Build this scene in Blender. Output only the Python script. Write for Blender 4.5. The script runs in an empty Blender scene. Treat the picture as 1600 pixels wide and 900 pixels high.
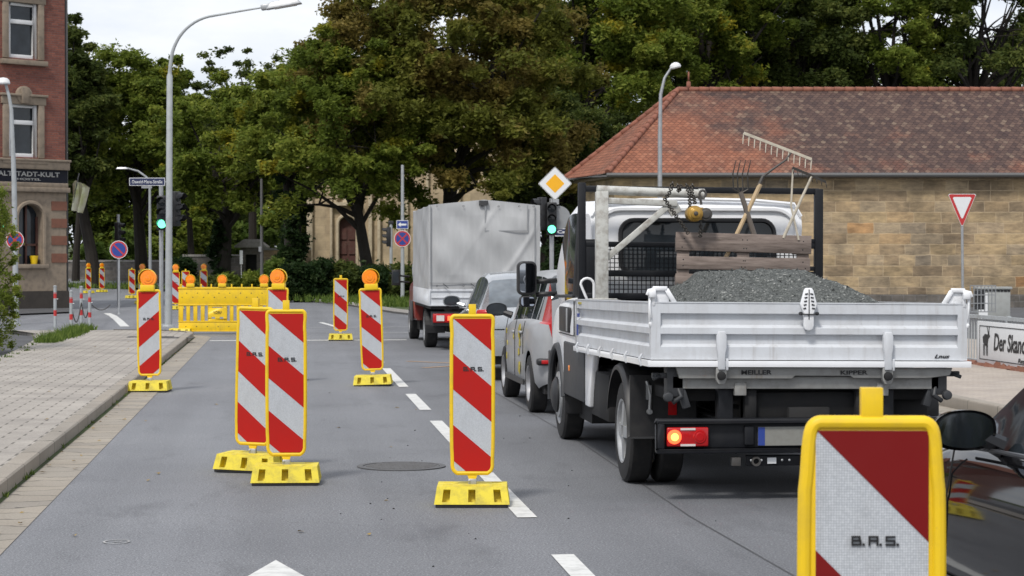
import bpy, bmesh, math, random
import numpy as np
from mathutils import Vector, Matrix
R = math.radians
sc = bpy.context.scene
col = sc.collection
random.seed(7)

# ------------------------------------------------------------------ camera, sky, sun, exposure
F = 3300.0                                     # focal length in pixels of a 1600 px wide frame
TH = math.atan(355 / F)                        # camera yaw to the right of the road's direction
CAM_H = 1.6
HZ = 408.0
cam_d = bpy.data.cameras.new("camera")
cam = bpy.data.objects.new("camera", cam_d)
col.objects.link(cam)
sc.camera = cam
cam.location = (0, 0, CAM_H)
cam.rotation_euler = (R(90) - math.atan(42 / F), 0, -TH)
cam_d.sensor_width = 36
cam_d.lens = F / 1600 * 36
cam_d.clip_start = 0.1
cam_d.clip_end = 5000
cam_d.dof.use_dof = True
cam_d.dof.focus_distance = 13.0
cam_d.dof.aperture_fstop = 13.0

SUN_EL, SUN_AZ = R(52), R(-150)               # azimuth measured from +Y towards +X
world = bpy.data.worlds.new("World")
sc.world = world
world.use_nodes = True
wn, wl = world.node_tree.nodes, world.node_tree.links
wn.clear()
w_out = wn.new("ShaderNodeOutputWorld")
w_bg = wn.new("ShaderNodeBackground")
w_sky = wn.new("ShaderNodeTexSky")
w_sky.sky_type = 'NISHITA'
w_sky.sun_disc = False
w_sky.sun_elevation = SUN_EL
w_sky.sun_rotation = SUN_AZ
w_sky.altitude = 300
w_tc = wn.new("ShaderNodeTexCoord")
w_map = wn.new("ShaderNodeMapping")
w_map.inputs["Scale"].default_value = (1.0, 1.0, 3.0)
w_n = wn.new("ShaderNodeTexNoise")
w_n.inputs["Scale"].default_value = 4.5
w_n.inputs["Detail"].default_value = 7
w_n.inputs["Roughness"].default_value = 0.55
w_r = wn.new("ShaderNodeValToRGB")              # cloud brightness
w_r.color_ramp.elements[0].position = 0.34
w_r.color_ramp.elements[0].color = (6.1, 6.8, 8.0, 1)
w_r.color_ramp.elements[1].position = 0.60
w_r.color_ramp.elements[1].color = (9.9, 10.0, 10.3, 1)
w_m = wn.new("ShaderNodeMixRGB")
w_m.inputs[0].default_value = 0.88              # thin overcast over a blue sky
wl.new(w_tc.outputs["Generated"], w_map.inputs["Vector"])
wl.new(w_map.outputs[0], w_n.inputs["Vector"])
wl.new(w_n.outputs["Fac"], w_r.inputs["Fac"])
wl.new(w_sky.outputs[0], w_m.inputs[1])
wl.new(w_r.outputs[0], w_m.inputs[2])
wl.new(w_m.outputs[0], w_bg.inputs["Color"])
w_bg.inputs["Strength"].default_value = 0.1
wl.new(w_bg.outputs[0], w_out.inputs["Surface"])

sun_d = bpy.data.lights.new("sun", 'SUN')
sun_d.energy = 2.5
sun_d.angle = R(10)
sun_d.color = (1.0, 0.96, 0.9)
sun = bpy.data.objects.new("sun", sun_d)
col.objects.link(sun)
sdir = Vector((math.sin(SUN_AZ) * math.cos(SUN_EL), math.cos(SUN_AZ) * math.cos(SUN_EL), math.sin(SUN_EL)))
sun.rotation_euler = sdir.to_track_quat('Z', 'Y').to_euler()
sun.location = (0, -20, 60)

sc.view_settings.view_transform = 'Standard'
sc.view_settings.look = 'None'
sc.view_settings.exposure = 0.14
sc.view_settings.gamma = 1
sc.view_settings.use_curve_mapping = False
sc.cycles.max_bounces = 6
sc.cycles.transparent_max_bounces = 8

# ------------------------------------------------------------------ placing things
CF = Vector((math.sin(TH), math.cos(TH), 0))
CR = Vector((math.cos(TH), -math.sin(TH), 0))

def CW(xc, Z, h=0.0):                          # camera-aligned ground frame -> world
    p = CF * Z + CR * xc
    return Vector((p.x, p.y, h))

def G(px, s, h=0.0):                           # photo column + metres-to-pixels scale -> world
    Z = F / s
    return CW((px - 800) / F * Z, Z, h)

def H(py, s):
    return CAM_H - (py - HZ) / s

def elev(x, y):                                # ground height: flat, rising gently far off
    t = min(1, max(0, (y - 116) / 45.0))
    t2 = min(1, max(0, (y - 150) / 120.0))
    return 1.0 * t * t * (3 - 2 * t) + 2.5 * t2

# ------------------------------------------------------------------ tags
def tag(o, label=None, cat=None, group=None, kind=None):
    if label: o["label"] = label
    if cat: o["category"] = cat
    if group: o["group"] = group
    if kind: o["kind"] = kind
    return o

def thing(name, label, cat, loc=(0, 0, 0), rz=0.0, group=None):
    o = bpy.data.objects.new(name, None)
    o.empty_display_size = 0.2
    col.objects.link(o)
    o.location = loc
    o.rotation_euler = (0, 0, rz)
    return tag(o, label, cat, group)

def copy_tree(o, parent=None):
    c = o.copy()
    col.objects.link(c)
    c.parent = parent
    for ch in list(o.children):
        copy_tree(ch, c)
    return c

def dup(root, loc, rz, label, group=None):
    c = copy_tree(root)
    c.location = loc
    c.rotation_euler = (0, 0, rz)
    c["label"] = label
    if group: c["group"] = group
    return c

# ------------------------------------------------------------------ materials
def new_mat(name):
    m = bpy.data.materials.new(name)
    m.use_nodes = True
    nt = m.node_tree
    b = nt.nodes["Principled BSDF"]
    return m, nt, b

def c4(c): return (c[0], c[1], c[2], 1)

def obj_coord(nt, scale=(1, 1, 1), kind="Object"):
    tc = nt.nodes.new("ShaderNodeTexCoord")
    mp = nt.nodes.new("ShaderNodeMapping")
    mp.inputs["Scale"].default_value = scale
    nt.links.new(tc.outputs[kind], mp.inputs["Vector"])
    return mp.outputs[0]

def noise(nt, vec, scale, detail=4, rough=0.6):
    n = nt.nodes.new("ShaderNodeTexNoise")
    n.inputs["Scale"].default_value = scale
    n.inputs["Detail"].default_value = detail
    n.inputs["Roughness"].default_value = rough
    nt.links.new(vec, n.inputs["Vector"])
    return n.outputs["Fac"]

def ramp(nt, fac, stops):
    r = nt.nodes.new("ShaderNodeValToRGB")
    e = r.color_ramp.elements
    e[0].position, e[0].color = stops[0][0], c4(stops[0][1])
    e[1].position, e[1].color = stops[-1][0], c4(stops[-1][1])
    for p, c in stops[1:-1]:
        x = e.new(p)
        x.color = c4(c)
    nt.links.new(fac, r.inputs["Fac"])
    return r.outputs["Color"]

def mix(nt, fac, a, b, mode='MIX'):
    m = nt.nodes.new("ShaderNodeMixRGB")
    m.blend_type = mode
    for i, v in ((0, fac), (1, a), (2, b)):
        if isinstance(v, (int, float)): m.inputs[i].default_value = v
        elif isinstance(v, tuple): m.inputs[i].default_value = c4(v)
        else: nt.links.new(v, m.inputs[i])
    return m.outputs[0]

def bump(nt, b, height, strength=0.3, dist=0.01):
    n = nt.nodes.new("ShaderNodeBump")
    n.inputs["Strength"].default_value = strength
    n.inputs["Distance"].default_value = dist
    nt.links.new(height, n.inputs["Height"])
    nt.links.new(n.outputs[0], b.inputs["Normal"])

def paint(name, c, rough=0.4, metal=0.0, dirt=0.25, scale=6.0, coat=0.0, dirt_c=(0.12, 0.10, 0.08), spec=None, bmp=0.0, streak=0.0):
    """coloured surface with patchy dirt and uneven gloss"""
    m, nt, b = new_mat(name)
    v = obj_coord(nt)
    f = noise(nt, v, scale, 6, 0.65)
    f2 = ramp(nt, f, [(0.45, (0, 0, 0)), (0.75, (1, 1, 1))])
    mul = nt.nodes.new("ShaderNodeMath")
    mul.operation = 'MULTIPLY'
    mul.inputs[1].default_value = dirt
    nt.links.new(f2, mul.inputs[0])
    cc = mix(nt, mul.outputs[0], c, dirt_c)
    if streak:
        s1 = noise(nt, obj_coord(nt, (14, 14, 1.1)), 1.6, 5, 0.65)
        s2 = noise(nt, v, 2.1, 3, 0.5)
        sm = nt.nodes.new("ShaderNodeMath"); sm.operation = 'MULTIPLY'
        nt.links.new(ramp(nt, s1, [(0.52, (0, 0, 0)), (0.72, (streak, streak, streak))]), sm.inputs[0])
        nt.links.new(ramp(nt, s2, [(0.42, (0, 0, 0)), (0.6, (1, 1, 1))]), sm.inputs[1])
        cc = mix(nt, sm.outputs[0], cc, (0.20, 0.15, 0.11))
        s3 = ramp(nt, noise(nt, v, 38, 3, 0.8), [(0.70, (0, 0, 0)), (0.74, (streak, streak, streak))])
        cc = mix(nt, s3, cc, (0.16, 0.13, 0.11))
    nt.links.new(cc, b.inputs["Base Color"])
    ra = nt.nodes.new("ShaderNodeMath")
    ra.operation = 'MULTIPLY_ADD'
    ra.inputs[1].default_value = 0.25
    ra.inputs[2].default_value = rough - 0.1
    nt.links.new(f, ra.inputs[0])
    nt.links.new(ra.outputs[0], b.inputs["Roughness"])
    b.inputs["Metallic"].default_value = metal
    if coat:
        b.inputs["Coat Weight"].default_value = coat
        b.inputs["Coat Roughness"].default_value = 0.05
    if spec is not None: b.inputs["Specular IOR Level"].default_value = spec
    if bmp: bump(nt, b, noise(nt, v, 40, 4), bmp, 0.004)
    return m

def emit(name, c, strength):
    m, nt, b = new_mat(name)
    b.inputs["Base Color"].default_value = c4(c)
    b.inputs["Emission Color"].default_value = c4(c)
    b.inputs["Emission Strength"].default_value = strength
    return m

M = {}
M['yellow'] = paint('yellow_plastic', (0.80, 0.53, 0.008), 0.42, dirt=0.25, scale=9, streak=0.22)
M['yellow_base'] = paint('yellow_recycled_plastic', (0.72, 0.58, 0.035), 0.6, dirt=0.5, scale=14, bmp=0.3)
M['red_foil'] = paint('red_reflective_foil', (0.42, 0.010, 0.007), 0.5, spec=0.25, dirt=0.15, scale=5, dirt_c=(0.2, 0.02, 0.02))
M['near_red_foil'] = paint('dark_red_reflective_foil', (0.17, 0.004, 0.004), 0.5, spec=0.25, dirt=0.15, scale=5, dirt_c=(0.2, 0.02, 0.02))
M['black'] = paint('black_plastic', (0.014, 0.014, 0.016), 0.45, dirt=0.35, dirt_c=(0.05, 0.048, 0.045))
M['black_steel'] = paint('black_painted_steel', (0.007, 0.008, 0.011), 0.5, dirt=0.25, dirt_c=(0.04, 0.04, 0.04), spec=0.3)
M['rubber'] = paint('tyre_rubber', (0.012, 0.012, 0.013), 0.8, dirt=0.6, dirt_c=(0.045, 0.042, 0.04), scale=12)
M['under'] = paint('underbody_dark', (0.01, 0.01, 0.011), 0.8, dirt=0.5, dirt_c=(0.03, 0.028, 0.026))
M['white_paint'] = paint('white_vehicle_paint', (0.80, 0.81, 0.83), 0.35, coat=0.1, dirt=0.14, scale=4, dirt_c=(0.35, 0.32, 0.28))
M['bed_white'] = paint('white_steel_bed', (0.58, 0.60, 0.63), 0.42, dirt=0.35, scale=5, dirt_c=(0.28, 0.26, 0.24), streak=0.3)
M['bed_grey'] = paint('dirty_grey_steel', (0.27, 0.27, 0.26), 0.5, dirt=0.5, scale=9, dirt_c=(0.1, 0.09, 0.08), streak=0.6)
M['chipped'] = paint('chipped_white_steel', (0.50, 0.50, 0.47), 0.5, dirt=0.75, scale=16, dirt_c=(0.12, 0.08, 0.05))
M['silver_steel'] = paint('galvanised_steel', (0.42, 0.43, 0.44), 0.42, metal=0.6, dirt=0.3, scale=9)
M['grey_pole'] = paint('grey_painted_pole', (0.36, 0.38, 0.39), 0.5, dirt=0.4, scale=5, dirt_c=(0.14, 0.14, 0.13))
M['dark_pole'] = paint('dark_grey_pole', (0.10, 0.10, 0.10), 0.55, dirt=0.3)
M['chrome'] = paint('worn_chrome', (0.6, 0.6, 0.6), 0.22, metal=1.0, dirt=0.2)
M['alu'] = paint('alloy_rim', (0.42, 0.42, 0.43), 0.35, metal=0.7, dirt=0.5, dirt_c=(0.08, 0.07, 0.06))
M['silver_car'] = paint('silver_metallic_paint', (0.42, 0.44, 0.46), 0.26, metal=0.6, coat=0.7, dirt=0.12)
M['grey_car'] = paint('grey_metallic_paint', (0.34, 0.345, 0.355), 0.42, metal=0.25, coat=0.15, dirt=0.12, dirt_c=(0.2, 0.2, 0.2))
M['black_car'], _nt, _b = new_mat('black_glossy_paint')
_nt.links.new(ramp(_nt, noise(_nt, obj_coord(_nt), 3, 4), [(0.4, (0.003, 0.003, 0.004)), (0.8, (0.010, 0.010, 0.011))]), _b.inputs['Base Color'])
_b.inputs['Roughness'].default_value = 0.045
_b.inputs['Specular IOR Level'].default_value = 0.42
M['slate'] = paint('dark_slate', (0.035, 0.035, 0.04), 0.8, dirt=0.4)
M['red_paint'] = paint('dark_red_paint', (0.20, 0.025, 0.02), 0.3, coat=0.5, dirt=0.3)
M['cladding'] = paint('dark_grey_cladding', (0.032, 0.034, 0.038), 0.5, dirt=0.3, dirt_c=(0.07, 0.065, 0.06))
M['lens_red'] = paint('red_lamp_lens', (0.42, 0.006, 0.008), 0.2, dirt=0.2, scale=20, coat=0.2, dirt_c=(0.3, 0.01, 0.01))
M['lens_clear'] = paint('clear_lamp_lens', (0.65, 0.6, 0.58), 0.15, dirt=0.3, coat=0.6)
M['lens_white'] = M['lens_clear']
M['orange'] = paint('orange_lamp_lens', (1.0, 0.28, 0.008), 0.2, dirt=0.45, scale=30, coat=0.6, dirt_c=(0.65, 0.10, 0.0))
M['manhole'] = paint('worn_manhole_iron', (0.115, 0.115, 0.12), 0.7, metal=0.2, dirt=0.5, scale=14, dirt_c=(0.07, 0.065, 0.06))
M['brake_on'] = emit('lit_brake_light', (1.0, 0.10, 0.03), 2.2)
M['brake_core'] = emit('lit_orange_red_bulb', (1.0, 0.28, 0.05), 5.0)
M['green_on'] = emit('lit_green_signal', (0.16, 1.0, 0.55), 2.2)
M['sign_blue'] = paint('sign_blue', (0.02, 0.05, 0.26), 0.4, dirt=0.2)
M['board_black'] = paint('blue_black_board', (0.008, 0.009, 0.016), 0.6, dirt=0.3, dirt_c=(0.03, 0.03, 0.03), spec=0.2)
M['sign_navy'] = paint('sign_navy', (0.012, 0.02, 0.075), 0.4, dirt=0.2)
M['sign_red'] = paint('sign_red', (0.48, 0.03, 0.03), 0.4, dirt=0.15)
M['sign_white'] = paint('sign_white', (0.72, 0.73, 0.74), 0.4, dirt=0.12, dirt_c=(0.4, 0.38, 0.35))
M['sign_amber'] = paint('sign_amber', (0.85, 0.42, 0.01), 0.4, dirt=0.1)
M['sign_back'] = paint('sign_back', (0.30, 0.31, 0.32), 0.5, metal=0.4)
M['ink'] = paint('black_lettering', (0.012, 0.012, 0.014), 0.5, dirt=0.1)
M['pale_ink'] = paint('pale_lettering', (0.30, 0.30, 0.29), 0.5, dirt=0.3)
M['cream_plastic'] = paint('white_window_frame', (0.72, 0.72, 0.72), 0.4, dirt=0.1)
M['conc'] = paint('concrete', (0.30, 0.285, 0.265), 0.9, dirt=0.5, scale=8, bmp=0.4)
M['cab_grey'] = paint('cabinet_grey', (0.33, 0.34, 0.33), 0.55, dirt=0.25)
M['chain'] = paint('dark_chain', (0.06, 0.055, 0.05), 0.5, metal=0.7)
M['brass'] = paint('yellow_hoist_paint', (0.42, 0.25, 0.05), 0.3, metal=0.3, dirt=0.6, scale=22, dirt_c=(0.08, 0.05, 0.02))
M['plate'] = paint('licence_plate', (0.22, 0.22, 0.20), 0.4, dirt=0.3, scale=25)
M['skin_yellow'] = paint('yellow_sticker', (0.42, 0.34, 0.03), 0.4, dirt=0.3, scale=15)

def foil_white():
    m, nt, b = new_mat('white_reflective_foil')
    v = obj_coord(nt)
    vo = nt.nodes.new("ShaderNodeTexVoronoi")
    vo.inputs["Scale"].default_value = 170
    vo.inputs["Randomness"].default_value = 0.15
    nt.links.new(v, vo.inputs["Vector"])
    c = ramp(nt, vo.outputs["Distance"], [(0.0, (0.74, 0.76, 0.79)), (0.45, (0.56, 0.58, 0.61)), (0.75, (0.34, 0.36, 0.39))])
    f = noise(nt, obj_coord(nt, (1, 1, .35)), 11, 6, 0.7)
    c2 = mix(nt, ramp(nt, f, [(0.5, (0, 0, 0)), (0.75, (0.28, 0.28, 0.28))]), c, (0.20, 0.19, 0.18))
    nt.links.new(c2, b.inputs["Base Color"])
    b.inputs["Roughness"].default_value = 0.35
    return m
M['white_foil'] = foil_white()
M['fallen'] = paint('dry_leaves', (0.28, 0.19, 0.05), 0.8, dirt=0.8, scale=3, dirt_c=(0.12, 0.07, 0.02))

def glass(name, c=(0.012, 0.015, 0.018), rough=0.04):
    m, nt, b = new_mat(name)
    v = obj_coord(nt)
    nt.links.new(ramp(nt, noise(nt, v, 2.5, 3), [(0.3, c), (0.8, (c[0] * 3, c[1] * 3, c[2] * 3))]), b.inputs["Base Color"])
    b.inputs["Roughness"].default_value = rough
    b.inputs["Specular IOR Level"].default_value = 0.45
    return m
M['glass'] = glass('dark_tinted_glass')
M['mirror'] = paint('mirror_glass', (0.42, 0.44, 0.47), 0.05, metal=1.0, dirt=0.0)
for _l in list(M['mirror'].node_tree.nodes['Principled BSDF'].inputs['Roughness'].links): M['mirror'].node_tree.links.remove(_l)
M['mirror'].node_tree.nodes['Principled BSDF'].inputs['Roughness'].default_value = 0.015
M['rear_glass'] = glass('light_rear_glass', (0.08, 0.09, 0.10))

def asphalt():
    m, nt, b = new_mat('worn_asphalt')
    v = obj_coord(nt)
    fine = noise(nt, v, 85, 3, 0.75)
    mid = noise(nt, v, 30, 4, 0.7)
    big = noise(nt, v, 0.35, 5, 0.6)
    c = ramp(nt, fine, [(0.30, (0.035, 0.037, 0.042)), (0.46, (0.110, 0.114, 0.124)), (0.56, (0.175, 0.180, 0.192)), (0.68, (0.42, 0.42, 0.42))])
    c = mix(nt, 0.35, c, ramp(nt, mid, [(0.35, (0.085, 0.088, 0.097)), (0.65, (0.185, 0.190, 0.203))]))
    # long polished wheel tracks along the driving direction
    vt = obj_coord(nt, (0.9, 0.02, 1))
    tr = noise(nt, vt, 1.3, 3, 0.5)
    c = mix(nt, 0.5, c, ramp(nt, tr, [(0.35, (0.55, 0.55, 0.55)), (0.65, (1, 1, 1))]), 'MULTIPLY')
    c = mix(nt, 0.45, c, ramp(nt, big, [(0.35, (0.62, 0.62, 0.64)), (0.65, (1, 1, 1))]), 'MULTIPLY')
    # fine cracks
    vo = nt.nodes.new("ShaderNodeTexVoronoi")
    vo.feature = 'DISTANCE_TO_EDGE'
    vo.inputs["Scale"].default_value = 0.22
    wv = nt.nodes.new("ShaderNodeVectorMath")
    wv.operation = 'ADD'
    nz = nt.nodes.new("ShaderNodeTexNoise")
    nz.inputs["Scale"].default_value = 1.6
    nz.inputs["Detail"].default_value = 5
    nt.links.new(v, nz.inputs["Vector"])
    nt.links.new(v, wv.inputs[0])
    nt.links.new(nz.outputs["Color"], wv.inputs[1])
    nt.links.new(wv.outputs[0], vo.inputs["Vector"])
    cr = ramp(nt, vo.outputs["Distance"], [(0.0, (0.45, 0.45, 0.45)), (0.0035, (1, 1, 1))])
    c = mix(nt, 0.22, c, cr, 'MULTIPLY')
    # the lane kept for traffic (right) is smoother and darker, the closed lane paler and coarser
    sp_ = nt.nodes.new("ShaderNodeSeparateXYZ"); nt.links.new(v, sp_.inputs[0])
    mr_ = nt.nodes.new("ShaderNodeMapRange"); mr_.inputs["From Min"].default_value = 1.2; mr_.inputs["From Max"].default_value = 3.2
    mr_.inputs["To Min"].default_value = 1.38; mr_.inputs["To Max"].default_value = 1.06
    nt.links.new(sp_.outputs[0], mr_.inputs["Value"])
    cg = nt.nodes.new("ShaderNodeCombineXYZ")
    for i_ in range(3): nt.links.new(mr_.outputs[0], cg.inputs[i_])
    c = mix(nt, 1.0, c, cg.outputs[0], 'MULTIPLY')
    # oil drips and old patches
    sm = noise(nt, obj_coord(nt, (1.0, 0.35, 1)), 1.5, 6, 0.7)
    c = mix(nt, 0.8, c, ramp(nt, sm, [(0.3, (0.66, 0.66, 0.67)), (0.45, (1, 1, 1)), (0.62, (1.0, 1.0, 1.0)), (0.75, (1.22, 1.22, 1.2))]), 'MULTIPLY')
    nt.links.new(c, b.inputs["Base Color"])
    b.inputs["Roughness"].default_value = 0.78
    bump(nt, b, fine, 0.35, 0.004)
    return m
M['asphalt'] = asphalt()

def far_asphalt():
    m, nt, b = new_mat('old_asphalt')
    v = obj_coord(nt)
    c = ramp(nt, noise(nt, v, 40, 5, 0.7), [(0.3, (0.045, 0.046, 0.05)), (0.7, (0.12, 0.12, 0.125))])
    c = mix(nt, 0.6, c, ramp(nt, noise(nt, v, 0.8, 5), [(0.35, (0.5, 0.5, 0.5)), (0.65, (1, 1, 1))]), 'MULTIPLY')
    nt.links.new(c, b.inputs["Base Color"])
    b.inputs["Roughness"].default_value = 0.85
    return m
M['old_asphalt'] = far_asphalt()

def bricks(name, c1, c2, mortar, bw, bh, ms=0.02, kind="Object", scale=1.0, off=0.5, bias=0.0, extra=None, rough=0.9, axes='xz', bstr=0.5, nvar=None, ms_px=None):
    """brick texture on the plane given by axes (object coordinates in metres)"""
    m, nt, b = new_mat(name)
    tc = nt.nodes.new("ShaderNodeTexCoord")
    sep = nt.nodes.new("ShaderNodeSeparateXYZ")
    nt.links.new(tc.outputs[kind], sep.inputs[0])
    cmb = nt.nodes.new("ShaderNodeCombineXYZ")
    ix = {'x': 0, 'y': 1, 'z': 2}
    if kind == "UV":
        nt.links.new(sep.outputs[0], cmb.inputs[0]); nt.links.new(sep.outputs[1], cmb.inputs[1])
    else:
        nt.links.new(sep.outputs[ix[axes[0]]], cmb.inputs[0]); nt.links.new(sep.outputs[ix[axes[1]]], cmb.inputs[1])
    t = nt.nodes.new("ShaderNodeTexBrick")
    t.offset = off
    t.inputs["Scale"].default_value = 1.0
    t.inputs["Brick Width"].default_value = bw
    t.inputs["Row Height"].default_value = bh
    t.inputs["Mortar Size"].default_value = ms
    t.inputs["Mortar Smooth"].default_value = 0.3
    t.inputs["Bias"].default_value = bias
    t.inputs["Color1"].default_value = c4(c1)
    t.inputs["Color2"].default_value = c4(c2)
    t.inputs["Mortar"].default_value = c4(mortar)
    # wobble the joints a little
    nz = nt.nodes.new("ShaderNodeTexNoise")
    nz.inputs["Scale"].default_value = 3.0
    nt.links.new(cmb.outputs[0], nz.inputs["Vector"])
    ad = nt.nodes.new("ShaderNodeVectorMath"); ad.operation = 'MULTIPLY_ADD'
    ad.inputs[1].default_value = (bh * 0.12, bh * 0.12, 0)
    nt.links.new(nz.outputs["Color"], ad.inputs[0]); nt.links.new(cmb.outputs[0], ad.inputs[2])
    nt.links.new(ad.outputs[0], t.inputs["Vector"])
    c = t.outputs["Color"]
    if extra: c = extra(nt, c, cmb.outputs[0])
    nt.links.new(c, b.inputs["Base Color"])
    b.inputs["Roughness"].default_value = rough
    inv = nt.nodes.new("ShaderNodeMath"); inv.operation = 'SUBTRACT'; inv.inputs[0].default_value = 1
    nt.links.new(t.outputs["Fac"], inv.inputs[1])
    h = mix(nt, 0.35, inv.outputs[0], noise(nt, cmb.outputs[0], 18, 4))
    bump(nt, b, h, bstr, 0.02)
    return m

def stone_extra(nt, c, v):
    # rust, soot and pale blotches the size of one or two blocks
    c = mix(nt, 0.75, c, ramp(nt, noise(nt, v, 0.9, 5, 0.6), [(0.3, (0.50, 0.47, 0.45)), (0.5, (0.95, 0.92, 0.9)), (0.7, (1.25, 1.15, 1.0))]), 'MULTIPLY')
    c = mix(nt, 0.8, c, ramp(nt, noise(nt, v, 6, 6, 0.7), [(0.3, (0.6, 0.58, 0.56)), (0.7, (1.15, 1.12, 1.1))]), 'MULTIPLY')
    f = ramp(nt, noise(nt, v, 0.55, 2, 0.4), [(0.60, (0, 0, 0)), (0.68, (0.55, 0.55, 0.55))])
    return mix(nt, f, c, (0.30, 0.15, 0.06))
def mnode(nt, op, a, b_=None, c=None):
    n = nt.nodes.new("ShaderNodeMath"); n.operation = op
    for i, v in enumerate((a, b_, c)):
        if v is None: continue
        if isinstance(v, (int, float)): n.inputs[i].default_value = v
        else: nt.links.new(v, n.inputs[i])
    return n.outputs[0]

def ashlar():
    """coursed blocks of uneven length, each with its own stone colour"""
    m, nt, b = new_mat('sandstone_ashlar')
    tc = nt.nodes.new("ShaderNodeTexCoord")
    nz = nt.nodes.new("ShaderNodeTexNoise"); nz.inputs["Scale"].default_value = 2.2; nz.inputs["Detail"].default_value = 3
    nt.links.new(tc.outputs["Object"], nz.inputs["Vector"])
    wv = nt.nodes.new("ShaderNodeVectorMath"); wv.operation = 'MULTIPLY_ADD'; wv.inputs[1].default_value = (.07, .07, .07)
    nt.links.new(nz.outputs["Color"], wv.inputs[0]); nt.links.new(tc.outputs["Object"], wv.inputs[2])
    sep = nt.nodes.new("ShaderNodeSeparateXYZ"); nt.links.new(wv.outputs[0], sep.inputs[0])
    x = mnode(nt, 'ADD', sep.outputs[0], sep.outputs[1])
    hh = 0.37
    vz = mnode(nt, 'DIVIDE', sep.outputs[2], hh)
    row = mnode(nt, 'FLOOR', vz); fv = mnode(nt, 'FRACT', vz)
    wn1 = nt.nodes.new("ShaderNodeTexWhiteNoise"); wn1.noise_dimensions = '1D'; nt.links.new(row, wn1.inputs["W"])
    wid = mnode(nt, 'MULTIPLY_ADD', wn1.outputs["Value"], 0.6, 0.55)
    u = mnode(nt, 'ADD', mnode(nt, 'DIVIDE', x, wid), mnode(nt, 'MULTIPLY', wn1.outputs["Value"], 13.7))
    cl = mnode(nt, 'FLOOR', u); fu = mnode(nt, 'FRACT', u)
    cb = nt.nodes.new("ShaderNodeCombineXYZ"); nt.links.new(cl, cb.inputs[0]); nt.links.new(row, cb.inputs[1])
    wn2 = nt.nodes.new("ShaderNodeTexWhiteNoise"); wn2.noise_dimensions = '2D'; nt.links.new(cb.outputs[0], wn2.inputs["Vector"])
    eu = mnode(nt, 'MULTIPLY', mnode(nt, 'MINIMUM', fu, mnode(nt, 'SUBTRACT', 1, fu)), wid)
    ev = mnode(nt, 'MULTIPLY', mnode(nt, 'MINIMUM', fv, mnode(nt, 'SUBTRACT', 1, fv)), hh)
    e = mnode(nt, 'MINIMUM', eu, ev)
    c = ramp(nt, wn2.outputs["Value"], [(0, (0.22, 0.185, 0.145)), (.2, (0.28, 0.235, 0.175)), (.42, (0.34, 0.285, 0.20)), (.6, (0.30, 0.265, 0.215)), (.78, (0.38, 0.32, 0.23)), (.9, (0.25, 0.23, 0.205)), (.985, (0.35, 0.285, 0.20)), (1, (0.35, 0.22, 0.12))])
    v = tc.outputs["Object"]
    st = nt.nodes.new("ShaderNodeMapping"); st.inputs["Scale"].default_value = (1, 1, 3.2); nt.links.new(v, st.inputs["Vector"])
    c = mix(nt, 0.85, c, ramp(nt, noise(nt, st.outputs[0], 2.4, 6, 0.7), [(0.3, (0.55, 0.52, 0.5)), (0.5, (1.0, 0.98, 0.96)), (0.7, (1.5, 1.42, 1.3))]), 'MULTIPLY')
    c = mix(nt, 0.7, c, ramp(nt, noise(nt, v, 0.5, 4, 0.6), [(0.40, (0.50, 0.49, 0.49)), (0.56, (1.2, 1.15, 1.08))]), 'MULTIPLY')
    mor = ramp(nt, e, [(0.006, (1, 1, 1)), (0.022, (0, 0, 0))])
    mor = mix(nt, 1.0, mor, ramp(nt, noise(nt, v, 1.3, 3), [(0.4, (0.1, 0.1, 0.1)), (0.62, (0.8, 0.8, 0.8))]), 'MULTIPLY')
    c = mix(nt, mor, c, (0.44, 0.37, 0.28))
    c = mix(nt, 1.0, c, (1.12, 1.03, 0.88), 'MULTIPLY')
    nt.links.new(c, b.inputs["Base Color"])
    b.inputs["Roughness"].default_value = 0.92
    h = mix(nt, 0.5, ramp(nt, e, [(0.0, (0, 0, 0)), (0.03, (1, 1, 1))]), noise(nt, v, 14, 5, 0.7))
    bump(nt, b, h, 0.5, 0.025)
    return m
M['sandstone'] = ashlar()
def plain_stone(nt, c, v):
    return mix(nt, 0.7, c, ramp(nt, noise(nt, v, 1.6, 6, 0.65), [(0.3, (0.55, 0.52, 0.5)), (0.7, (1.15, 1.1, 1.05))]), 'MULTIPLY')
M['church'] = bricks('pale_church_sandstone', (0.54, 0.44, 0.29), (0.43, 0.35, 0.24), (0.38, 0.31, 0.22), 0.9, 0.45, 0.008, extra=plain_stone)
M['trim'] = paint('weathered_sandstone_trim', (0.27, 0.215, 0.16), 0.9, dirt=0.6, scale=5, dirt_c=(0.10, 0.085, 0.07), bmp=0.5)
M['church_trim'] = paint('pale_sandstone_trim', (0.56, 0.47, 0.33), 0.9, dirt=0.5, scale=4, dirt_c=(0.2, 0.15, 0.10))
M['red_stone'] = paint('red_sandstone', (0.20, 0.085, 0.055), 0.9, dirt=0.5, scale=7, dirt_c=(0.10, 0.06, 0.045))
M['plinth'] = paint('dark_plinth', (0.05, 0.042, 0.036), 0.9, dirt=0.5, scale=4, dirt_c=(0.02, 0.018, 0.016))  # base course, much darker than the stone above it
def brick_extra(nt, c, v):
    return mix(nt, 0.6, c, ramp(nt, noise(nt, v, 14, 5, 0.7), [(0.3, (0.5, 0.5, 0.5)), (0.7, (1.2, 1.2, 1.2))]), 'MULTIPLY')
M['brick'] = bricks('red_brick', (0.27, 0.092, 0.062), (0.17, 0.058, 0.044), (0.15, 0.10, 0.085), 0.25, 0.075, 0.008, extra=brick_extra)
def rubble_extra(nt, c, v):
    return mix(nt, 0.8, c, ramp(nt, noise(nt, v, 3, 5, 0.7), [(0.3, (0.5, 0.5, 0.5)), (0.7, (1.3, 1.3, 1.3))]), 'MULTIPLY')
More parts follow.
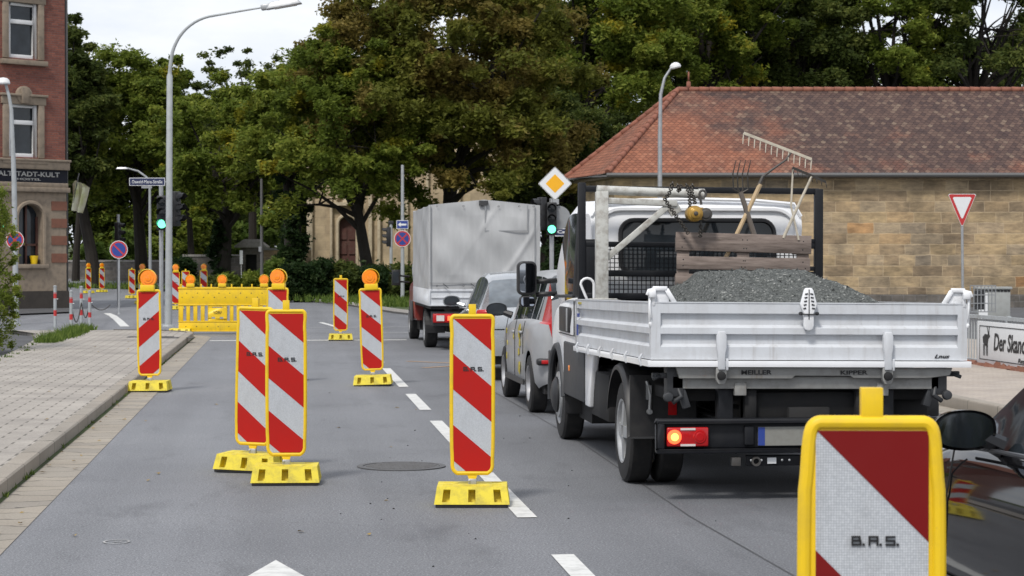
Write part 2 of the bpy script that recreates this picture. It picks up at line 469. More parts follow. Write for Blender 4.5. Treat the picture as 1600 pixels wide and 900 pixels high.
M['rubble'] = bricks('grey_rubble_stone', (0.17, 0.15, 0.13), (0.10, 0.09, 0.08), (0.15, 0.14, 0.13), 0.4, 0.22, 0.02, extra=rubble_extra)
def paver_extra(nt, c, v):
    c = mix(nt, 0.6, c, ramp(nt, noise(nt, v, 1.1, 5, 0.6), [(0.3, (0.72, 0.7, 0.68)), (0.7, (1.08, 1.08, 1.08))]), 'MULTIPLY')
    return mix(nt, 0.6, c, ramp(nt, noise(nt, v, 60, 3, 0.6), [(0.35, (0.75, 0.75, 0.75)), (0.65, (1.1, 1.1, 1.1))]), 'MULTIPLY')
def pavers():
    m, nt, b = new_mat('interlocking_pavers')
    v = obj_coord(nt)
    sep = nt.nodes.new("ShaderNodeSeparateXYZ"); nt.links.new(v, sep.inputs[0])
    def joint(px_, py_, wx, duty, shift):
        fx = mnode(nt, 'DIVIDE', sep.outputs[0], px_)
        r = mnode(nt, 'FLOOR', fx)
        par = mnode(nt, 'MULTIPLY', mnode(nt, 'MODULO', r, 2), shift)
        fy = mnode(nt, 'FRACT', mnode(nt, 'ADD', mnode(nt, 'DIVIDE', sep.outputs[1], py_), par))
        a_ = mnode(nt, 'LESS_THAN', mnode(nt, 'FRACT', fx), wx)
        return mnode(nt, 'MULTIPLY', a_, mnode(nt, 'LESS_THAN', fy, duty)), fy
    j1, fy = joint(0.16, 0.42, 0.13, 0.42, 0.5)
    j2 = mnode(nt, 'LESS_THAN', mnode(nt, 'FRACT', mnode(nt, 'DIVIDE', sep.outputs[0], 0.16)), 0.05)
    j3 = mnode(nt, 'LESS_THAN', fy, 0.035)
    c = ramp(nt, noise(nt, v, 1.1, 5, 0.6), [(0.3, (0.25, 0.228, 0.205)), (0.55, (0.35, 0.32, 0.285)), (0.7, (0.40, 0.365, 0.325))])
    c = mix(nt, 0.6, c, ramp(nt, noise(nt, v, 55, 3, 0.6), [(0.35, (0.72, 0.72, 0.72)), (0.65, (1.12, 1.12, 1.12))]), 'MULTIPLY')
    c = mix(nt, mnode(nt, 'MULTIPLY', j2, 0.35), c, (0.14, 0.125, 0.11))
    c = mix(nt, mnode(nt, 'MULTIPLY', j3, 0.35), c, (0.14, 0.125, 0.11))
    c = mix(nt, mnode(nt, 'MULTIPLY', j1, 0.8), c, (0.085, 0.078, 0.066))
    nt.links.new(c, b.inputs["Base Color"])
    b.inputs["Roughness"].default_value = 0.9
    bump(nt, b, mnode(nt, 'SUBTRACT', 1, j1), 0.4, 0.01)
    return m
M['pavers'] = pavers()
M['pavers_warm'] = bricks('warm_concrete_pavers', (0.44, 0.38, 0.32), (0.38, 0.33, 0.29), (0.24, 0.21, 0.185), 0.20, 0.10, 0.004, extra=paver_extra, axes='xy')
M['kerb'] = bricks('granite_kerb', (0.34, 0.30, 0.25), (0.28, 0.255, 0.22), (0.08, 0.075, 0.06), 1.0, 4.0, 0.012, extra=paver_extra, axes='yx', off=0)
M['gutter'] = bricks('gutter_slabs', (0.35, 0.31, 0.255), (0.28, 0.255, 0.22), (0.10, 0.09, 0.075), 0.33, 4.0, 0.012, extra=paver_extra, axes='yx', off=0)

def roof_mat():
    """plain tiles with rounded ends, alternate courses shifted by half a tile"""
    m, nt, b = new_mat('red_plain_tiles')
    tc = nt.nodes.new("ShaderNodeTexCoord")
    uv = tc.outputs["UV"]
    sep = nt.nodes.new("ShaderNodeSeparateXYZ"); nt.links.new(uv, sep.inputs[0])
    U, V_ = sep.outputs[0], sep.outputs[1]
    W, RH = 0.195, 0.185
    def course(sh, off):
        uu = mnode(nt, 'ADD', mnode(nt, 'DIVIDE', U, W), sh)
        fu = mnode(nt, 'FRACT', uu)
        k = mnode(nt, 'ABSOLUTE', mnode(nt, 'SUBTRACT', fu, 0.5))
        curve = mnode(nt, 'MULTIPLY', mnode(nt, 'POWER', mnode(nt, 'MULTIPLY', k, 2), 2.2), 0.30)
        vv = mnode(nt, 'SUBTRACT', mnode(nt, 'ADD', mnode(nt, 'DIVIDE', V_, RH * 2), off), curve)
        return mnode(nt, 'FRACT', vv), mnode(nt, 'FLOOR', vv), mnode(nt, 'FLOOR', uu)
    g1, r1, c1 = course(0.0, 0.0)
    g2, r2, c2 = course(0.5, 0.5)
    first = mnode(nt, 'LESS_THAN', g1, g2)
    g = mnode(nt, 'MINIMUM', g1, g2)
    def idn(r_, c_, z):
        cb = nt.nodes.new("ShaderNodeCombineXYZ"); nt.links.new(r_, cb.inputs[0]); nt.links.new(c_, cb.inputs[1]); cb.inputs[2].default_value = z
        w = nt.nodes.new("ShaderNodeTexWhiteNoise"); nt.links.new(cb.outputs[0], w.inputs["Vector"]); return w.outputs["Value"]
    rnd_ = mix(nt, first, idn(r2, c2, 1.0), idn(r1, c1, 2.0))
    c = ramp(nt, rnd_, [(0.0, (0.205, 0.072, 0.038)), (0.5, (0.25, 0.090, 0.048)), (0.85, (0.28, 0.105, 0.056)), (1.0, (0.31, 0.13, 0.075))])
    mr = nt.nodes.new("ShaderNodeMapRange")
    mr.inputs["From Min"].default_value = 3.0; mr.inputs["From Max"].default_value = 8.0
    nt.links.new(U, mr.inputs["Value"])
    n1 = mnode(nt, 'MULTIPLY_ADD', noise(nt, uv, 0.45, 6, 0.65), 0.62, 0.19)
    up = mnode(nt, 'MULTIPLY', V_, 0.022)
    ad = mnode(nt, 'ADD', mnode(nt, 'MULTIPLY_ADD', mr.outputs[0], 0.20, n1), up)
    st = ramp(nt, ad, [(0.53, (0, 0, 0)), (0.72, (0.9, 0.9, 0.9))])
    moss = ramp(nt, rnd_, [(0.0, (0.030, 0.020, 0.021)), (0.5, (0.062, 0.040, 0.034)), (0.85, (0.090, 0.060, 0.048)), (1.0, (0.15, 0.115, 0.085))])
    c = mix(nt, st, c, moss)
    c = mix(nt, 0.55, c, ramp(nt, noise(nt, uv, 3, 5, 0.7), [(0.3, (0.68, 0.66, 0.66)), (0.7, (1.2, 1.18, 1.16))]), 'MULTIPLY')
    c = mix(nt, 0.9, c, ramp(nt, g, [(0.0, (0.22, 0.2, 0.2)), (0.09, (0.5, 0.48, 0.48)), (0.16, (1.1, 1.1, 1.1)), (0.5, (0.92, 0.92, 0.92))]), 'MULTIPLY')  # shadow line and highlight along each tile edge, painted into the colour
    nt.links.new(c, b.inputs["Base Color"])
    b.inputs["Roughness"].default_value = 0.85
    bump(nt, b, ramp(nt, g, [(0.0, (0, 0, 0)), (0.06, (1, 1, 1)), (0.5, (0.2, 0.2, 0.2))]), 0.8, 0.03)
    return m
M['roof'] = roof_mat()
M['ridge'] = paint('ridge_tiles', (0.25, 0.095, 0.06), 0.85, dirt=0.6, scale=3, dirt_c=(0.10, 0.05, 0.04), bmp=0.5)

def soil():
    m, nt, b = new_mat('earth_and_grass')
    v = obj_coord(nt)
    c = ramp(nt, noise(nt, v, 1.2, 6, 0.7), [(0.35, (0.05, 0.042, 0.025)), (0.5, (0.045, 0.065, 0.018)), (0.7, (0.075, 0.11, 0.03))])
    nt.links.new(c, b.inputs["Base Color"])
    b.inputs["Roughness"].default_value = 1
    bump(nt, b, noise(nt, v, 25, 4), 0.6, 0.03)
    return m
M['soil'] = soil()

def leaf_mat(name, stops, yellow=None, yscale=0.35, ypos=0.58):
    """leaf colour: varies leaf by leaf (vertex attribute) and, where some boughs have turned, bough by bough"""
    m, nt, b = new_mat(name)
    at = nt.nodes.new("ShaderNodeAttribute"); at.attribute_name = "leaf"
    c = ramp(nt, at.outputs["Fac"], stops)
    if yellow:
        f = noise(nt, obj_coord(nt), yscale, 2, 0.5)
        f = ramp(nt, f, [(ypos, (0, 0, 0)), (ypos + 0.06, (1, 1, 1))])
        c = mix(nt, f, c, ramp(nt, at.outputs["Fac"], yellow))
    nt.links.new(c, b.inputs["Base Color"])
    b.inputs["Roughness"].default_value = 0.6
    b.inputs["Specular IOR Level"].default_value = 0.18
    tr = nt.nodes.new("ShaderNodeBsdfTranslucent")
    nt.links.new(c, tr.inputs["Color"])
    ms = nt.nodes.new("ShaderNodeMixShader"); ms.inputs[0].default_value = 0.5
    out = nt.nodes["Material Output"]
    nt.links.new(b.outputs[0], ms.inputs[1]); nt.links.new(tr.outputs[0], ms.inputs[2])
    nt.links.new(ms.outputs[0], out.inputs["Surface"])
    return m
GR = [(0.0, (0.060, 0.088, 0.012)), (0.5, (0.145, 0.195, 0.028)), (1.0, (0.31, 0.34, 0.06))]
YL = [(0.0, (0.10, 0.13, 0.015)), (0.5, (0.24, 0.23, 0.02)), (1.0, (0.48, 0.38, 0.04))]
BR = [(0.0, (0.085, 0.072, 0.016)), (0.5, (0.185, 0.150, 0.036)), (1.0, (0.34, 0.26, 0.075))]
GO = [(0.0, (0.065, 0.080, 0.012)), (0.5, (0.15, 0.165, 0.028)), (1.0, (0.28, 0.28, 0.055))]
M['leaf_green'] = leaf_mat('green_leaves', GR, YL, 0.45, 0.66)
M['leaf_turning'] = leaf_mat('green_and_yellow_leaves', GR, YL, 0.5, 0.60)
M['leaf_brown'] = leaf_mat('browning_leaves', GO, BR, 0.35, 0.47)
M['leaf_dark'] = leaf_mat('dark_green_leaves', [(0.0, (0.030, 0.046, 0.012)), (0.6, (0.080, 0.108, 0.024)), (1.0, (0.19, 0.21, 0.05))])
M['leaf_ivy'] = leaf_mat('ivy_leaves', [(0.0, (0.012, 0.028, 0.010)), (0.6, (0.025, 0.05, 0.014)), (1.0, (0.06, 0.09, 0.03))])
M['leaf_fresh'] = leaf_mat('fresh_green_leaves', [(0.0, (0.05, 0.09, 0.015)), (0.6, (0.11, 0.17, 0.03)), (1.0, (0.20, 0.26, 0.06))])
M['bark'] = paint('tree_bark', (0.018, 0.014, 0.011), 0.95, dirt=0.6, scale=5, dirt_c=(0.035, 0.032, 0.026), bmp=0.8)

def gravel_mat():
    m, nt, b = new_mat('grey_gravel')
    v = obj_coord(nt)
    vo = nt.nodes.new("ShaderNodeTexVoronoi"); vo.inputs["Scale"].default_value = 85
    nt.links.new(v, vo.inputs["Vector"])
    sp = nt.nodes.new("ShaderNodeSeparateColor"); nt.links.new(vo.outputs["Color"], sp.inputs[0])
    c = ramp(nt, sp.outputs[0], [(0.0, (0.055, 0.06, 0.058)), (0.6, (0.10, 0.107, 0.102)), (0.94, (0.15, 0.158, 0.15)), (1.0, (0.36, 0.36, 0.34))])
    nt.links.new(c, b.inputs["Base Color"])
    b.inputs["Roughness"].default_value = 0.95
    bump(nt, b, vo.outputs["Distance"], 0.8, 0.015)
    return m
M['gravel'] = gravel_mat()

def wood_mat():
    m, nt, b = new_mat('weathered_pallet_wood')
    v = obj_coord(nt, (1.5, 8, 14))
    c = ramp(nt, noise(nt, v, 3, 6, 0.7), [(0.3, (0.10, 0.078, 0.066)), (0.5, (0.19, 0.15, 0.13)), (0.75, (0.28, 0.23, 0.20))])
    nt.links.new(c, b.inputs["Base Color"])
    b.inputs["Roughness"].default_value = 0.9
    bump(nt, b, noise(nt, v, 8, 4), 0.5, 0.005)
    return m
M['wood'] = wood_mat()
M['handle_wood'] = paint('pale_ash_handle', (0.52, 0.38, 0.22), 0.55, dirt=0.4, scale=14)
M['dark_handle'] = paint('grey_worn_handle', (0.12, 0.10, 0.085), 0.7, dirt=0.4, scale=14)
M['rake_metal'] = paint('pale_rake_metal', (0.52, 0.47, 0.38), 0.5, dirt=0.4, scale=18)
M['door_wood'] = paint('dark_red_brown_door', (0.085, 0.03, 0.022), 0.6, dirt=0.4)
M['marking'] = paint('road_marking_paint', (0.62, 0.62, 0.60), 0.75, dirt=0.55, scale=9, dirt_c=(0.22, 0.22, 0.22), bmp=0.3)
M['marking_old'] = paint('worn_road_marking', (0.40, 0.40, 0.39), 0.8, dirt=0.9, scale=5, dirt_c=(0.14, 0.14, 0.145))
M['marking_orange'] = paint('faded_orange_marking', (0.42, 0.26, 0.14), 0.8, dirt=0.7, scale=8, dirt_c=(0.15, 0.14, 0.13))
M['iron'] = paint('cast_iron', (0.075, 0.072, 0.07), 0.6, metal=0.4, dirt=0.5, scale=20)

def tarp_mat():
    m, nt, b = new_mat('grey_tarpaulin')
    v = obj_coord(nt)
    c = ramp(nt, noise(nt, obj_coord(nt, (2.5, 2.5, .5)), 2.2, 5, 0.6), [(0.3, (0.34, 0.345, 0.35)), (0.7, (0.43, 0.435, 0.44))])
    nt.links.new(c, b.inputs["Base Color"])
    b.inputs["Roughness"].default_value = 0.5
    v2 = obj_coord(nt, (1.2, 1.2, 0.8))
    n = nt.nodes.new("ShaderNodeTexNoise")
    n.inputs["Scale"].default_value = 1.6
    n.inputs["Detail"].default_value = 3
    n.inputs["Distortion"].default_value = 0.4
    nt.links.new(v2, n.inputs["Vector"])
    bump(nt, b, n.outputs["Fac"], 0.15, 0.06)
    return m
M['tarp'] = tarp_mat()

# ------------------------------------------------------------------ mesh builder
class MB:
    def __init__(self):
        self.v, self.f, self.mi, self.sm, self.uv = [], [], [], [], {}
        self.m = 0
        self.fx = None

    def add(self, vs, fs, smooth=False):
        n = len(self.v)
        self.v += [tuple(p) for p in vs]
        for f in fs:
            self.f.append(tuple(i + n for i in f))
            self.mi.append(self.m)
            self.sm.append(smooth)
        return self

    def box(self, c, s, rot=None, taper=1.0):
        x, y, z = s[0] / 2, s[1] / 2, s[2] / 2
        t = taper
        vs = [(-x, -y, -z), (x, -y, -z), (x, y, -z), (-x, y, -z), (-x * t, -y * t, z), (x * t, -y * t, z), (x * t, y * t, z), (-x * t, y * t, z)]
        vs = [Vector(v) for v in vs]
        if rot:
            m = rot if isinstance(rot, Matrix) else Matrix.Rotation(rot[2], 3, 'Z') @ Matrix.Rotation(rot[1], 3, 'Y') @ Matrix.Rotation(rot[0], 3, 'X')
            vs = [m @ v for v in vs]
        c = Vector(c)
        return self.add([v + c for v in vs], [(0, 3, 2, 1), (4, 5, 6, 7), (0, 1, 5, 4), (1, 2, 6, 5), (2, 3, 7, 6), (3, 0, 4, 7)])

    def b2(self, a, b):                       # box from two corners
        return self.box([(a[i] + b[i]) / 2 for i in range(3)], [abs(b[i] - a[i]) for i in range(3)])

    def frame(self, p, q):
        d = (Vector(q) - Vector(p)).normalized()
        up = Vector((0, 0, 1)) if abs(d.z) < 0.95 else Vector((0, 1, 0))
        u = d.cross(up).normalized()
        return d, u, u.cross(d).normalized()

    def bar(self, p, q, w, h):
        p, q = Vector(p), Vector(q)
        d, u, v = self.frame(p, q)
        vs = [e + u * sx * w / 2 + v * sy * h / 2 for e in (p, q) for sx, sy in ((-1, -1), (1, -1), (1, 1), (-1, 1))]
        return self.add(vs, [(0, 1, 2, 3), (7, 6, 5, 4), (0, 4, 5, 1), (1, 5, 6, 2), (2, 6, 7, 3), (3, 7, 4, 0)])

    def cyl(self, p, q, r, r2=None, n=16, caps=True):
        r2 = r if r2 is None else r2
        p, q = Vector(p), Vector(q)
        d, u, v = self.frame(p, q)
        vs = []
        for e, rr in ((p, r), (q, r2)):
            for i in range(n):
                a = 2 * math.pi * i / n
                vs.append(e + (u * math.cos(a) + v * math.sin(a)) * rr)
        fs = [(i, (i + 1) % n, n + (i + 1) % n, n + i) for i in range(n)]
        self.add(vs, fs, True)
        if caps:
            self.add(vs[:n], [tuple(reversed(range(n)))])
            self.add(vs[n:], [tuple(range(n))])
        return self

    def tube(self, pts, r, n=10, closed=False, caps=True):
        pts = [Vector(p) for p in pts]
        rs = r if isinstance(r, (list, tuple)) else [r] * len(pts)
        rings = []
        prev = None
        N = len(pts)
        for i, p in enumerate(pts):
            if closed: d = (pts[(i + 1) % N] - pts[i - 1]).normalized()
            else: d = (pts[min(i + 1, N - 1)] - pts[max(i - 1, 0)]).normalized()
            if prev is None:
                up = Vector((0, 0, 1)) if abs(d.z) < 0.9 else Vector((0, 1, 0))
                u = d.cross(up).normalized()
            else:
                u = (prev - d * prev.dot(d)).normalized()
            prev = u
            v = d.cross(u)
            rings.append([p + (u * math.cos(2 * math.pi * k / n) + v * math.sin(2 * math.pi * k / n)) * rs[i] for k in range(n)])
        vs = [x for rg in rings for x in rg]
        fs = []
        for i in range(N if closed else N - 1):
            j = (i + 1) % N
            for k in range(n):
                fs.append((i * n + k, i * n + (k + 1) % n, j * n + (k + 1) % n, j * n + k))
        self.add(vs, fs, True)
        if caps and not closed:
            self.add(rings[0], [tuple(reversed(range(n)))])
            self.add(rings[-1], [tuple(range(n))])
        return self

    def prism(self, poly, a, b, plane='xz', smooth=False):
        """extrude a 2-D polygon between a and b along the third axis"""
        def P(p, t):
            if plane == 'xz': return (p[0], t, p[1])
            if plane == 'yz': return (t, p[0], p[1])
            return (p[0], p[1], t)
        n = len(poly)
        vs = [P(p, a) for p in poly] + [P(p, b) for p in poly]
        self.add(vs, [tuple(range(n)), tuple(reversed(range(n, 2 * n)))])
        self.add(vs, [(i, n + i, n + (i + 1) % n, (i + 1) % n) for i in range(n)], smooth)
        return self

    def lathe(self, o, axis, prof, n=20):
        """prof: list of (distance along axis, radius)"""
        o, d = Vector(o), Vector(axis).normalized()
        _, u, v = self.frame(o, o + d)
        vs = []
        for t, r in prof:
            for k in range(n):
                a = 2 * math.pi * k / n
                vs.append(o + d * t + (u * math.cos(a) + v * math.sin(a)) * max(r, 1e-5))
        fs = []
        for i in range(len(prof) - 1):
            for k in range(n):
                fs.append((i * n + k, i * n + (k + 1) % n, (i + 1) * n + (k + 1) % n, (i + 1) * n + k))
        return self.add(vs, fs, True)

    def pitface(self, p00, p10, p11, p01, us, vs_, pits, depth):
        """quad face cut in cells; the listed cells are sunk by depth"""
        p00, p10, p11, p01 = map(Vector, (p00, p10, p11, p01))
        nrm = (p10 - p00).cross(p01 - p00).normalized()
        def P(u, v): return p00 * (1 - u) * (1 - v) + p10 * u * (1 - v) + p11 * u * v + p01 * (1 - u) * v
        for i in range(len(us) - 1):
            for j in range(len(vs_) - 1):
                q = [P(us[i], vs_[j]), P(us[i + 1], vs_[j]), P(us[i + 1], vs_[j + 1]), P(us[i], vs_[j + 1])]
                if (i, j) in pits:
                    c = sum(q, Vector()) / 4
                    w = [x * 0.86 + c * 0.14 - nrm * depth for x in q]
                    self.add(q + w, [(4, 5, 6, 7), (0, 1, 5, 4), (1, 2, 6, 5), (2, 3, 7, 6), (3, 0, 4, 7)])
                else:
                    self.add(q, [(0, 1, 2, 3)])
        return self

    def build(self, name, mats, parent=None, bevel=0.0, seg=2, weld=False, angle=32, sub=0, fixn=True):
        if not isinstance(mats, (list, tuple)): mats = [mats]
        me = bpy.data.meshes.new(name)
        vs = self.v if self.fx is None else [self.fx(*p) for p in self.v]
        me.from_pydata(vs, [], self.f)
        for m in mats: me.materials.append(m)
        me.polygons.foreach_set("material_index", self.mi)
        me.polygons.foreach_set("use_smooth", self.sm)
        bm = bmesh.new()
        bm.from_mesh(me)
        if weld or bevel or any(self.sm): bmesh.ops.remove_doubles(bm, verts=bm.verts, dist=1e-5)
        if fixn: bmesh.ops.recalc_face_normals(bm, faces=bm.faces)
        if bevel:
            es = [e for e in bm.edges if len(e.link_faces) == 2 and e.calc_face_angle(0) > R(28)]
            bmesh.ops.bevel(bm, geom=es, offset=bevel, segments=seg, affect='EDGES', profile=0.5, clamp_overlap=True)
            for f in bm.faces: f.smooth = True
        for e in bm.edges:
            if len(e.link_faces) == 2: e.smooth = e.calc_face_angle(0) < R(angle if not bevel else 50)
        bm.to_mesh(me)
        bm.free()
        o = bpy.data.objects.new(name, me)
        col.objects.link(o)
        o.parent = parent
        if sub:
            md = o.modifiers.new("sub", 'SUBSURF')
            md.levels = md.render_levels = sub
        return o

def text_mesh(s, w, h, loc, rz, mat, parent, name="lettering", depth=0.002, fit=True, slant=0.0, bold=0.022):
    cu = bpy.data.curves.new("t", 'FONT')
    cu.body = s
    cu.extrude = 0.5
    cu.resolution_u = 3
    cu.offset = bold
    cu.shear = slant
    to = bpy.data.objects.new("t", cu)
    me = bpy.data.meshes.new_from_object(to)
    bpy.data.objects.remove(to)
    co = np.zeros(len(me.vertices) * 3)
    me.vertices.foreach_get("co", co)
    co = co.reshape(-1, 3)
    lo, hi = co.min(0), co.max(0)
    co = (co - (lo + hi) / 2) / (hi - lo)
    co *= np.array([w, h, depth])
    co = np.stack([co[:, 0], -co[:, 2], co[:, 1]], 1)
    me.vertices.foreach_set("co", co.ravel())
    me.name = name
    me.materials.clear()
    me.materials.append(mat)
    o = bpy.data.objects.new(name, me)
    col.objects.link(o)
    o.parent = parent
    o.location = loc
    o.rotation_euler = (0, 0, rz)
    return o

def sheet(name, poly, z, mat, kind='structure', follow=False, parent=None):
    """flat sheet from a polygon (x, y)"""
    me = bpy.data.meshes.new(name)
    me.from_pydata([(p[0], p[1], z + (elev(p[0], p[1]) if follow else 0)) for p in poly], [], [tuple(range(len(poly)))])
    bm = bmesh.new(); bm.from_mesh(me)
    bmesh.ops.triangulate(bm, faces=bm.faces)
    bmesh.ops.recalc_face_normals(bm, faces=bm.faces)
    for f in bm.faces:
        if f.normal.z < 0: f.normal_flip()
    bm.to_mesh(me); bm.free()
    me.materials.append(mat)
    o = bpy.data.objects.new(name, me)
    col.objects.link(o)
    o.parent = parent
    if kind: o["kind"] = kind
    return o
# ------------------------------------------------------------------ ground, road, pavements
def grid_sheet(name, x0, x1, y0, y1, step, z, mat):
    nx, ny = int((x1 - x0) / step[0]) + 1, int((y1 - y0) / step[1]) + 1
    vs = []
    for j in range(ny):
        for i in range(nx):
            x, y = x0 + i * step[0], y0 + j * step[1]
            vs.append((x, y, z + elev(x, y)))
    fs = [(j * nx + i, j * nx + i + 1, (j + 1) * nx + i + 1, (j + 1) * nx + i) for j in range(ny - 1) for i in range(nx - 1)]
    me = bpy.data.meshes.new(name)
    me.from_pydata(vs, [], fs)
    me.materials.append(mat)
    for p in me.polygons: p.use_smooth = True
    o = bpy.data.objects.new(name, me)
    col.objects.link(o)
    o["kind"] = 'structure'
    return o
grid_sheet("ground", -900, 900, -100, 2000, (30, 6), -0.05, M['soil'])
grid_sheet("road", -75, 66, -12, 150, (3, 3), 0.0, M['asphalt'])

KB = -1.9                                      # kerb face of the left pavement (road axis = +Y)
def arc(cx, cy, r, a0, a1, n=10):
    return [(cx + r * math.cos(R(a0 + (a1 - a0) * i / n)), cy + r * math.sin(R(a0 + (a1 - a0) * i / n))) for i in range(n + 1)]

# left pavement with rounded corner
cor = arc(KB - 2.2, 44.6, 2.2, 0, 80, 10)
left_edge = [(-6.0, 47.2), (-5.1, 44.5), (-4.75, 41), (-4.5, 36), (-4.35, 30), (-4.35, -12)]
m = MB()
inner = [(KB - 0.14, -12)] + [(KB - 0.14, 44.6)] + [(x - 0.14 * math.cos(R(8 * i)), y - 0.14 * math.sin(R(8 * i))) for i, (x, y) in enumerate(cor)][1:]
m.prism(inner + [(-6.0, 46.7)] + left_edge, -0.04, 0.10, 'xy')
tag(m.build("pavement", M['pavers']), kind='structure')
m = MB()                                       # kerb stones: L-shaped ring along the edge
outer = [(KB, -12), (KB, 44.6)] + cor[1:]
n = len(outer)
vs = [(p[0], p[1], -0.04) for p in outer] + [(p[0], p[1], 0.10) for p in outer] + [(p[0] - .012, p[1], 0.112) for p in outer] + [(p[0], p[1], 0.112) for p in inner]
fs = []
for i in range(n - 1):
    for k in range(3):
        fs.append((k * n + i, k * n + i + 1, (k + 1) * n + i + 1, (k + 1) * n + i))
m.add(vs, fs)
tag(m.build("kerb", M['kerb']), kind='structure')
# gutter slabs
gut = [(KB, -12), (KB, 44.6)] + cor[1:]
go = [(KB + 0.36, -12), (KB + 0.36, 44.6)] + arc(KB - 2.2, 44.6, 2.56, 8, 80, 9)
sheet("gutter", gut + list(reversed(go)), 0.004, M['gutter'])
strip2 = [(KB + .0, 3), (KB + .0, 44.6), (KB + .035, 44.6), (KB + .028, 30), (KB + .045, 22), (KB + .03, 15), (KB + .06, 11.5), (KB + .03, 9), (KB + .03, 3)]
sheet("kerb_joint", strip2, 0.008, M['soil'])
# side yard of old asphalt left of the pavement, cross-street pavement in front of the corner house
sheet("side_yard", [(-4.3, -12), (-4.35, 30), (-4.5, 36), (-4.75, 41), (-5.1, 44.5), (-6.0, 47.2), (-30, 47), (-30, -12)], 0.03, M['old_asphalt'])
sheet("far_pavement", [G(-400, 60)[:2], G(-40, 55)[:2], G(110, 51)[:2], G(108, 46.5)[:2], G(60, 44)[:2], G(-400, 44)[:2]], 0.05, M['old_asphalt'])

# right pavement, kerb and gutter
RK = 7.2
m = MB()
m.prism([(RK + 0.15, -12), (RK + 0.15, 42), (12, 52), (13, 52), (13, -12)], -0.04, 0.12, 'xy')
tag(m.build("pavement", M['pavers_warm']), kind='structure')
m = MB()
m.prism([(RK, -12), (RK, 42), (RK + 0.15, 42), (RK + 0.15, -12)], -0.04, 0.13, 'xy')
tag(m.build("kerb", M['kerb'], bevel=0.02), kind='structure')
sheet("gutter", [(RK - 0.38, -12), (RK, -12), (RK, 42), (RK - 0.38, 42)], 0.004, M['gutter'])

# green verge with kerb across the junction (centre) and behind
verge = [G(330, 33.5), G(400, 36), G(450, 38), (G(540, 43)), G(620, 51), G(700, 57), G(840, 60), G(1000, 60), G(1120, 56), G(1120, 22), G(330, 22)]
m = MB()
m.prism([(p.x, p.y) for p in verge], -0.04, 0.11, 'xy')
tag(m.build("verge", M['soil']), kind='structure')
m = MB()
m.tube([Vector((p.x, p.y, 0.06)) for p in verge[:9]], 0.09, 6)
tag(m.build("kerb", M['conc']), kind='structure')
lv = [G(104, 27), G(200, 28), G(262, 30), G(330, 33.4), G(330, 22), G(60, 22)]
m = MB()
m.prism([(p.x, p.y) for p in lv], 0.0, 1.0, 'xy')
sheet("verge", [(p.x, p.y) for p in lv], 0.14, M['soil'], follow=False)
# lawn before the sandstone house on the right
m = MB()
m.prism([(13, -12), (13, 52), (12, 52.5), (14, 66), (60, 60), (60, -12)], -0.04, 0.10, 'xy')
tag(m.build("yard", M['old_asphalt']), kind='structure')

# markings, all 4 mm above the road
def strip(name, pts, w, mat, z=0.005):
    pts = [Vector((p[0], p[1], 0)) for p in pts]
    L, Rr = [], []
    for i, p in enumerate(pts):
        d = (pts[min(i + 1, len(pts) - 1)] - pts[max(i - 1, 0)]).normalized()
        nn = Vector((-d.y, d.x, 0))
        L.append(p + nn * w / 2); Rr.append(p - nn * w / 2)
    return sheet(name, [(q.x, q.y) for q in L + list(reversed(Rr))], z, mat)
LX = 1.50
def yb(py): return F * 1.6 / (py - HZ) - 0.15    # distance along the lane for a photo row
for a, b in ((980, 866), (808, 738), (694, 657), (640, 615), (604, 575), (566, 552), (544, 538)):
    strip("lane_marking", [(LX, yb(a)), (LX, yb(b))], 0.125, M['marking'])
strip("stop_line", [(-1.5, yb(531)), (2.45, yb(531))], 0.32, M['marking'])
strip("crossing_marking", [(-1.2, yb(520)), (0.3, yb(520))], 0.14, M['marking_old'])
strip("crossing_marking", [(0.9, yb(520)), (4.6, yb(520))], 0.14, M['marking_old'])
strip("crossing_marking", [(0.4, yb(511)), (4.6, yb(511))], 0.14, M['marking_old'])
for x, y0, y1 in ((0.4, 500, 497), (1.25, 511, 504)):
    strip("lane_marking", [G(x * 65 + 445, (y0 - HZ) / 1.6)[:2], G(x * 65 + 420, (y1 - HZ) / 1.6)[:2]], 0.13, M['marking'])
strip("kerb_marking", [G(195, 64)[:2], G(185, 58)[:2], G(176, 53.5)[:2], G(167, 51)[:2]], 0.22, M['marking'])
sheet("arrow_marking", [(-0.05, yb(868)), (0.16, yb(905)), (0.12, yb(925)), (0.02, yb(925)), (0.02, 5.0), (-0.12, 5.0), (-0.12, yb(925)), (-0.22, yb(925)), (-0.26, yb(905))], 0.005, M['marking'])
strip("faded_marking", [G(636, 98)[:2], G(712, 100)[:2]], 0.10, M['marking_orange'])
strip("faded_marking", [G(660, 104.5)[:2], G(712, 102.5)[:2]], 0.10, M['marking_orange'])
# survey mark: sprayed ellipse ring
c = G(181, 275)
ring = [(c.x + math.cos(t / 20 * 6.283) * .07, c.y + math.sin(t / 20 * 6.283) * .085) for t in range(21)]
strip("survey_mark", ring, 0.012, M['marking_old'])
strip("survey_mark", [(c.x - .02, c.y + .01), (c.x + .03, c.y + .03), (c.x + .02, c.y - .03), (c.x - .02, c.y + .01)], 0.012, M['marking_old'])
# sealed joint running along the asphalt under the truck
strip("sealed_joint", [(2.55, 5.5), (2.60, 9), (2.52, 13), (2.6, 19), (2.5, 30)], 0.012, M['old_asphalt'], 0.003)
strip("sealed_joint", [(0.1, 22), (0.12, 30), (0.05, 41)], 0.02, M['old_asphalt'], 0.003)

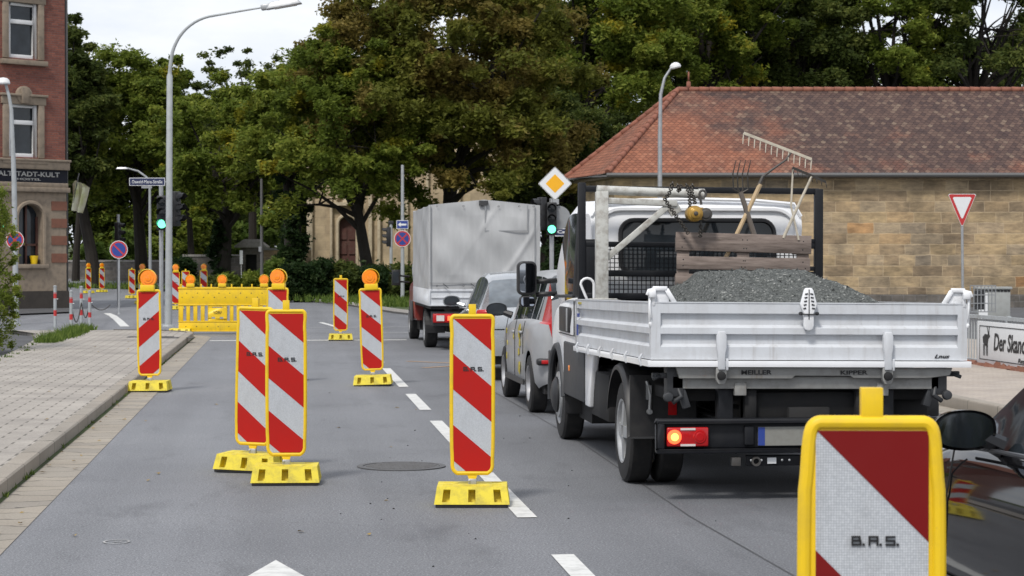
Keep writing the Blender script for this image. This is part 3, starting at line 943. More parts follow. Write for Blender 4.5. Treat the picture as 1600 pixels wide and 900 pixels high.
# manhole cover: ring and patterned disc
mh = G(627, 201)
t = thing("manhole_cover", "round cast iron manhole cover set flush in the asphalt", "manhole cover", (mh.x, mh.y, 0))
m = MB()
m.lathe((0, 0, 0.0), (0, 0, 1), [(0.002, 0.345), (0.009, 0.345), (0.009, 0.30), (0.002, 0.298)], 40)
m.build("rim", M['manhole'], t)
m = MB()
m.lathe((0, 0, 0), (0, 0, 1), [(0.004, 0.295), (0.006, 0.0)], 40)
for i in range(-6, 7):
    for j in range(-6, 7):
        x, y = i * .044 + (j % 2) * .022, j * .044
        if x * x + y * y < .27 ** 2: m.box((x, y, .0085), (.028, .028, .007), taper=.7)
m.build("lid", M['manhole'], t)
p = G(228, 92)
for (px, s, w, d) in ((235, 79, .9, .5), (272, 80, .75, .45)):
    q = G(px, s)
    m = MB()
    m.b2((q.x - w / 2, q.y - d / 2, .10), (q.x + w / 2, q.y + d / 2, .106))
    for k in range(7): m.b2((q.x - w / 2 + .05 + k * (w - .1) / 7, q.y - d / 2 + .05, .106), (q.x - w / 2 + .09 + k * (w - .1) / 7, q.y + d / 2 - .05, .11))
    tag(m.build("drain_cover", M['iron']), "grey iron cover in the pavement, %s" % ("left one, beside the beacon with a lamp" if px == 235 else "right one, at the foot of the tall lamp post"), "drain cover", "iron covers in the pavement")

# grass tufts and weeds along the edges (countless: stuff)
def blades(name, spots, mat, h=(0.05, 0.22), w=0.012, label=None, seed=1):
    rnd = np.random.RandomState(seed)
    V, Fc = [], []
    for (x, y, z, r, n, hs) in spots:
        for _ in range(n):
            a, rr = rnd.rand() * 6.283, r * math.sqrt(rnd.rand())
            px, py = x + math.cos(a) * rr * 1.0, y + math.sin(a) * rr * 1.6
            hh = (h[0] + (h[1] - h[0]) * rnd.rand()) * hs
            b = rnd.rand() * 6.283
            dx, dy = math.cos(b) * w, math.sin(b) * w
            lx, ly = rnd.randn() * hh * .35, rnd.randn() * hh * .35
            k = len(V)
            V += [(px - dx, py - dy, z), (px + dx, py + dy, z), (px + lx * .5 + dx * .7, py + ly * .5 + dy * .7, z + hh * .6), (px + lx * .5 - dx * .7, py + ly * .5 - dy * .7, z + hh * .6), (px + lx, py + ly, z + hh)]
            Fc += [(k, k + 1, k + 2, k + 3), (k + 3, k + 2, k + 4)]
    me = bpy.data.meshes.new(name)
    me.from_pydata(V, [], Fc)
    me.materials.append(mat)
    at = me.attributes.new("leaf", 'FLOAT', 'FACE')
    at.data.foreach_set("value", rnd.rand(len(Fc)))
    o = bpy.data.objects.new(name, me)
    col.objects.link(o)
    tag(o, label, "grass", kind='stuff')
    return o
sp = []
for i in range(40):
    t_ = i / 39
    q = G(75 + 60 * t_ + random.uniform(-8, 8), 85 - 14 * t_, 0.05)
    sp.append((q.x, q.y, 0.05, 0.22, 60, 1.1))
for i in range(26):
    sp.append((-4.35 + random.uniform(-.08, .08) - max(0, i * 1.2 + 12 - 36) * .07, 12 + i * 1.2, 0.07, 0.10, 25, 0.4))
blades("grass", sp, M['leaf_fresh'], label="bright green grass tufts growing at the left edge of the pavement")
sp = []
for i in range(60):
    y = 9.5 + 3.2 * random.random() ** 1.3
    sp.append((KB + 0.02, y, 0.0, 0.03, 26, 0.45))
for i in range(30):
    sp.append((KB + 0.02, 12 + 25 * random.random(), 0.0, 0.02, 5, 0.25))
blades("weeds", sp, M['leaf_fresh'], w=0.006, label="small weeds and moss growing in the kerb joint", seed=3)
sp = []
for i in range(300):
    px = random.uniform(330, 640)
    s0 = 34 + (px - 330) * 0.05
    q = G(px, s0 - random.uniform(0.3, 6))
    sp.append((q.x, q.y, .10, .7, 14, 1.5))
for i in range(120):
    q = G(random.uniform(100, 330), random.uniform(22, 28.5) + 1.5)
    sp.append((q.x, q.y, .14, .9, 14, 1.6))
blades("grass", sp, M['leaf_fresh'], w=0.03, label="uncut grass on the verge under the trees beyond the junction", seed=5)
# dark crumbs of grit and leaves on the asphalt
m = MB()
for i in range(34):
    q = G(random.choice([random.uniform(420, 1250), random.uniform(560, 900)]), random.uniform(120, 300))
    r_ = random.uniform(.003, .009)
    m.lathe((q.x, q.y, 0.0), (0, 0, 1), [(0.0, r_), (r_ * .7, r_ * .7), (r_, 0)], 6)
tag(m.build("grit", M['under']), "scattered dark crumbs of grit on the asphalt", "grit", kind='stuff')

rl = random.Random(12)
m = MB()
for i in range(110):
    k = rl.random()
    if k < .45: x, y, z = KB + rl.uniform(.02, .34), rl.uniform(8, 40), .012
    elif k < .8: x, y, z = rl.uniform(-4.2, -2.1), rl.uniform(9, 40), .108
    else: x, y, z = rl.uniform(-1.4, 1.4), rl.uniform(7, 38), .006
    s_ = rl.uniform(.015, .035); a_ = rl.uniform(0, 6.28); c_, d_ = math.cos(a_) * s_, math.sin(a_) * s_
    m.add([(x - c_, y - d_, z), (x + d_ * .6, y - c_ * .6, z + rl.uniform(0, .012)), (x + c_, y + d_, z + .004), (x - d_ * .6, y + c_ * .6, z + rl.uniform(0, .012))], [(0, 1, 2, 3)])
tag(m.build("fallen_leaves", M['fallen'], fixn=False), "small dry leaves scattered over pavement, gutter and road", "leaves", kind='stuff')
# ------------------------------------------------------------------ corner house (left)
def corner_house():
    p = CW(-14.8, 70.0)
    t = thing("brick_house", "red brick corner house with sandstone ground floor and white windows", "house", p, -TH + R(46))
    # local: x runs left (negative) along the facade, -y towards the street
    W = -9.0
    top = 14.5
    m = MB()                                   # brick wall with window openings as real holes
    cols = [(-2.17, -1.05), (-5.6, -4.4)]
    rows = [(4.99, 6.70), (8.2, 10.0), (11.7, 13.4)]
    xs = sorted([W, 0] + [c for cc in cols for c in cc])
    zs = sorted([4.62, top] + [r for rr in rows for r in rr])
    for i in range(len(xs) - 1):
        for j in range(len(zs) - 1):
            if any(abs(xs[i] - c[0]) < .01 for c in cols) and any(abs(zs[j] - r[0]) < .01 for r in rows): continue
            m.b2((xs[i], 0, zs[j]), (xs[i + 1], 0.35, zs[j + 1]))
    m.b2((W, 0.36, 0), (-0.002, 9, top))
    m.build("wall", M['brick'], t)
    m = MB()                                   # ground floor in sandstone with an arched window
    ax0, ax1, az0, az1 = -1.83, -0.93, 1.5, 3.05
    m.b2((W, -.03, 0.5), (ax0 - .0, .35, 3.86)); m.b2((ax1, -.03, 0.5), (0.02, .35, 3.86))
    m.b2((ax0, -.03, 0.5), (ax1, .35, az0))
    arcp = [((ax0 + ax1) / 2 + .45 * math.cos(R(a)), az1 + .40 * math.sin(R(a))) for a in range(0, 181, 15)]
    m.prism([(ax1, 3.86)] + arcp + [(ax0, 3.86)], -.03, .35)
    m.build("ground_floor", M['trim'], t)
    for zz in (1.55, 2.13, 2.70, 3.27):
        m = MB(); m.b2((-.56, -.05, zz), (.035, .05, zz + .30)); m.build("quoin", M['red_stone'], t)
    m = MB(); m.b2((W, -.12, 0), (.10, .4, .62)); m.build("plinth", M['plinth'], t)
    m = MB()
    m.b2((W, -.16, 3.86), (.10, .3, 4.02)); m.b2((W, -.10, 4.02), (.06, .3, 4.17))
    m.b2((W, -.14, 4.60), (.10, .3, 4.92)); m.b2((W, -.18, 4.86), (.13, .3, 4.94))
    m.build("cornice", M['trim'], t, bevel=.015)
    m = MB(); m.b2((W, -.08, 4.17), (.03, .2, 4.60)); sb = m.build("signboard", M['board_black'], t)
    text_mesh("ALTSTADT-KULT", 2.35, 0.16, (-1.45, -.09, 4.44), 0, M['pale_ink'], sb)
    text_mesh("HOSTEL", .9, 0.07, (-1.45, -.09, 4.27), 0, M['pale_ink'], sb)
    # surrounds, sills
    for (c0, c1) in cols:
        for k, (r0, r1) in enumerate(rows):
            f = MB()
            f.b2((c0 - .22, -.06, r0 - .02), (c0, .2, r1)); f.b2((c1, -.06, r0 - .02), (c1 + .22, .2, r1))
            f.b2((c0 - .28, -.07, r1), (c1 + .28, .2, r1 + .26))
            f.b2((c0 - .32, -.14, r1 + .26), (c1 + .32, .2, r1 + .34))
            if k == 0:
                f.lathe(((c0 + c1) / 2, -.1, r1 + .3), (0, 1, 0), [(0, .02), (0, .30), (.2, .30)], 16)
                f.box(((c0 + c1) / 2, -.1, r1 + .28), (.24, .1, .5), taper=1.3)
            f.build("window_surround", M['trim'], t, bevel=.01)
            s = MB(); s.b2((c0 - .3, -.16, r0 - .22), (c1 + .3, .2, r0 - .06)); s.build("window_sill", M['trim'], t, bevel=.01)
            w = MB()
            x0, x1 = c0, c1
            tz = r0 + (r1 - r0) * .66
            for a, b in (((x0, r0), (x0 + .13, r1)), ((x1 - .15, r0), (x1, r1)), ((x0 + .13, r0), (x1 - .15, r0 + .12)), ((x0 + .13, r1 - .10), (x1 - .15, r1)), ((x0 + .13, tz - .07), (x1 - .15, tz + .07))):
                w.b2((a[0], .06, a[1]), (b[0], .15, b[1]))
            wo = w.build("window", M['cream_plastic'], t, bevel=.008)
            g = MB(); g.b2((x0 + .05, .145, r0 + .05), (x1 - .05, .155, r1 - .05)); g.build("pane", M['glass'], wo)
    # arched window
    w = MB()
    w.b2((ax0, .2, az0), (ax0 + .07, .26, az1)); w.b2((ax1 - .07, .2, az0), (ax1, .26, az1)); w.b2(((ax0 + ax1) / 2 - .03, .2, az0), ((ax0 + ax1) / 2 + .03, .26, az1 + .38)); w.b2((ax0, .2, 2.1), (ax1, .26, 2.17))
    wo = w.build("arched_window", M['door_wood'], t)
    g = MB(); g.prism([(ax1, az0)] + arcp + [(ax0, az0)], .28, .30); g.build("pane", M['glass'], wo)
    r = MB()
    rr = [((ax0 + ax1) / 2 + .52 * math.cos(R(a)), -.06, az1 + .47 * math.sin(R(a))) for a in range(0, 181, 12)]
    r.tube([((ax1 + .07), -.06, az0)] + rr + [((ax0 - .07), -.06, az0)], .07, 6)
    r.build("window_surround", M['trim'], t)
    s = MB(); s.b2((ax0 - .2, -.14, az0 - .14), (ax1 + .2, .2, az0)); s.build("window_sill", M['trim'], t, bevel=.01)
    pot = MB(); pot.lathe((-1.15, .1, az0), (0, 0, 1), [(0, .0), (0, .1), (.28, .14), (.28, 0)], 12)
    tag(pot.build("flower_pot", M['yellow'], None), "small yellow pot standing on the sill of the arched window", "pot")
    bpy.context.view_layer.update()
    o = [x for x in col.objects if x.name.startswith("flower_pot")][0]
    o.matrix_world = t.matrix_world.copy()
    # roof edge
    m = MB(); m.b2((W, -.5, top), (.5, 9, top + .35)); m.prism([(-.5, top + .35), (9, top + .35), (4.5, top + 4)], W, .4, 'yz'); m.build("roof", M['ridge'], t)
    d = MB(); d.tube([(.12, .1, .3), (.12, .1, top)], .05, 8); d.build("downpipe", M['dark_pole'], t)
corner_house()

# ------------------------------------------------------------------ long sandstone house with tiled roof (right)
def stone_house():
    t = thing("stone_house", "long sandstone building with red tiled hipped roof behind the white truck", "house", CW(3.54, 73), -TH)
    # local x right, y away; origin at the near left wall corner
    m = MB()
    pts = [(0, 0), (24, 0), (24, 11), (3, 11), (-1.05, 5.2)]
    m.prism(pts, 0, 4.55, 'xy')
    m.build("wall", M['sandstone'], t)
    m = MB()                                   # eaves board and gutter
    ev = [(24.5, -.42), (-.28, -.42), (-1.6, 4.7), (2.6, 11.4)]
    m.tube([(x, y, 4.56) for x, y in ev], .075, 8)
    m.build("rain_gutter", M['dark_pole'], t)
    m = MB()
    m.prism([(24, -.25), (-.15, -.25), (-1.3, 4.9), (3, 11.3), (24, 11.3)], 4.46, 4.555, 'xy')
    m.build("eaves", M['trim'], t)
    # roof slopes with UV in metres
    ez, rz_ = 4.62, 7.93
    E = [(-.25, -.4), (24.6, -.4), (24.6, 11), (3.2, 11), (-1.6, 4.8)]
    RL, RR = (2.62, 5.3), (24.6, 5.3)
    faces = [[(*E[0], ez), (*E[1], ez), (*RR, rz_), (*RL, rz_)], [(*E[4], ez), (*E[0], ez), (*RL, rz_)], [(*E[3], ez), (*E[4], ez), (*RL, rz_)], [(*E[2], ez), (*E[3], ez), (*RL, rz_), (*RR, rz_)]]
    V, Fs, UV = [], [], []
    for f in faces:
        k = len(V); P = [Vector(p) for p in f]
        u = (P[1] - P[0]).normalized(); nn = u.cross(P[2] - P[0]).normalized(); v = nn.cross(u)
        V += [tuple(p) for p in P]; Fs.append(tuple(range(k, k + len(P))))
        UV += [((p - P[0]).dot(u), (p - P[0]).dot(v)) for p in P]
    me = bpy.data.meshes.new("roof"); me.from_pydata(V, [], Fs)
    uvl = me.uv_layers.new(name="UVMap")
    for i, uv in enumerate(UV): uvl.data[i].uv = uv
    me.materials.append(M['roof'])
    o = bpy.data.objects.new("roof", me); col.objects.link(o); o.parent = t
    m = MB()
    def ridge(a, b, r=.10):
        a, b = Vector(a), Vector(b); L = (b - a).length; n = int(L / .38)
        for i in range(n):
            m.cyl(a.lerp(b, i / n), a.lerp(b, (i + 1.08) / n), r * 1.12, r * .92, 8)
    ridge((*E[0], ez + .03), (*RL, rz_ + .03)); ridge((*E[4], ez + .03), (*RL, rz_ + .03)); ridge((*RL, rz_ + .02), (*RR, rz_ + .02))
    m.build("ridge_tiles", M['ridge'], o)
    m = MB(); m.cyl((3.0, 5.3, rz_), (3.0, 5.3, rz_ + .32), .10, .07, 10); m.cyl((3.0, 5.3, rz_ + .32), (3.0, 5.3, rz_ + .68), .035, .03, 8)
    m.build("roof_finial", M['ridge'], o)
    # raised plinth course and a small dark terrace strip in front
    m = MB(); m.b2((-.05, -.08, 0), (24, .0, .45)); m.build("plinth", M['rubble'], t)
stone_house()

# ------------------------------------------------------------------ church front behind the trees
def church():
    s = 28.0
    Z = F / s
    def X(px): return (px - 484) / s
    t = thing("church", "pale sandstone church front with arched brown door behind the trees", "church", CW((484 - 800) / s, Z), -TH)
    top = 9.5
    dl, dr, dz, rz_ = X(529), X(557), 0.2, 3.6
    cx = (dl + dr) / 2; rad = (dr - dl) / 2
    arcp = [(cx + rad * math.cos(R(a)), rz_ + rad * math.sin(R(a)) * 1.05) for a in range(0, 181, 15)]
    m = MB()
    m.b2((0, 0, 0), (dl, 1, top)); m.b2((dr, 0, 0), (12.5, 1, top)); m.prism([(dr, top)] + arcp + [(dl, top)], 0, 1)
    m.b2((0, 1.01, 0), (12.5, 14, top))
    m.build("wall", M['church'], t)
    m = MB()
    for a, b in ((-.15, .18), (X(516), X(520)), (X(561), X(565)), (X(576), X(582)), (X(590), X(595)), (X(632), X(638)), (X(666), X(670)), (X(712), X(720))):
        m.b2((a, -.30, 0), (b, 0, top)); m.b2((a - .06, -.38, 0), (b + .06, 0, .9))
    m.b2((0, -.34, top - .6), (12.5, 0, top - .2))
    m.build("pilasters", M['church_trim'], t, bevel=.03)
    m = MB()
    m.tube([(dr + .06, -.06, dz)] + [(p[0] + (p[0] - cx) * .1, -.06, p[1] + .05) for p in arcp] + [(dl - .06, -.06, dz)], .10, 6)
    zz = H(318, s)
    m.b2((X(516), -.36, zz - .12), (X(566), 0, zz + .06))
    r2 = (X(557) - X(520)) / 2
    m.tube([(cx + r2 * math.cos(R(a)), -.12, zz + .05 + r2 * .95 * math.sin(R(a))) for a in range(0, 181, 12)], .12, 6)
    m.box((cx, -.15, zz + .35), (.5, .2, .6), taper=.6)
    m.build("portal", M['church_trim'], t)
    m = MB(); m.prism([(dr, dz)] + arcp + [(dl, dz)], .28, .36)
    for i in range(2):
        for j in range(4):
            x0 = dl + .06 + i * rad; z0 = dz + .15 + j * .82
            m.b2((x0, .22, z0), (x0 + rad - .12, .285, z0 + .62))
    m.build("door", M['door_wood'], t)
    r = MB(); r.prism([(-.4, top), (13, top), (6.2, top + 2.5)], -.2, 14); r.build("roof", M['slate'], t)
church()

# ------------------------------------------------------------------ garden walls and gate pillar on the far side
def wall_seg(name, label, p, q, h, th=0.4, mat='rubble', kind="wall"):
    p, q = Vector(p), Vector(q)
    d = q - p
    t = thing(name, label, kind, p, math.atan2(d.y, d.x))
    L = d.length
    m = MB(); m.b2((0, -th / 2, -.3), (L, th / 2, h)); m.build("masonry", M[mat], t)
    m = MB(); n = int(L / .8)
    for i in range(n): m.b2((L * i / n + .01, -th / 2 - .06, h + random.uniform(0, .03)), (L * (i + 1) / n - .01, th / 2 + .06, h + .12))
    m.build("coping", M['conc'], t)
s1 = 29.0
wall_seg("garden_wall", "low grey stone wall left of the small roofed gate under the trees", G(286, s1, .0), G(376, s1, .0), H(401, s1))
wall_seg("garden_wall", "low stone wall between the roofed gate and the ivy covered tree", G(412, s1, .0), G(486, s1, .0), H(391, s1), mat='sandstone')
wall_seg("garden_wall", "long low stone wall beside the brick corner house at the end of the side road", G(60, 24, .6), G(284, 25.5, .6), .95)
q = G(394, 29.6)
t = thing("gate_house", "small roofed stone gate pillar in the low wall", "gate", q, -TH)
m = MB(); m.b2((-.55, -.5, -.2), (-.3, .5, 2.3)); m.b2((.3, -.5, -.2), (.55, .5, 2.3)); m.b2((-.3, -.5, 1.95), (.3, .5, 2.3)); m.build("pillar", M['rubble'], t)
m = MB(); m.prism([(-.85, 2.3), (.85, 2.3), (.85, 2.38), (.35, 2.75), (-.35, 2.75), (-.85, 2.38)], -.75, .75); m.build("roof", M['conc'], t, bevel=.03)
m = MB(); m.b2((-.3, -.1, -.2), (.3, 0, 1.95)); m.build("door", M['under'], t)
q = G(377, 30)
m = MB(); m.box((q.x, q.y, H(402, 30)), (.16, .05, .72)); m.cyl((q.x, q.y + .03, 0), (q.x, q.y + .03, H(402, 30)), .02)
tag(m.build("notice_board", M['sign_white']), "narrow white notice board fixed beside the roofed stone gate", "sign")

# ------------------------------------------------------------------ trees
def leaves_mesh(name, centers, n_per, spread, size, mat, seed, flat=0.6, parent=None, loc=(0, 0, 0)):
    rnd = np.random.RandomState(seed)
    C = np.repeat(np.array([c[:3] for c in centers]), n_per, 0)
    rr = np.repeat(np.array([c[3] for c in centers]), n_per, 0)
    N = len(C)
    d = rnd.randn(N, 3); d /= np.linalg.norm(d, axis=1)[:, None]
    rad = (rnd.rand(N) ** 0.55) * rr * spread * (0.75 + 0.5 * np.sin(d[:, 0] * 5 + rr * 40) * np.sin(d[:, 1] * 4 + rr * 23))
    P = C + d * rad[:, None] * np.array([1, 1, flat])
    # each leaf spray: a bent pair of quads with ragged corners
    a = rnd.randn(N, 3); a[:, 2] *= 0.55; a /= np.linalg.norm(a, axis=1)[:, None]
    b = np.cross(a, rnd.randn(N, 3)); b /= np.linalg.norm(b, axis=1)[:, None]
    nrm = np.cross(a, b)
    s = (size * (0.55 + 0.9 * rnd.rand(N)))[:, None]
    j = lambda k: (0.75 + 0.5 * rnd.rand(N))[:, None] * k
    v0 = P - a * s * j(1.0)
    v1 = P + b * s * j(.42) - a * s * .15 + nrm * s * .15
    v2 = P + a * s * j(1.0) + nrm * s * .1
    v3 = P - b * s * j(.42) - a * s * .1
    V = np.stack([v0, v1, v2, v3], 1).reshape(-1, 3)
    me = bpy.data.meshes.new(name)
    me.vertices.add(N * 4); me.vertices.foreach_set("co", V.ravel())
    me.loops.add(N * 4); me.polygons.add(N)
    me.loops.foreach_set("vertex_index", np.arange(N * 4))
    me.polygons.foreach_set("loop_start", np.arange(N) * 4)
    me.polygons.foreach_set("loop_total", np.full(N, 4))
    me.update(calc_edges=True)
    at = me.attributes.new("leaf", 'FLOAT', 'FACE')
    base = np.repeat(rnd.rand(len(centers)) * .5, n_per)
    at.data.foreach_set("value", np.clip(base + rnd.rand(N) * .55, 0, 1))
    me.materials.append(mat)
    o = bpy.data.objects.new(name, me)
    col.objects.link(o)
    o.parent = parent
    o.location = loc
    return o

def tree(name, label, px, s, base, crown, mat, seed, trunk_r=.3, lean=(0, 0), n_cl=80, n_per=220, size=.22, dens=3.4, lsz=.52, clr=(.9, 1.5), group=None, split=.5, sub=True, ndir=14, droop=0, gz=0.0):
    """crown = (centre px, top py, bottom py, half width px); all turned into metres at the tree's own distance"""
    Z = F / s
    p = G(px, s)
    gz = elev(p.x, p.y)
    t = thing(name, label, "tree", (p.x, p.y, gz), random.uniform(-.2, .2) - TH * 0, group)
    t.rotation_euler = (0, 0, -TH)
    rnd = random.Random(seed)
    cx = (crown[0] - px) / s; top = H(crown[1], s) - gz; bot = H(crown[2], s) - gz
    cz, rz_, rx = (top + bot) / 2, (top - bot) / 2, crown[3] / s
    # trunk and limbs
    m = MB()
    hs = bot + (top - bot) * .12
    tp = [Vector((0, 0, -.2)), Vector((lean[0] * .2, 0, hs * .33)), Vector((lean[0] * .65, 0, hs * .7)), Vector((lean[0], lean[1], hs))]
    m.tube(tp, [trunk_r * 1.25, trunk_r, trunk_r * .85, trunk_r * .7], 9)
    cl = []
    for k in range(n_cl):
        while True:
            d = Vector((rnd.gauss(0, 1), rnd.gauss(0, 1), rnd.gauss(0, 1))).normalized()
            if d.z > -.75: break
        rr = rnd.uniform(.35, 1.08) ** .6
        c = Vector((cx + d.x * rx * rr, d.y * rx * .85 * rr, cz + d.z * rz_ * rr))
        # uneven outline
        c += Vector((rnd.gauss(0, .35), rnd.gauss(0, .35), rnd.gauss(0, .4)))
        cl.append((c.x, c.y, c.z, rnd.uniform(*clr) * .82))
        if rnd.random() < .45:                   # short shoots that break the outline
            cl.append((c.x + d.x * rnd.uniform(.6, 1.3), c.y + d.y * .9, c.z + d.z * rnd.uniform(.6, 1.2), rnd.uniform(.3, .6)))
    for k in range(ndir):
        c = cl[k * len(cl) // ndir]
        e = Vector(c[:3]); b = tp[-1] if rnd.random() < .6 else tp[2].lerp(tp[3], rnd.random())
        midp = b.lerp(e, .5) + Vector((rnd.uniform(-.3, .3), rnd.uniform(-.3, .3), rnd.uniform(.1, .6)))
        m.tube([b, b.lerp(midp, .5) + Vector((0, 0, .15)), midp, e], [trunk_r * .45, trunk_r * .32, trunk_r * .22, trunk_r * .06], 6)
        for q in range(2):
            c2 = cl[rnd.randrange(len(cl))]
            e2 = midp.lerp(Vector(c2[:3]), .5)
            m.tube([midp, midp.lerp(e2, .5) + Vector((0, 0, .1)), e2], [trunk_r * .18, trunk_r * .12, .015], 5)
    m.build("trunk", M['bark'], t)
    leaves_mesh("crown", cl, int(n_per * dens), 1.0, size * lsz, mat, seed, parent=t, flat=.62)
    return t

L_ = M
# the tall browning tree in the middle
tree("chestnut_tree", "large browning broad tree with forked trunk behind the tarpaulin truck", 700, 36, 0, (700, -70, 330, 212), L_['leaf_brown'], 11, trunk_r=.38, lean=(.1, 0), n_cl=230, n_per=330, size=.20, clr=(.9, 1.6), ndir=22)
tree("maple_tree", "green tree with yellowing leaves and a leaning dark trunk before the church", 578, 37, 0, (545, 75, 352, 116), L_['leaf_turning'], 12, trunk_r=.27, lean=(-.55, 0), n_cl=100, n_per=260, size=.18, clr=(.7, 1.3))
tree("maple_tree", "green and yellow tree just left of the browning tree", 462, 33, 0, (478, 95, 290, 100), L_['leaf_turning'], 13, trunk_r=.3, n_cl=85, n_per=260, size=.2, clr=(.8, 1.4))
tree("broadleaf_tree", "mid green tree behind the yellow barrier and its lamps", 350, 30, 0, (350, 150, 345, 108), L_['leaf_green'], 14, trunk_r=.33, lean=(.2, 0), n_cl=90, n_per=260, size=.22, clr=(.9, 1.5))
tree("broadleaf_tree", "tall green tree between the brick house and the tall lamp post", 222, 26, 0, (205, 98, 335, 100), L_['leaf_green'], 15, trunk_r=.38, lean=(-.3, 0), n_cl=120, n_per=280, size=.26, clr=(1.0, 1.8))
tree("broadleaf_tree", "dark tree with leaning trunk close beside the brick house", 148, 27, 0, (105, 55, 330, 52), L_['leaf_dark'], 16, trunk_r=.36, lean=(-.9, 0), n_cl=80, n_per=260, size=.26, clr=(.9, 1.5))
tree("broadleaf_tree", "thinly leaved tree standing against the sky behind the curved lamp arm", 395, 26, 0, (390, 88, 230, 72), L_['leaf_dark'], 17, trunk_r=.25, n_cl=46, n_per=40, size=.22, clr=(.5, 1.0), ndir=24)
tree("broadleaf_tree", "green tree filling the gap between thin tree and browning tree", 500, 27, 0, (520, 70, 300, 62), L_['leaf_green'], 18, trunk_r=.3, n_cl=90, n_per=240, size=.25, clr=(.9, 1.5))
tree("maple_tree", "green tree with many yellow leaves left of the tiled roof", 905, 31, 0, (935, -110, 225, 150), L_['leaf_turning'], 19, trunk_r=.35, n_cl=190, n_per=280, size=.22, clr=(.9, 1.6))
tree("broadleaf_tree", "dark tree low behind the priority road sign and the signal", 860, 33, 0, (880, 150, 400, 95), L_['leaf_dark'], 20, trunk_r=.3, n_cl=100, n_per=240, size=.2, clr=(.8, 1.4))
tree("maple_tree", "yellow green tree rising over the left end of the tiled roof", 1110, 29, 0, (1095, -130, 190, 105), L_['leaf_turning'], 21, trunk_r=.35, n_cl=150, n_per=260, size=.22, clr=(.9, 1.6))
tree("broadleaf_tree", "dark green tree above the middle of the tiled roof", 1250, 28, 0, (1235, -120, 210, 120), L_['leaf_dark'], 22, trunk_r=.4, n_cl=170, n_per=230, size=.25, clr=(1.0, 1.6))
tree("broadleaf_tree", "green tree with sky gaps above the right half of the tiled roof", 1390, 28, 0, (1385, -110, 200, 115), L_['leaf_green'], 23, trunk_r=.4, n_cl=95, n_per=210, size=.25, clr=(.9, 1.4), ndir=24)
tree("broadleaf_tree", "dark loose tree above the right end of the tiled roof", 1520, 28, 0, (1525, -120, 205, 130), L_['leaf_dark'], 24, trunk_r=.4, n_cl=85, n_per=200, size=.25, clr=(.9, 1.4), ndir=26)
tree("broadleaf_tree", "slender dark tree between the left end of the roof and the yellowing tree", 1010, 26, 0, (1010, -60, 260, 90), L_['leaf_dark'], 25, trunk_r=.3, n_cl=100, n_per=220, size=.26, clr=(1.0, 1.7))
for (lx, ly, src, lab) in ((-9, -30, "chestnut_tree", "browning tree added behind the camera for reflections, left of the road"), (2, -48, "maple_tree", "green tree added behind the camera for reflections, at the end of the road"), (18.5, -36, "maple_tree", "yellowing tree added behind the camera for reflections, right of the road"), (27, -40, "chestnut_tree", "browning tree added behind the camera for reflections, far right of the road")):
    o_ = [x for x in col.objects if x.name == src][0]
    dup(o_, (lx, ly, 0), 1.3, lab)  # unseen trees added so mirrors and glossy paint have something to reflect
# row of farther trees that closes the view under and between the crowns
for i, (px, top_, w, mt, lab) in enumerate(((120, 190, 70, 'leaf_dark', "far dark tree beside the corner house, low behind the side road"),
        (205, 240, 60, 'leaf_green', "far green tree seen low behind the curved lamp arm and street name sign"),
        (285, 170, 70, 'leaf_green', "far green tree right of the tall lamp post's shaft"),
        (330, 210, 60, 'leaf_dark', "far dark tree seen low behind the yellow barrier"),
        (420, 190, 70, 'leaf_dark', "far dark tree low behind the roofed stone gate"),
        (500, 200, 60, 'leaf_green', "far green tree at the left edge of the church front"),
        (640, 90, 90, 'leaf_dark', "far dark tree above the church front"),
        (760, 60, 90, 'leaf_dark', "far dark tree behind the browning tree's right side"),
        (850, 100, 80, 'leaf_dark', "far dark tree above the tarpaulin truck's right edge"),
        (1180, 20, 95, 'leaf_dark', "far dark tree over the roof between yellow green tree and dark tree"),
        (1320, 30, 90, 'leaf_dark', "far dark tree in the gap above the roof's middle"),
        (1460, 40, 90, 'leaf_dark', "far dark tree in the gap above the roof's right half"),
        (1590, 20, 90, 'leaf_dark', "far dark tree at the right edge above the roof"))):
    tree("broadleaf_tree", lab, px, 21.5, 0, (px, top_, 420, w), M[mt], 60 + i, trunk_r=.3, n_cl=70, n_per=150, size=.34, clr=(1.3, 2.2), group="far row of trees behind the junction", ndir=8)
for i, (px, s_, tr, ln) in enumerate(((118, 25, .22, .3), (345, 28, .28, .2), (300, 26, .2, -.2))):
    tree("broadleaf_tree", ["slim dark trunked tree right beside the corner house wall", "ivy dark trunked tree behind the barrier's middle lamp", "slim tree behind the round clipped bush"][i], px, s_, 0, (px, 170, 330, 55), M['leaf_dark'], 80 + i, trunk_r=tr, lean=(ln, 0), n_cl=45, n_per=200, size=.24, clr=(.9, 1.5))

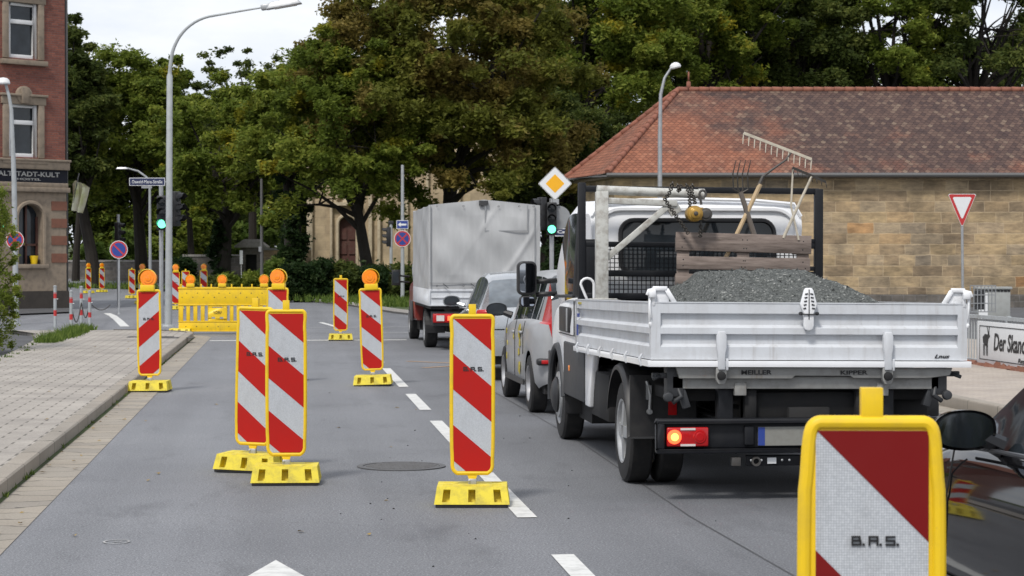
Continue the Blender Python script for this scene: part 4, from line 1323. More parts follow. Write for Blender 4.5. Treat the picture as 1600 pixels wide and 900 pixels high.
# ivy covered trunk
q = G(452, 33)
t = thing("ivy_tree", "dark trunk thickly covered in ivy left of the church", "tree", q, -TH)
m = MB(); m.tube([(0, 0, -.1), (.05, 0, 2), (-.1, 0, 6)], [.34, .28, .2], 9); m.build("trunk", M['bark'], t)
rnd = random.Random(5)
cl = []
for i in range(90):
    z = rnd.uniform(0.0, 5.8); w = .30 + .55 * max(0, min(1, (z - .4) / 2.4))
    a = rnd.uniform(0, 6.283)
    cl.append((math.cos(a) * w * rnd.uniform(.3, 1) + (.15 if z > 2 else 0), math.sin(a) * w, z, rnd.uniform(.25, .5)))
leaves_mesh("crown", cl, 170, 1.0, .11, M['leaf_ivy'], 5, parent=t, flat=1.0)
for (px, s_, hh, w0) in ((345, 30, 3.6, .35),):
    q = G(px, s_); t = thing("ivy_tree", "slim ivy clad trunk behind the barrier's lamps", "tree", q, -TH)
    m = MB(); m.tube([(0, 0, -.1), (0, 0, hh)], [.25, .18], 8); m.build("trunk", M['bark'], t)
    cl = [(rnd.gauss(0, w0 * .5), rnd.gauss(0, w0 * .5), rnd.uniform(.2, hh), rnd.uniform(.25, .45)) for _ in range(60)]
    leaves_mesh("crown", cl, 150, 1.0, .12, M['leaf_ivy'], 6, parent=t, flat=1.0)

def shrub(label, px, s, wpx, py_top, mat, seed, size=.10, n_cl=40, n_per=200, depth=None, name="shrub", group=None, base=None):
    p = G(px, s); w = wpx / s; h = H(py_top, s)
    gz = elev(p.x, p.y)
    t = thing(name, label, "shrub", (p.x, p.y, gz), -TH, group)
    h -= gz
    r = random.Random(seed); cl = []
    m = MB()
    for k in range(n_cl):
        a = r.uniform(0, 6.283); el = r.uniform(0, 1)
        rad = r.uniform(.3, .85)
        x, y = math.cos(a) * w * rad * math.sqrt(1 - el * el * .7), math.sin(a) * (depth or w) * rad
        z = h * (.12 + .72 * el)
        cl.append((x, y, z, r.uniform(.18, .34) * min(1.4, max(.6, h))))
        if k % 5 == 0: m.tube([(x * .1, y * .1, 0), (x * .5, y * .5, z * .6), (x, y, z)], [.03, .02, .008], 5)
    m.build("stems", M['bark'], t)
    leaves_mesh("foliage", cl, n_per, 1.0, size, mat, seed, parent=t, flat=.9)
    return t
shrub("round dark clipped bush right of the tall lamp post", 288, 32, 26, 398, M['leaf_ivy'], 31, .09, 60)
for i, (px, w, tp_, mt, lab) in enumerate(((462, 30, 405, 'leaf_ivy', "dark shrub at the foot of the ivy covered trunk"),
        (500, 34, 402, 'leaf_ivy', "dark shrub left of the church door"), (542, 34, 405, 'leaf_dark', "dark shrub in front of the church door"),
        (585, 34, 412, 'leaf_ivy', "dark shrub around the leaning tree's foot"), (628, 30, 408, 'leaf_dark', "dark shrub at the foot of the no stopping sign by the church"),
        (430, 26, 402, 'leaf_fresh', "light yellow green shrub before the wall, left of the ivy covered trunk"), (398, 24, 425, 'leaf_green', "green shrub before the roofed stone gate"),
        (360, 28, 428, 'leaf_green', "green shrub behind the barrier's middle lamp"), (325, 26, 430, 'leaf_dark', "dark low shrub behind the barrier's left lamp"),
        (880, 45, 372, 'leaf_ivy', "dark shrub behind the signal on the right"), (1010, 40, 385, 'leaf_dark', "dark shrub behind the white truck's cab"))):
    shrub(lab, px, 40 if px > 440 else 35, w, tp_, M[mt], 40 + i, .10, 46, 190, depth=1.1)
for i, (px, s_, w, tp_, mt, lab) in enumerate(((140, 24, 30, 375, 'leaf_fresh', "pale green bush far down the side road by the corner house"), (195, 23, 34, 350, 'leaf_fresh', "bright bush behind the left no stopping sign"),
        (255, 23, 36, 362, 'leaf_green', "green bush behind the tall lamp post's foot"), (310, 24, 40, 330, 'leaf_green', "tall loose bush behind the round clipped bush"), (370, 24, 45, 335, 'leaf_fresh', "tall light green bush behind the roofed gate"),
        (225, 21, 60, 385, 'leaf_dark', "dark hedge bush closing the end of the side road"), (150, 21, 60, 390, 'leaf_dark', "dark hedge bush at the far left end of the side road"), (425, 24, 45, 310, 'leaf_fresh', "tall light bush between the gate and the ivy covered trunk"))):
    shrub(lab, px, s_, w, tp_, M[mt], 90 + i, .17, 60, 170, depth=2.0)
# near bush at the left edge
p = G(-18, 92)
t = thing("privet_bush", "leafy green privet bush at the left edge of the pavement", "shrub", (p.x, p.y, 0.03), 0)
r = random.Random(77); cl = []; m = MB()
for k in range(150):
    z = r.uniform(.1, 2.85)
    w = .42 * (1 - .35 * abs(z - 1.3) / 1.5)
    x, y = r.gauss(0, w * .5), r.gauss(0, .55)
    cl.append((x, y, z, r.uniform(.10, .2)))
    if k % 6 == 0: m.tube([(0, 0, 0), (x * .5, y * .5, z * .6), (x, y, z + .1)], [.012, .008, .003], 5)
for k in range(16):
    z = r.uniform(.6, 2.7); x = r.uniform(.3, .58)
    m.tube([(x * .3, 0, z - .25), (x, 0, z + .05)], [.006, .003], 5)
    cl.append((x, r.uniform(-.4, .2), z + .02, r.uniform(.06, .12)))
m.build("stems", M['bark'], t)
leaves_mesh("foliage", cl, 110, 1.0, .028, M['leaf_green'], 77, parent=t, flat=1.0)
# ------------------------------------------------------------------ warning beacons
def bas(mb, cx, z, y, h, w):
    """the three blocky letters and their dots, drawn as flat bars"""
    th = h * .2
    def seg(x0, z0, x1, z1):
        if abs(x1 - x0) > abs(z1 - z0): mb.box(((x0 + x1) / 2, y, (z0 + z1) / 2), (abs(x1 - x0) + th, .0015, th))
        else: mb.box(((x0 + x1) / 2, y - .0003, (z0 + z1) / 2), (th, .0015, abs(z1 - z0) + th))
    lw = w * .17; gap = w * .36
    x = cx - w / 2 + lw * .2
    zb, zm, zt = z - h / 2 + th / 2, z, z + h / 2 - th / 2
    a, b = x, x + lw
    seg(a, zb, a, zt); seg(a, zt, b * 1 - lw * .1, zt); seg(a, zm, b, zm); seg(a, zb, b, zb); seg(b, zb, b, zm); seg(b - lw * .1, zm, b - lw * .1, zt)
    a, b = x + gap, x + gap + lw
    seg(a, zb, a, zt); seg(a, zt, b, zt); seg(b, zb, b, zt); seg(a, zm, b, zm)
    a, b = x + 2 * gap, x + 2 * gap + lw
    seg(a, zt, b, zt); seg(a, zm, a, zt); seg(a, zm, b, zm); seg(b, zb, b, zm); seg(a, zb, b, zb)
    for k in range(3): mb.box((x + k * gap + lw + th * 1.6, y, zb + th * .1), (th * 1.2, .0015, th * 1.2))

def beacon(label, mirror=False, lamp=0, near=False, text=True, group="red and white warning beacons"):
    t = thing("warning_beacon", label, "warning beacon", group=group)
    hw = .150 if near else .136
    half = [(.10, 1.240), (.124, 1.240), (.138, 1.218), (hw - .006, 1.12), (hw, 1.07), (hw, .42), (hw - .006, .30), (.130, .235), (.10, .208)]
    for _ in range(2):
        o_ = [half[0]]
        for (a, b), (c, d) in zip(half, half[1:]): o_ += [(a * .75 + c * .25, b * .75 + d * .25), (a * .25 + c * .75, b * .25 + d * .75)]
        half = o_ + [half[-1]]
    poly = [(x, z) for x, z in half] + [(-x, z) for x, z in reversed(half)]
    m = MB()
    m.prism(poly, -.012, .018)
    rim = [(x, -.006, z) for x, z in poly]
    m.tube(rim, .0165 if near else .0145, 10, closed=True)
    if not lamp:
        m.box((0, .002, 1.275), (.048, .034, .085))
    m.prism([(-.035, .20), (.035, .20), (.022, .165), (.022, .095), (-.022, .095), (-.022, .165)], -.012, .014)
    m.build("frame", M['yellow'], t, bevel=.004, seg=2)
    # striped foil: white sheet and red bands clipped to the panel
    z0, z1, x0, x1 = .222, 1.222, -.125, .125
    m = MB()
    m.m = 0
    m.b2((x0, -.0145, z0), (x1, -.0125, z1))
    m.m = 1
    def clip(poly, f):
        out = []
        for i in range(len(poly)):
            a, b = poly[i], poly[(i + 1) % len(poly)]
            fa, fb = f(a), f(b)
            if fa >= 0: out.append(a)
            if (fa >= 0) != (fb >= 0):
                k = fa / (fa - fb); out.append((a[0] + (b[0] - a[0]) * k, a[1] + (b[1] - a[1]) * k))
        return out
    per = .467 if not near else .54
    sl = .85 if not near else 1.0
    for k in range(-1, 4):
        zt = z1 + .003 + per / 2 - k * per        # band's top at the left side
        band = [(x0, zt), (x1, zt - .25 * sl), (x1, zt - .25 * sl - per / 2), (x0, zt - per / 2)]
        pl = clip(clip(band, lambda p: z1 - p[1]), lambda p: p[1] - z0)
        if len(pl) < 3: continue
        if mirror: pl = [(-p[0], p[1]) for p in reversed(pl)]
        m.prism(pl, -.0162, -.0147)
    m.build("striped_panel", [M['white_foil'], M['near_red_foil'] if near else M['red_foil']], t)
    if text:
        m = MB(); bas(m, 0.005 if not mirror else -.005, z1 - .33 if not near else z1 - .245, -.0175, .022 if near else .028, .105 if near else .132); m.build("lettering", M['ink'], t)
    # base plate
    m = MB()
    W, D, h, wt, dt = .49, .40, .135, .455, .33
    b = [Vector((sx * W / 2, sy * D / 2, .022)) for sx, sy in ((-1, -1), (1, -1), (1, 1), (-1, 1))]
    u = [Vector((sx * wt / 2, sy * dt / 2, h)) for sx, sy in ((-1, -1), (1, -1), (1, 1), (-1, 1))]
    cu = [0, .10, .20, .45, .55, .80, .90, 1]; cv = [0, .14, .84, 1]
    m.pitface(b[0], b[1], u[1], u[0], cu, cv, {(1, 1), (3, 1), (5, 1)}, .07)
    m.pitface(b[2], b[3], u[3], u[2], cu, cv, {(1, 1), (3, 1), (5, 1)}, .035)
    m.pitface(b[1], b[2], u[2], u[1], [0, .40, .48, .52, .6, 1], [0, .1, .9, 1], {(1, 1), (3, 1)}, .03)
    m.pitface(b[3], b[0], u[0], u[3], [0, .40, .48, .52, .6, 1], [0, .1, .9, 1], {(1, 1), (3, 1)}, .03)
    m.pitface(u[0], u[1], u[2], u[3], [0, .08, .22, .3, .70, .78, .92, 1], [0, .12, .22, .34, .44, .60, .70, .80, .90, 1], {(1, 1), (1, 3), (1, 7), (5, 1), (5, 3), (5, 7), (3, 1), (2, 5)}, .018)
    m.build("base_plate", M['yellow_base'], t, fixn=False)
    m = MB(); m.b2((-.235, -.195, 0), (.235, .195, .022)); m.build("rubber_foot", M['rubber'], t, bevel=.004)
    m = MB(); m.box((0, 0, .148), (.055, .035, .045)); m.cyl((-.02, -.03, .158), (-.02, .03, .158), .008, n=8); m.build("clamp", M['silver_steel'], t, bevel=.003)
    if lamp: warning_lamp(t, (0, 0, 1.235), lamp)
    return t

def warning_lamp(parent, at, side):
    """orange lens on a yellow battery housing; side = +-1: which side the shroud hangs over"""
    x, y, z = at
    cz = z + .155
    m = MB()
    m.box((x - side * -.015, y, z + .035), (.17, .085, .075))
    m.box((x + side * .065, y + .012, z + .10), (.055, .06, .11))
    m.lathe((x + side * .014, y + .055, cz), (0, -1, 0), [(.0, .04), (0.0, .085), (.03, .112), (.075, .115), (.078, .108)], 28)
    m.box((x, y - .0, z + .006), (.05, .04, .03))
    b = m.build("warning_lamp", M['yellow'], parent, bevel=.004)
    m = MB()
    m.lathe((x, y - .012, cz), (0, -1, 0), [(-.03, .085), (0, .100), (.012, .100), (.022, .096), (.022, .066), (.030, .064), (.030, .036), (.036, .034), (.038, 0)], 28)
    m.lathe((x, y + .05, cz), (0, 1, 0), [(.0, .10), (.02, .09), (.035, .06), (.04, 0)], 24)
    m.build("lens", M['orange'], b)
    return b

def put(o, px, s, rz=0.0, tx=0.0, ty=0.0, z=0.0):
    p = G(px, s)
    o.location = (p.x, p.y, z)
    o.rotation_euler = (tx, ty, -TH + rz)
    return o

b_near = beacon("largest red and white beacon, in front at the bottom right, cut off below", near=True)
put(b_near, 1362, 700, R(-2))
b_plain = beacon("tall red and white beacon alone on the dashed lane line left of the silver car")
put(b_plain, 738, 238, 0)
b_l = beacon("orange lamped beacon on the lane line, left of the red cabbed truck", lamp=1)
put(b_l, 583, 121.5, 0, 0, R(-1.8))
b_m = beacon("orange lamped beacon at the left kerb, stripes falling left", mirror=True, lamp=-1)
put(b_m, 234, 127.5, 0, 0, R(-.6))
put(dup(b_plain, (0, 0, 0), 0, "front beacon of the close pair in the left lane"), 447, 217, R(3))
put(dup(b_plain, (0, 0, 0), 0, "rear beacon of the close pair in the left lane, leaning slightly left"), 394, 205, R(-14), 0, R(1.3))
put(dup(b_plain, (0, 0, 0), 0, "small plain beacon on the stop line between the barrier and the tarpaulin truck"), 532, 77.5, R(5), 0, R(.3))
put(dup(b_l, (0, 0, 0), 0, "lamped beacon half hidden behind the close pair at the barrier's right end"), 434, 119, R(-8))
put(dup(b_l, (0, 0, 0), 0, "lamped beacon just right of the tall lamp post's foot"), 274, 47.5, R(25))
put(dup(b_plain, (0, 0, 0), 0, "tiny beacon without lamp behind the barrier's left end"), 290, 44, R(20))
put(dup(b_l, (0, 0, 0), 0, "tiny lamped beacon between the barrier's left and middle lamps"), 318, 41.5, R(25))
put(dup(b_plain, (0, 0, 0), 0, "tiny beacon without lamp left of the kerb beacon, before the side road"), 206, 36.5, R(30))
put(dup(b_l, (0, 0, 0), 0, "farthest left tiny lamped beacon, nearest the brick house wall"), 138, 31.5, R(35))
put(dup(b_l, (0, 0, 0), 0, "tiny lamped beacon in the side road, second from the brick house wall"), 159, 30.5, R(35))
put(dup(b_l, (0, 0, 0), 0, "tiny lamped beacon mostly hidden behind the kerb beacon's lamp"), 222, 42, R(25))

# ------------------------------------------------------------------ yellow barrier
def barrier():
    p = G(279, 71.5)
    t = thing("plastic_barrier", "yellow plastic barrier with slots and three orange lamps across the left lane", "barrier", (p.x, p.y, 0), -TH)
    L = 2.15
    zb, zt = .08, 1.02
    m = MB()
    m.b2((0, -.02, .66), (L, .02, zt)); m.b2((-.01, -.032, zt - .03), (L + .01, .032, zt + .012)); m.b2((-.01, -.032, .63), (L + .01, .032, .66))
    m.b2((0, -.02, zb), (L, .02, .27)); m.b2((-.01, -.032, .27), (L + .01, .032, .295)); m.b2((-.01, -.032, zb - .02), (L + .01, .032, zb))
    bars = [(0, .10), (.17, .25), (.325, .41), (.485, .57), (.64, 1.06), (1.12, 1.2), (1.27, 1.36), (1.43, 1.52), (1.59, 1.68), (1.75, 1.84), (1.91, 1.99), (2.06, L)]
    for a, b in bars:
        if b - a > .3:
            m.b2((a, -.02, .295), (b, .02, .34)); m.b2((a, -.02, .38), (b, .02, .58)); m.b2((a, -.02, .60), (b, .02, .63))
            m.b2((a, -.02, .34), (a + .08, .02, .38)); m.b2((a + .16, -.02, .34), (b - .16, .02, .38)); m.b2((b - .08, -.02, .34), (b, .02, .38))
            m.b2((a, -.02, .58), (a + .1, .02, .60)); m.b2((b - .1, -.02, .58), (b, .02, .60))
        else: m.b2((a, -.02, .295), (b, .02, .63))
        m.tube([(a + .005, -.022, .3), (a + .005, -.022, .625)], .007, 6); m.tube([(b - .005, -.022, .3), (b - .005, -.022, .625)], .007, 6)
    for i in range(10): m.box((.05 + i * .222, 0, zt + .045), (.028, .03, .07))
    m.build("panel", M['yellow'], t, bevel=.004)
    m = MB()
    for i in range(9):
        for q in (0, 1):
            m.lathe((.18 + i * .235 - q * .1, -.0205, .90 - q * .09), (0, -1, 0), [(0, .012), (.003, .010), (.003, 0)], 8)
        m.lathe((.16 + i * .235, -.0205, .17), (0, -1, 0), [(0, .012), (.003, .010), (.003, 0)], 8)
    m.build("rivets", M['cladding'], t)
    text_mesh("VÖBU", .19, .055, (.85, -.0215, .49), 0, M['ink'], t, depth=.001)
    m = MB(); m.b2((.77, -.0225, .445), (.93, -.021, .455)); m.build("logo_bar", M['ink'], t)
    for x in (.26, .955, 1.87):
        b = warning_lamp(t, (x, -.01, 1.04), .0)
    for x in (.05, L - .1):
        m = MB()
        m.pitface((x - .25, -.28, .02), (x + .25, -.28, .02), (x + .22, -.22, .13), (x - .22, -.22, .13), [0, .09, .22, .43, .57, .78, .91, 1], [0, .12, .86, 1], {(1, 1), (3, 1), (5, 1)}, .035)
        m.box((x, 0, .075), (.49, .44, .11), taper=.92)
        m.build("foot", M['yellow_base'], t, fixn=False)
        m = MB(); m.box((x, 0, .012), (.48, .50, .02)); m.build("rubber_foot", M['rubber'], t)
barrier()
# plain plank barrier farther off beside the signal
# ------------------------------------------------------------------ lamps, signs, signals
def smooth2(tab):
    for _ in range(2):
        out = [tab[0]]
        for (a, va), (b, vb) in zip(tab, tab[1:]):
            out.append((a * .75 + b * .25, va * .75 + vb * .25)); out.append((a * .25 + b * .75, va * .25 + vb * .75))
        out.append(tab[-1]); tab = out
    return tab

def disc(mb, x, y, z, r, th=.004, n=32):
    mb.lathe((x, y, z), (0, -1, 0), [(0, r), (th, r), (th, 0)], n)

def no_stop(parent, z, r=.30, cross=False, y=-.05, x=0, back=True):
    m = MB()
    m.m = 0; disc(m, x, y, z, r, .004)
    m.m = 1; disc(m, x, y - .004, z, r * .94, .002)
    m.m = 2; disc(m, x, y - .006, z, r * .76, .002)
    m.m = 1
    k = r * .80
    for a in ((1, -1) if cross else (1,)):
        m.box((x, y - .0095 - (.002 if a < 0 else 0), z), (2 * k * .98, .002, r * .16), rot=(0, R(45 * a), 0))
    o = m.build("sign_plate", [M['sign_white'], M['sign_red'], M['sign_blue']], parent)
    if back:
        m = MB(); m.box((x, y + .012, z), (.1, .02, .08)); m.build("bracket", M['silver_steel'], parent)
    return o

def pole(parent, pts, r, mat='grey_pole', name="pole", foot=True):
    m = MB(); m.tube(pts, r, 12)
    if foot:
        b = pts[0]; m.lathe((b[0], b[1], b[2]), (0, 0, 1), [(0, (r if not isinstance(r, list) else r[0]) * 1.7), (.04, (r if not isinstance(r, list) else r[0]) * 1.5), (.05, 0.001)], 12)
    return m.build(name, M[mat], parent)

# tall street lamp
p = G(263, 68)
t = thing("street_lamp", "tall grey street lamp with long curved arm over the left kerb", "street lamp", (p.x, p.y, .1), -TH)
ctrl = [(0, 0), (.02, 2.5), (.04, 5.75), (.06, 6.05), (.13, 6.42), (.36, 6.80), (.76, 7.08), (1.28, 7.17), (1.75, 7.25), (2.25, 7.33)]
pts = [(x, 0, z) for x, z in ctrl[:2]] + [(a_, 0, b_) for a_, b_ in smooth2(ctrl[2:])]
mm = len(pts)
pole(t, pts, [.085, .075, .068, .058] + [.046 - .001 * i for i in range(mm - 4)], 'grey_pole')
m = MB(); m.box((2.66, 0, 7.41), (.84, .28, .15), rot=(0, R(-10), 0), taper=.7); m.box((2.26, 0, 7.33), (.24, .15, .13), rot=(0, R(-10), 0))
hd = m.build("lamp_head", M['silver_steel'], t, bevel=.02)
m = MB(); m.box((2.70, 0, 7.335), (.52, .20, .02), rot=(0, R(-10), 0)); m.build("diffuser", M['lens_white'], hd, bevel=.005)
# street name sign on it (its own thing: clamped on)
q = G(231, 68)
t2 = thing("street_name_sign", "dark blue street name sign on the left of the tall lamp post", "sign", (q.x, q.y, 0), -TH)
m = MB(); z = H(284, 68); m.m = 0; m.b2((-.42, -.01, z - .09), (.40, .01, z + .09)); m.m = 1; m.b2((-.408, -.013, z - .078), (.388, -.0105, z + .078))
m.build("sign_plate", [M['sign_white'], M['sign_navy']], t2)
text_mesh("Oswald-Merz-Straße", .70, .075, (-.01, -.015, z), 0, M['sign_white'], t2, depth=.001, bold=0.0)
m = MB(); m.b2((-.14, -.01, z - .15), (.10, .01, z - .10)); m.build("small_plate", M['sign_back'], t2)
m = MB(); m.bar((.36, 0.02, z), (.50, .02, z), .03, .03); m.build("bracket", M['silver_steel'], t2)

def signal_head(parent, x, y, z, rz, on=None, name="signal_head", lenses=3, hoods=True, s=1.0):
    """three-lens head facing local -Y before rotation rz about the z axis"""
    rm = Matrix.Rotation(rz, 4, 'Z'); off = Vector((x, y, z))
    def fx(a, b, c):
        v = rm @ Vector((a * s, b * s, c * s)); return (v.x + off.x, v.y + off.y, v.z + off.z)
    m = MB(); m.fx = fx
    m.box((0, .07, 0), (.24, .16, .80 * lenses / 3))
    hd = m.build(name, M['black'], parent, bevel=.02)
    for i in range(lenses):
        zz = (.255 * (lenses - 1) / 2) - i * .255
        m = MB(); m.fx = fx
        pr = []
        n = 14
        for k in range(n + 1):
            a = R(-20 + 220 * k / n)
            pr.append((math.cos(a) * .108, math.sin(a) * .108))
        vs = [(a, -.01, zz + b) for a, b in pr] + [(a, -.20 + .10 * max(0, -b) / .1 + (.05 if b < .0 else 0), zz + b) for a, b in pr]
        m.add(vs, [(k, k + 1, n + 2 + k, n + 1 + k) for k in range(n)], True)
        vs2 = [(a * .95, b_, zz + (c - zz) * .95) for a, b_, c in vs]
        m.add(vs2, [(k, k + 1, n + 2 + k, n + 1 + k) for k in range(n)], True)
        m.build("hood", M['black'], hd, fixn=False)
        m = MB(); m.fx = fx
        m.lathe((0, -.01, zz), (0, -1, 0), [(0, .098), (.012, .085), (.018, 0)], 22)
        lit = (on == i)
        m.build("lens", M['green_on'] if lit else M['glass'], hd)
    return hd

# left signal on its own thin pole right beside the lamp post
p = G(252, 67)
t = thing("traffic_light", "traffic light showing green on a thin pole left of the tall lamp post", "traffic light", (p.x, p.y, .1), -TH)
pole(t, [(0, 0, 0), (0, 0, 3.4)], .05, 'silver_steel')
zz = H(332, 68) - .1
signal_head(t, .06, -.26, zz, 0, on=2)
signal_head(t, .42, -.20, zz + .10, R(62))
# small pedestrian signal at left edge behind the bush
p = G(3, 62)
t = thing("traffic_light", "small signal showing green behind the bush at the left edge", "traffic light", (p.x, p.y, .0), -TH)
pole(t, [(-.16, .1, 0), (-.16, .1, 2.9)], .05)
signal_head(t, .0, -.05, H(345, 62), 0, on=1, lenses=2)
# back-facing signal on a pole in the middle left
p = G(185, 44)
t = thing("traffic_light", "signal turned sideways above the left no stopping sign", "traffic light", (p.x, p.y, 0), -TH)
pole(t, [(0, 0, 0), (0, 0, H(335, 44))], .05)
signal_head(t, .06, -.05, H(365, 44), R(75), s=1.0)
# right signal with priority sign
p = G(862, 64)
t = thing("traffic_light", "traffic light showing green behind the grey tarpaulin truck's right edge", "traffic light", (p.x, p.y, 0), -TH)
pole(t, [(0, 0.06, 0), (0, 0.06, H(310, 64))], .055, 'silver_steel')
signal_head(t, 0, -.12, H(342, 64), 0, on=2)
signal_head(t, -.30, -.02, H(334, 64) , R(-62))
m = MB(); m.lathe((.17, .05, H(340, 64)), (0, 1, 0), [(0, .0), (.0, .29), (.02, .29), (.02, 0)], 28); m.build("backing_disc", M['sign_back'], t)
t2 = thing("priority_road_sign", "white and amber diamond shaped priority road sign above the right signal", "sign", (p.x, p.y, 0), -TH)
zz = H(287, 64); xo = .08
def diamond(m, r, y, th):
    n = 6; k = r; c = .06 * k
    pl = []
    for (dx, dz) in ((1, 0), (0, 1), (-1, 0), (0, -1)):
        px_, pz_ = dx * (k - c * .6), dz * (k - c * .6)
        tx, tz = -dz, dx
        pl += [(xo + px_ - tx * c, zz + pz_ - tz * c), (xo + dx * k, zz + dz * k), (xo + px_ + tx * c, zz + pz_ + tz * c)]
    m.prism(pl, y - th, y)
m = MB()
m.m = 0; diamond(m, .405, -.02, .006)
m.m = 1; diamond(m, .395, -.026, .002)
m.m = 0; diamond(m, .385, -.028, .002)
m.m = 2; diamond(m, .225, -.030, .002)
m.build("sign_plate", [M['sign_white'], M['ink'], M['sign_amber']], t2)
m = MB(); m.box((xo + .02, 0, zz - .44), (.15, .05, .13)); m.cyl((xo, 0, zz - .75), (xo, 0, zz + .1), .028); m.build("bracket", M['silver_steel'], t2)
q = G(882, 62)
t2 = thing("street_name_sign", "small dark street name sign right of the green signal, partly behind the cab", "sign", (q.x, q.y, 0), -TH)
m = MB(); z = H(363, 62); m.m = 0; m.b2((-.24, -.01, z - .10), (.62, .01, z + .10)); m.m = 1; m.b2((-.22, -.013, z - .08), (.60, -.0105, z + .08))
m.build("sign_plate", [M['sign_white'], M['sign_navy']], t2)
text_mesh("Carl-Burg", .70, .10, (.17, -.015, z), 0, M['sign_white'], t2, depth=.001)
m = MB(); m.bar((-.32, .0, z), (-.2, .0, z), .03, .03); m.build("bracket", M['silver_steel'], t2)

# middle: sideways signal, pole with one way and no stopping signs
p = G(611, 40)
t = thing("traffic_light", "signal seen from its side in front of the church wall", "traffic light", (p.x, p.y, .1), -TH)
pole(t, [(0, 0, 0), (0, 0, H(350, 40))], .06)
signal_head(t, -.16, 0, H(370, 40) - .1, R(-80), s=.95)
m = MB(); m.box((0, 0, H(352, 40)), (.2, .12, .14)); m.build("camera_box", M['black'], t, bevel=.01)
p = G(629, 42)
t = thing("sign_post", "tall grey post with blue arrow plate and round no stopping sign before the church", "sign", (p.x, p.y, .1), -TH)
pole(t, [(0, 0, 0), (0, 0, H(262, 42))], [.075, .055], 'grey_pole')
m = MB(); z = H(351, 42) - .1; m.m = 0; m.b2((-.22, -.09, z - .16), (.22, -.07, z + .16)); m.m = 1; m.b2((-.2, -.094, z - .14), (.2, -.0905, z + .14))
m.m = 0; m.prism([(-.17, z), (-.06, z + .09), (-.06, z + .035), (.15, z + .035), (.15, z - .035), (-.06, z - .035), (-.06, z - .09)], -.098, -.0945)
m.build("arrow_plate", [M['sign_white'], M['sign_blue']], t)
no_stop(t, H(373, 42) - .1, .31, True, y=-.09)
# left pair of no stopping signs
p = G(186, 52)
t = thing("no_stopping_sign", "round blue and red no stopping sign with one stroke, left of the kerb beacon", "sign", (p.x, p.y, 0), -TH)
pole(t, [(0, 0, 0), (0, 0, H(378, 52))], .032, 'silver_steel')
no_stop(t, H(390, 52), .27)
p = G(25, 62)
t = thing("street_lamp", "grey street lamp with round white head at the left edge before the brick house", "street lamp", (p.x, p.y, 0), -TH)
zt = H(130, 62)
pole(t, [(0, 0, 0), (-.04, 0, 3.6), (-.10, 0, 5.4), (-.16, 0, 5.75), (-.26, 0, zt + .02)], [.075, .065, .045, .04, .035])
m = MB(); m.lathe((-.30, -.02, zt + .12), (0, 0, -1), [(-.02, 0), (0, .10), (.05, .15), (.12, .17), (.15, .16), (.16, 0)], 20); m.build("lamp_head", M['cream_plastic'], t)
t2 = thing("no_stopping_sign", "round no stopping sign with crossed strokes on the left lamp post", "sign", (p.x, p.y, 0), -TH)
no_stop(t2, H(375, 62), .225, True, y=-.10)
# far curved lamp behind the street name sign
p = G(235, 38)
t = thing("street_lamp", "far slim street lamp with a curved arm behind the blue street name sign", "street lamp", (p.x, p.y, 0), -TH)
pole(t, [(0, 0, 0), (-.02, 0, 4.6), (-.15, 0, 5.05), (-.5, 0, 5.3), (-.95, 0, 5.42)], [.07, .05, .045, .04, .03], 'grey_pole')
m = MB(); m.box((-1.15, 0, 5.42), (.5, .2, .08), taper=.7); m.build("lamp_head", M['silver_steel'], t, bevel=.01)
# thin dark post in front of the gate
p = G(409, 37)
t = thing("post", "thin dark wooden post standing before the roofed stone gate", "post", (p.x, p.y, .1), -TH)
pole(t, [(0, 0, 0), (0, 0, H(283, 37))], [.07, .055], 'dark_pole', foot=False)
m = MB(); m.box((-.06, -.07, H(393, 37)), (.12, .05, .22)); m.build("small_sign", M['sign_back'], t)
# lamp right of the cab
p = G(1031, 52)
t = thing("street_lamp", "grey street lamp with rounded head in front of the tiled roof", "street lamp", (p.x, p.y, 0), -TH)
zt = H(106, 52)
pole(t, [(0, 0, 0), (0, 0, 5.4), (.02, 0, 6.6), (.14, 0, 7.1), (.34, 0, zt)], [.075, .065, .05, .04, .035], 'silver_steel')
m = MB(); m.lathe((.43, -.02, zt + .13), (0.25, 0, -1), [(-.03, 0), (0, .10), (.06, .16), (.13, .175), (.16, .16), (.17, 0)], 20)
hd = m.build("lamp_head", M['cream_plastic'], t)
# yield sign
p = G(1503, 58)
t = thing("yield_sign", "white and red triangular yield sign on a thin pole before the stone wall", "sign", (p.x, p.y, 0), -TH)
zc = H(303, 58)
pole(t, [(.04, .04, 0), (.0, .04, zc - .05)], .036, 'silver_steel')
m = MB()
def tri(m, w, h, zt_, y, th, rot=0):
    m.prism([(-w + .03, zt_), (-w, zt_ - .03), (-.02, zt_ - h), (.02, zt_ - h), (w, zt_ - .03), (w - .03, zt_)], y - th, y)
zt = H(303, 58)
m.m = 0; tri(m, .37, .86, zt, 0, .006)
m.m = 1; tri(m, .355, .83, zt - .012, -.006, .002)
m.m = 0; tri(m, .25, .57, zt - .085, -.008, .002)
m.build("sign_plate", [M['sign_white'], M['sign_red']], t)
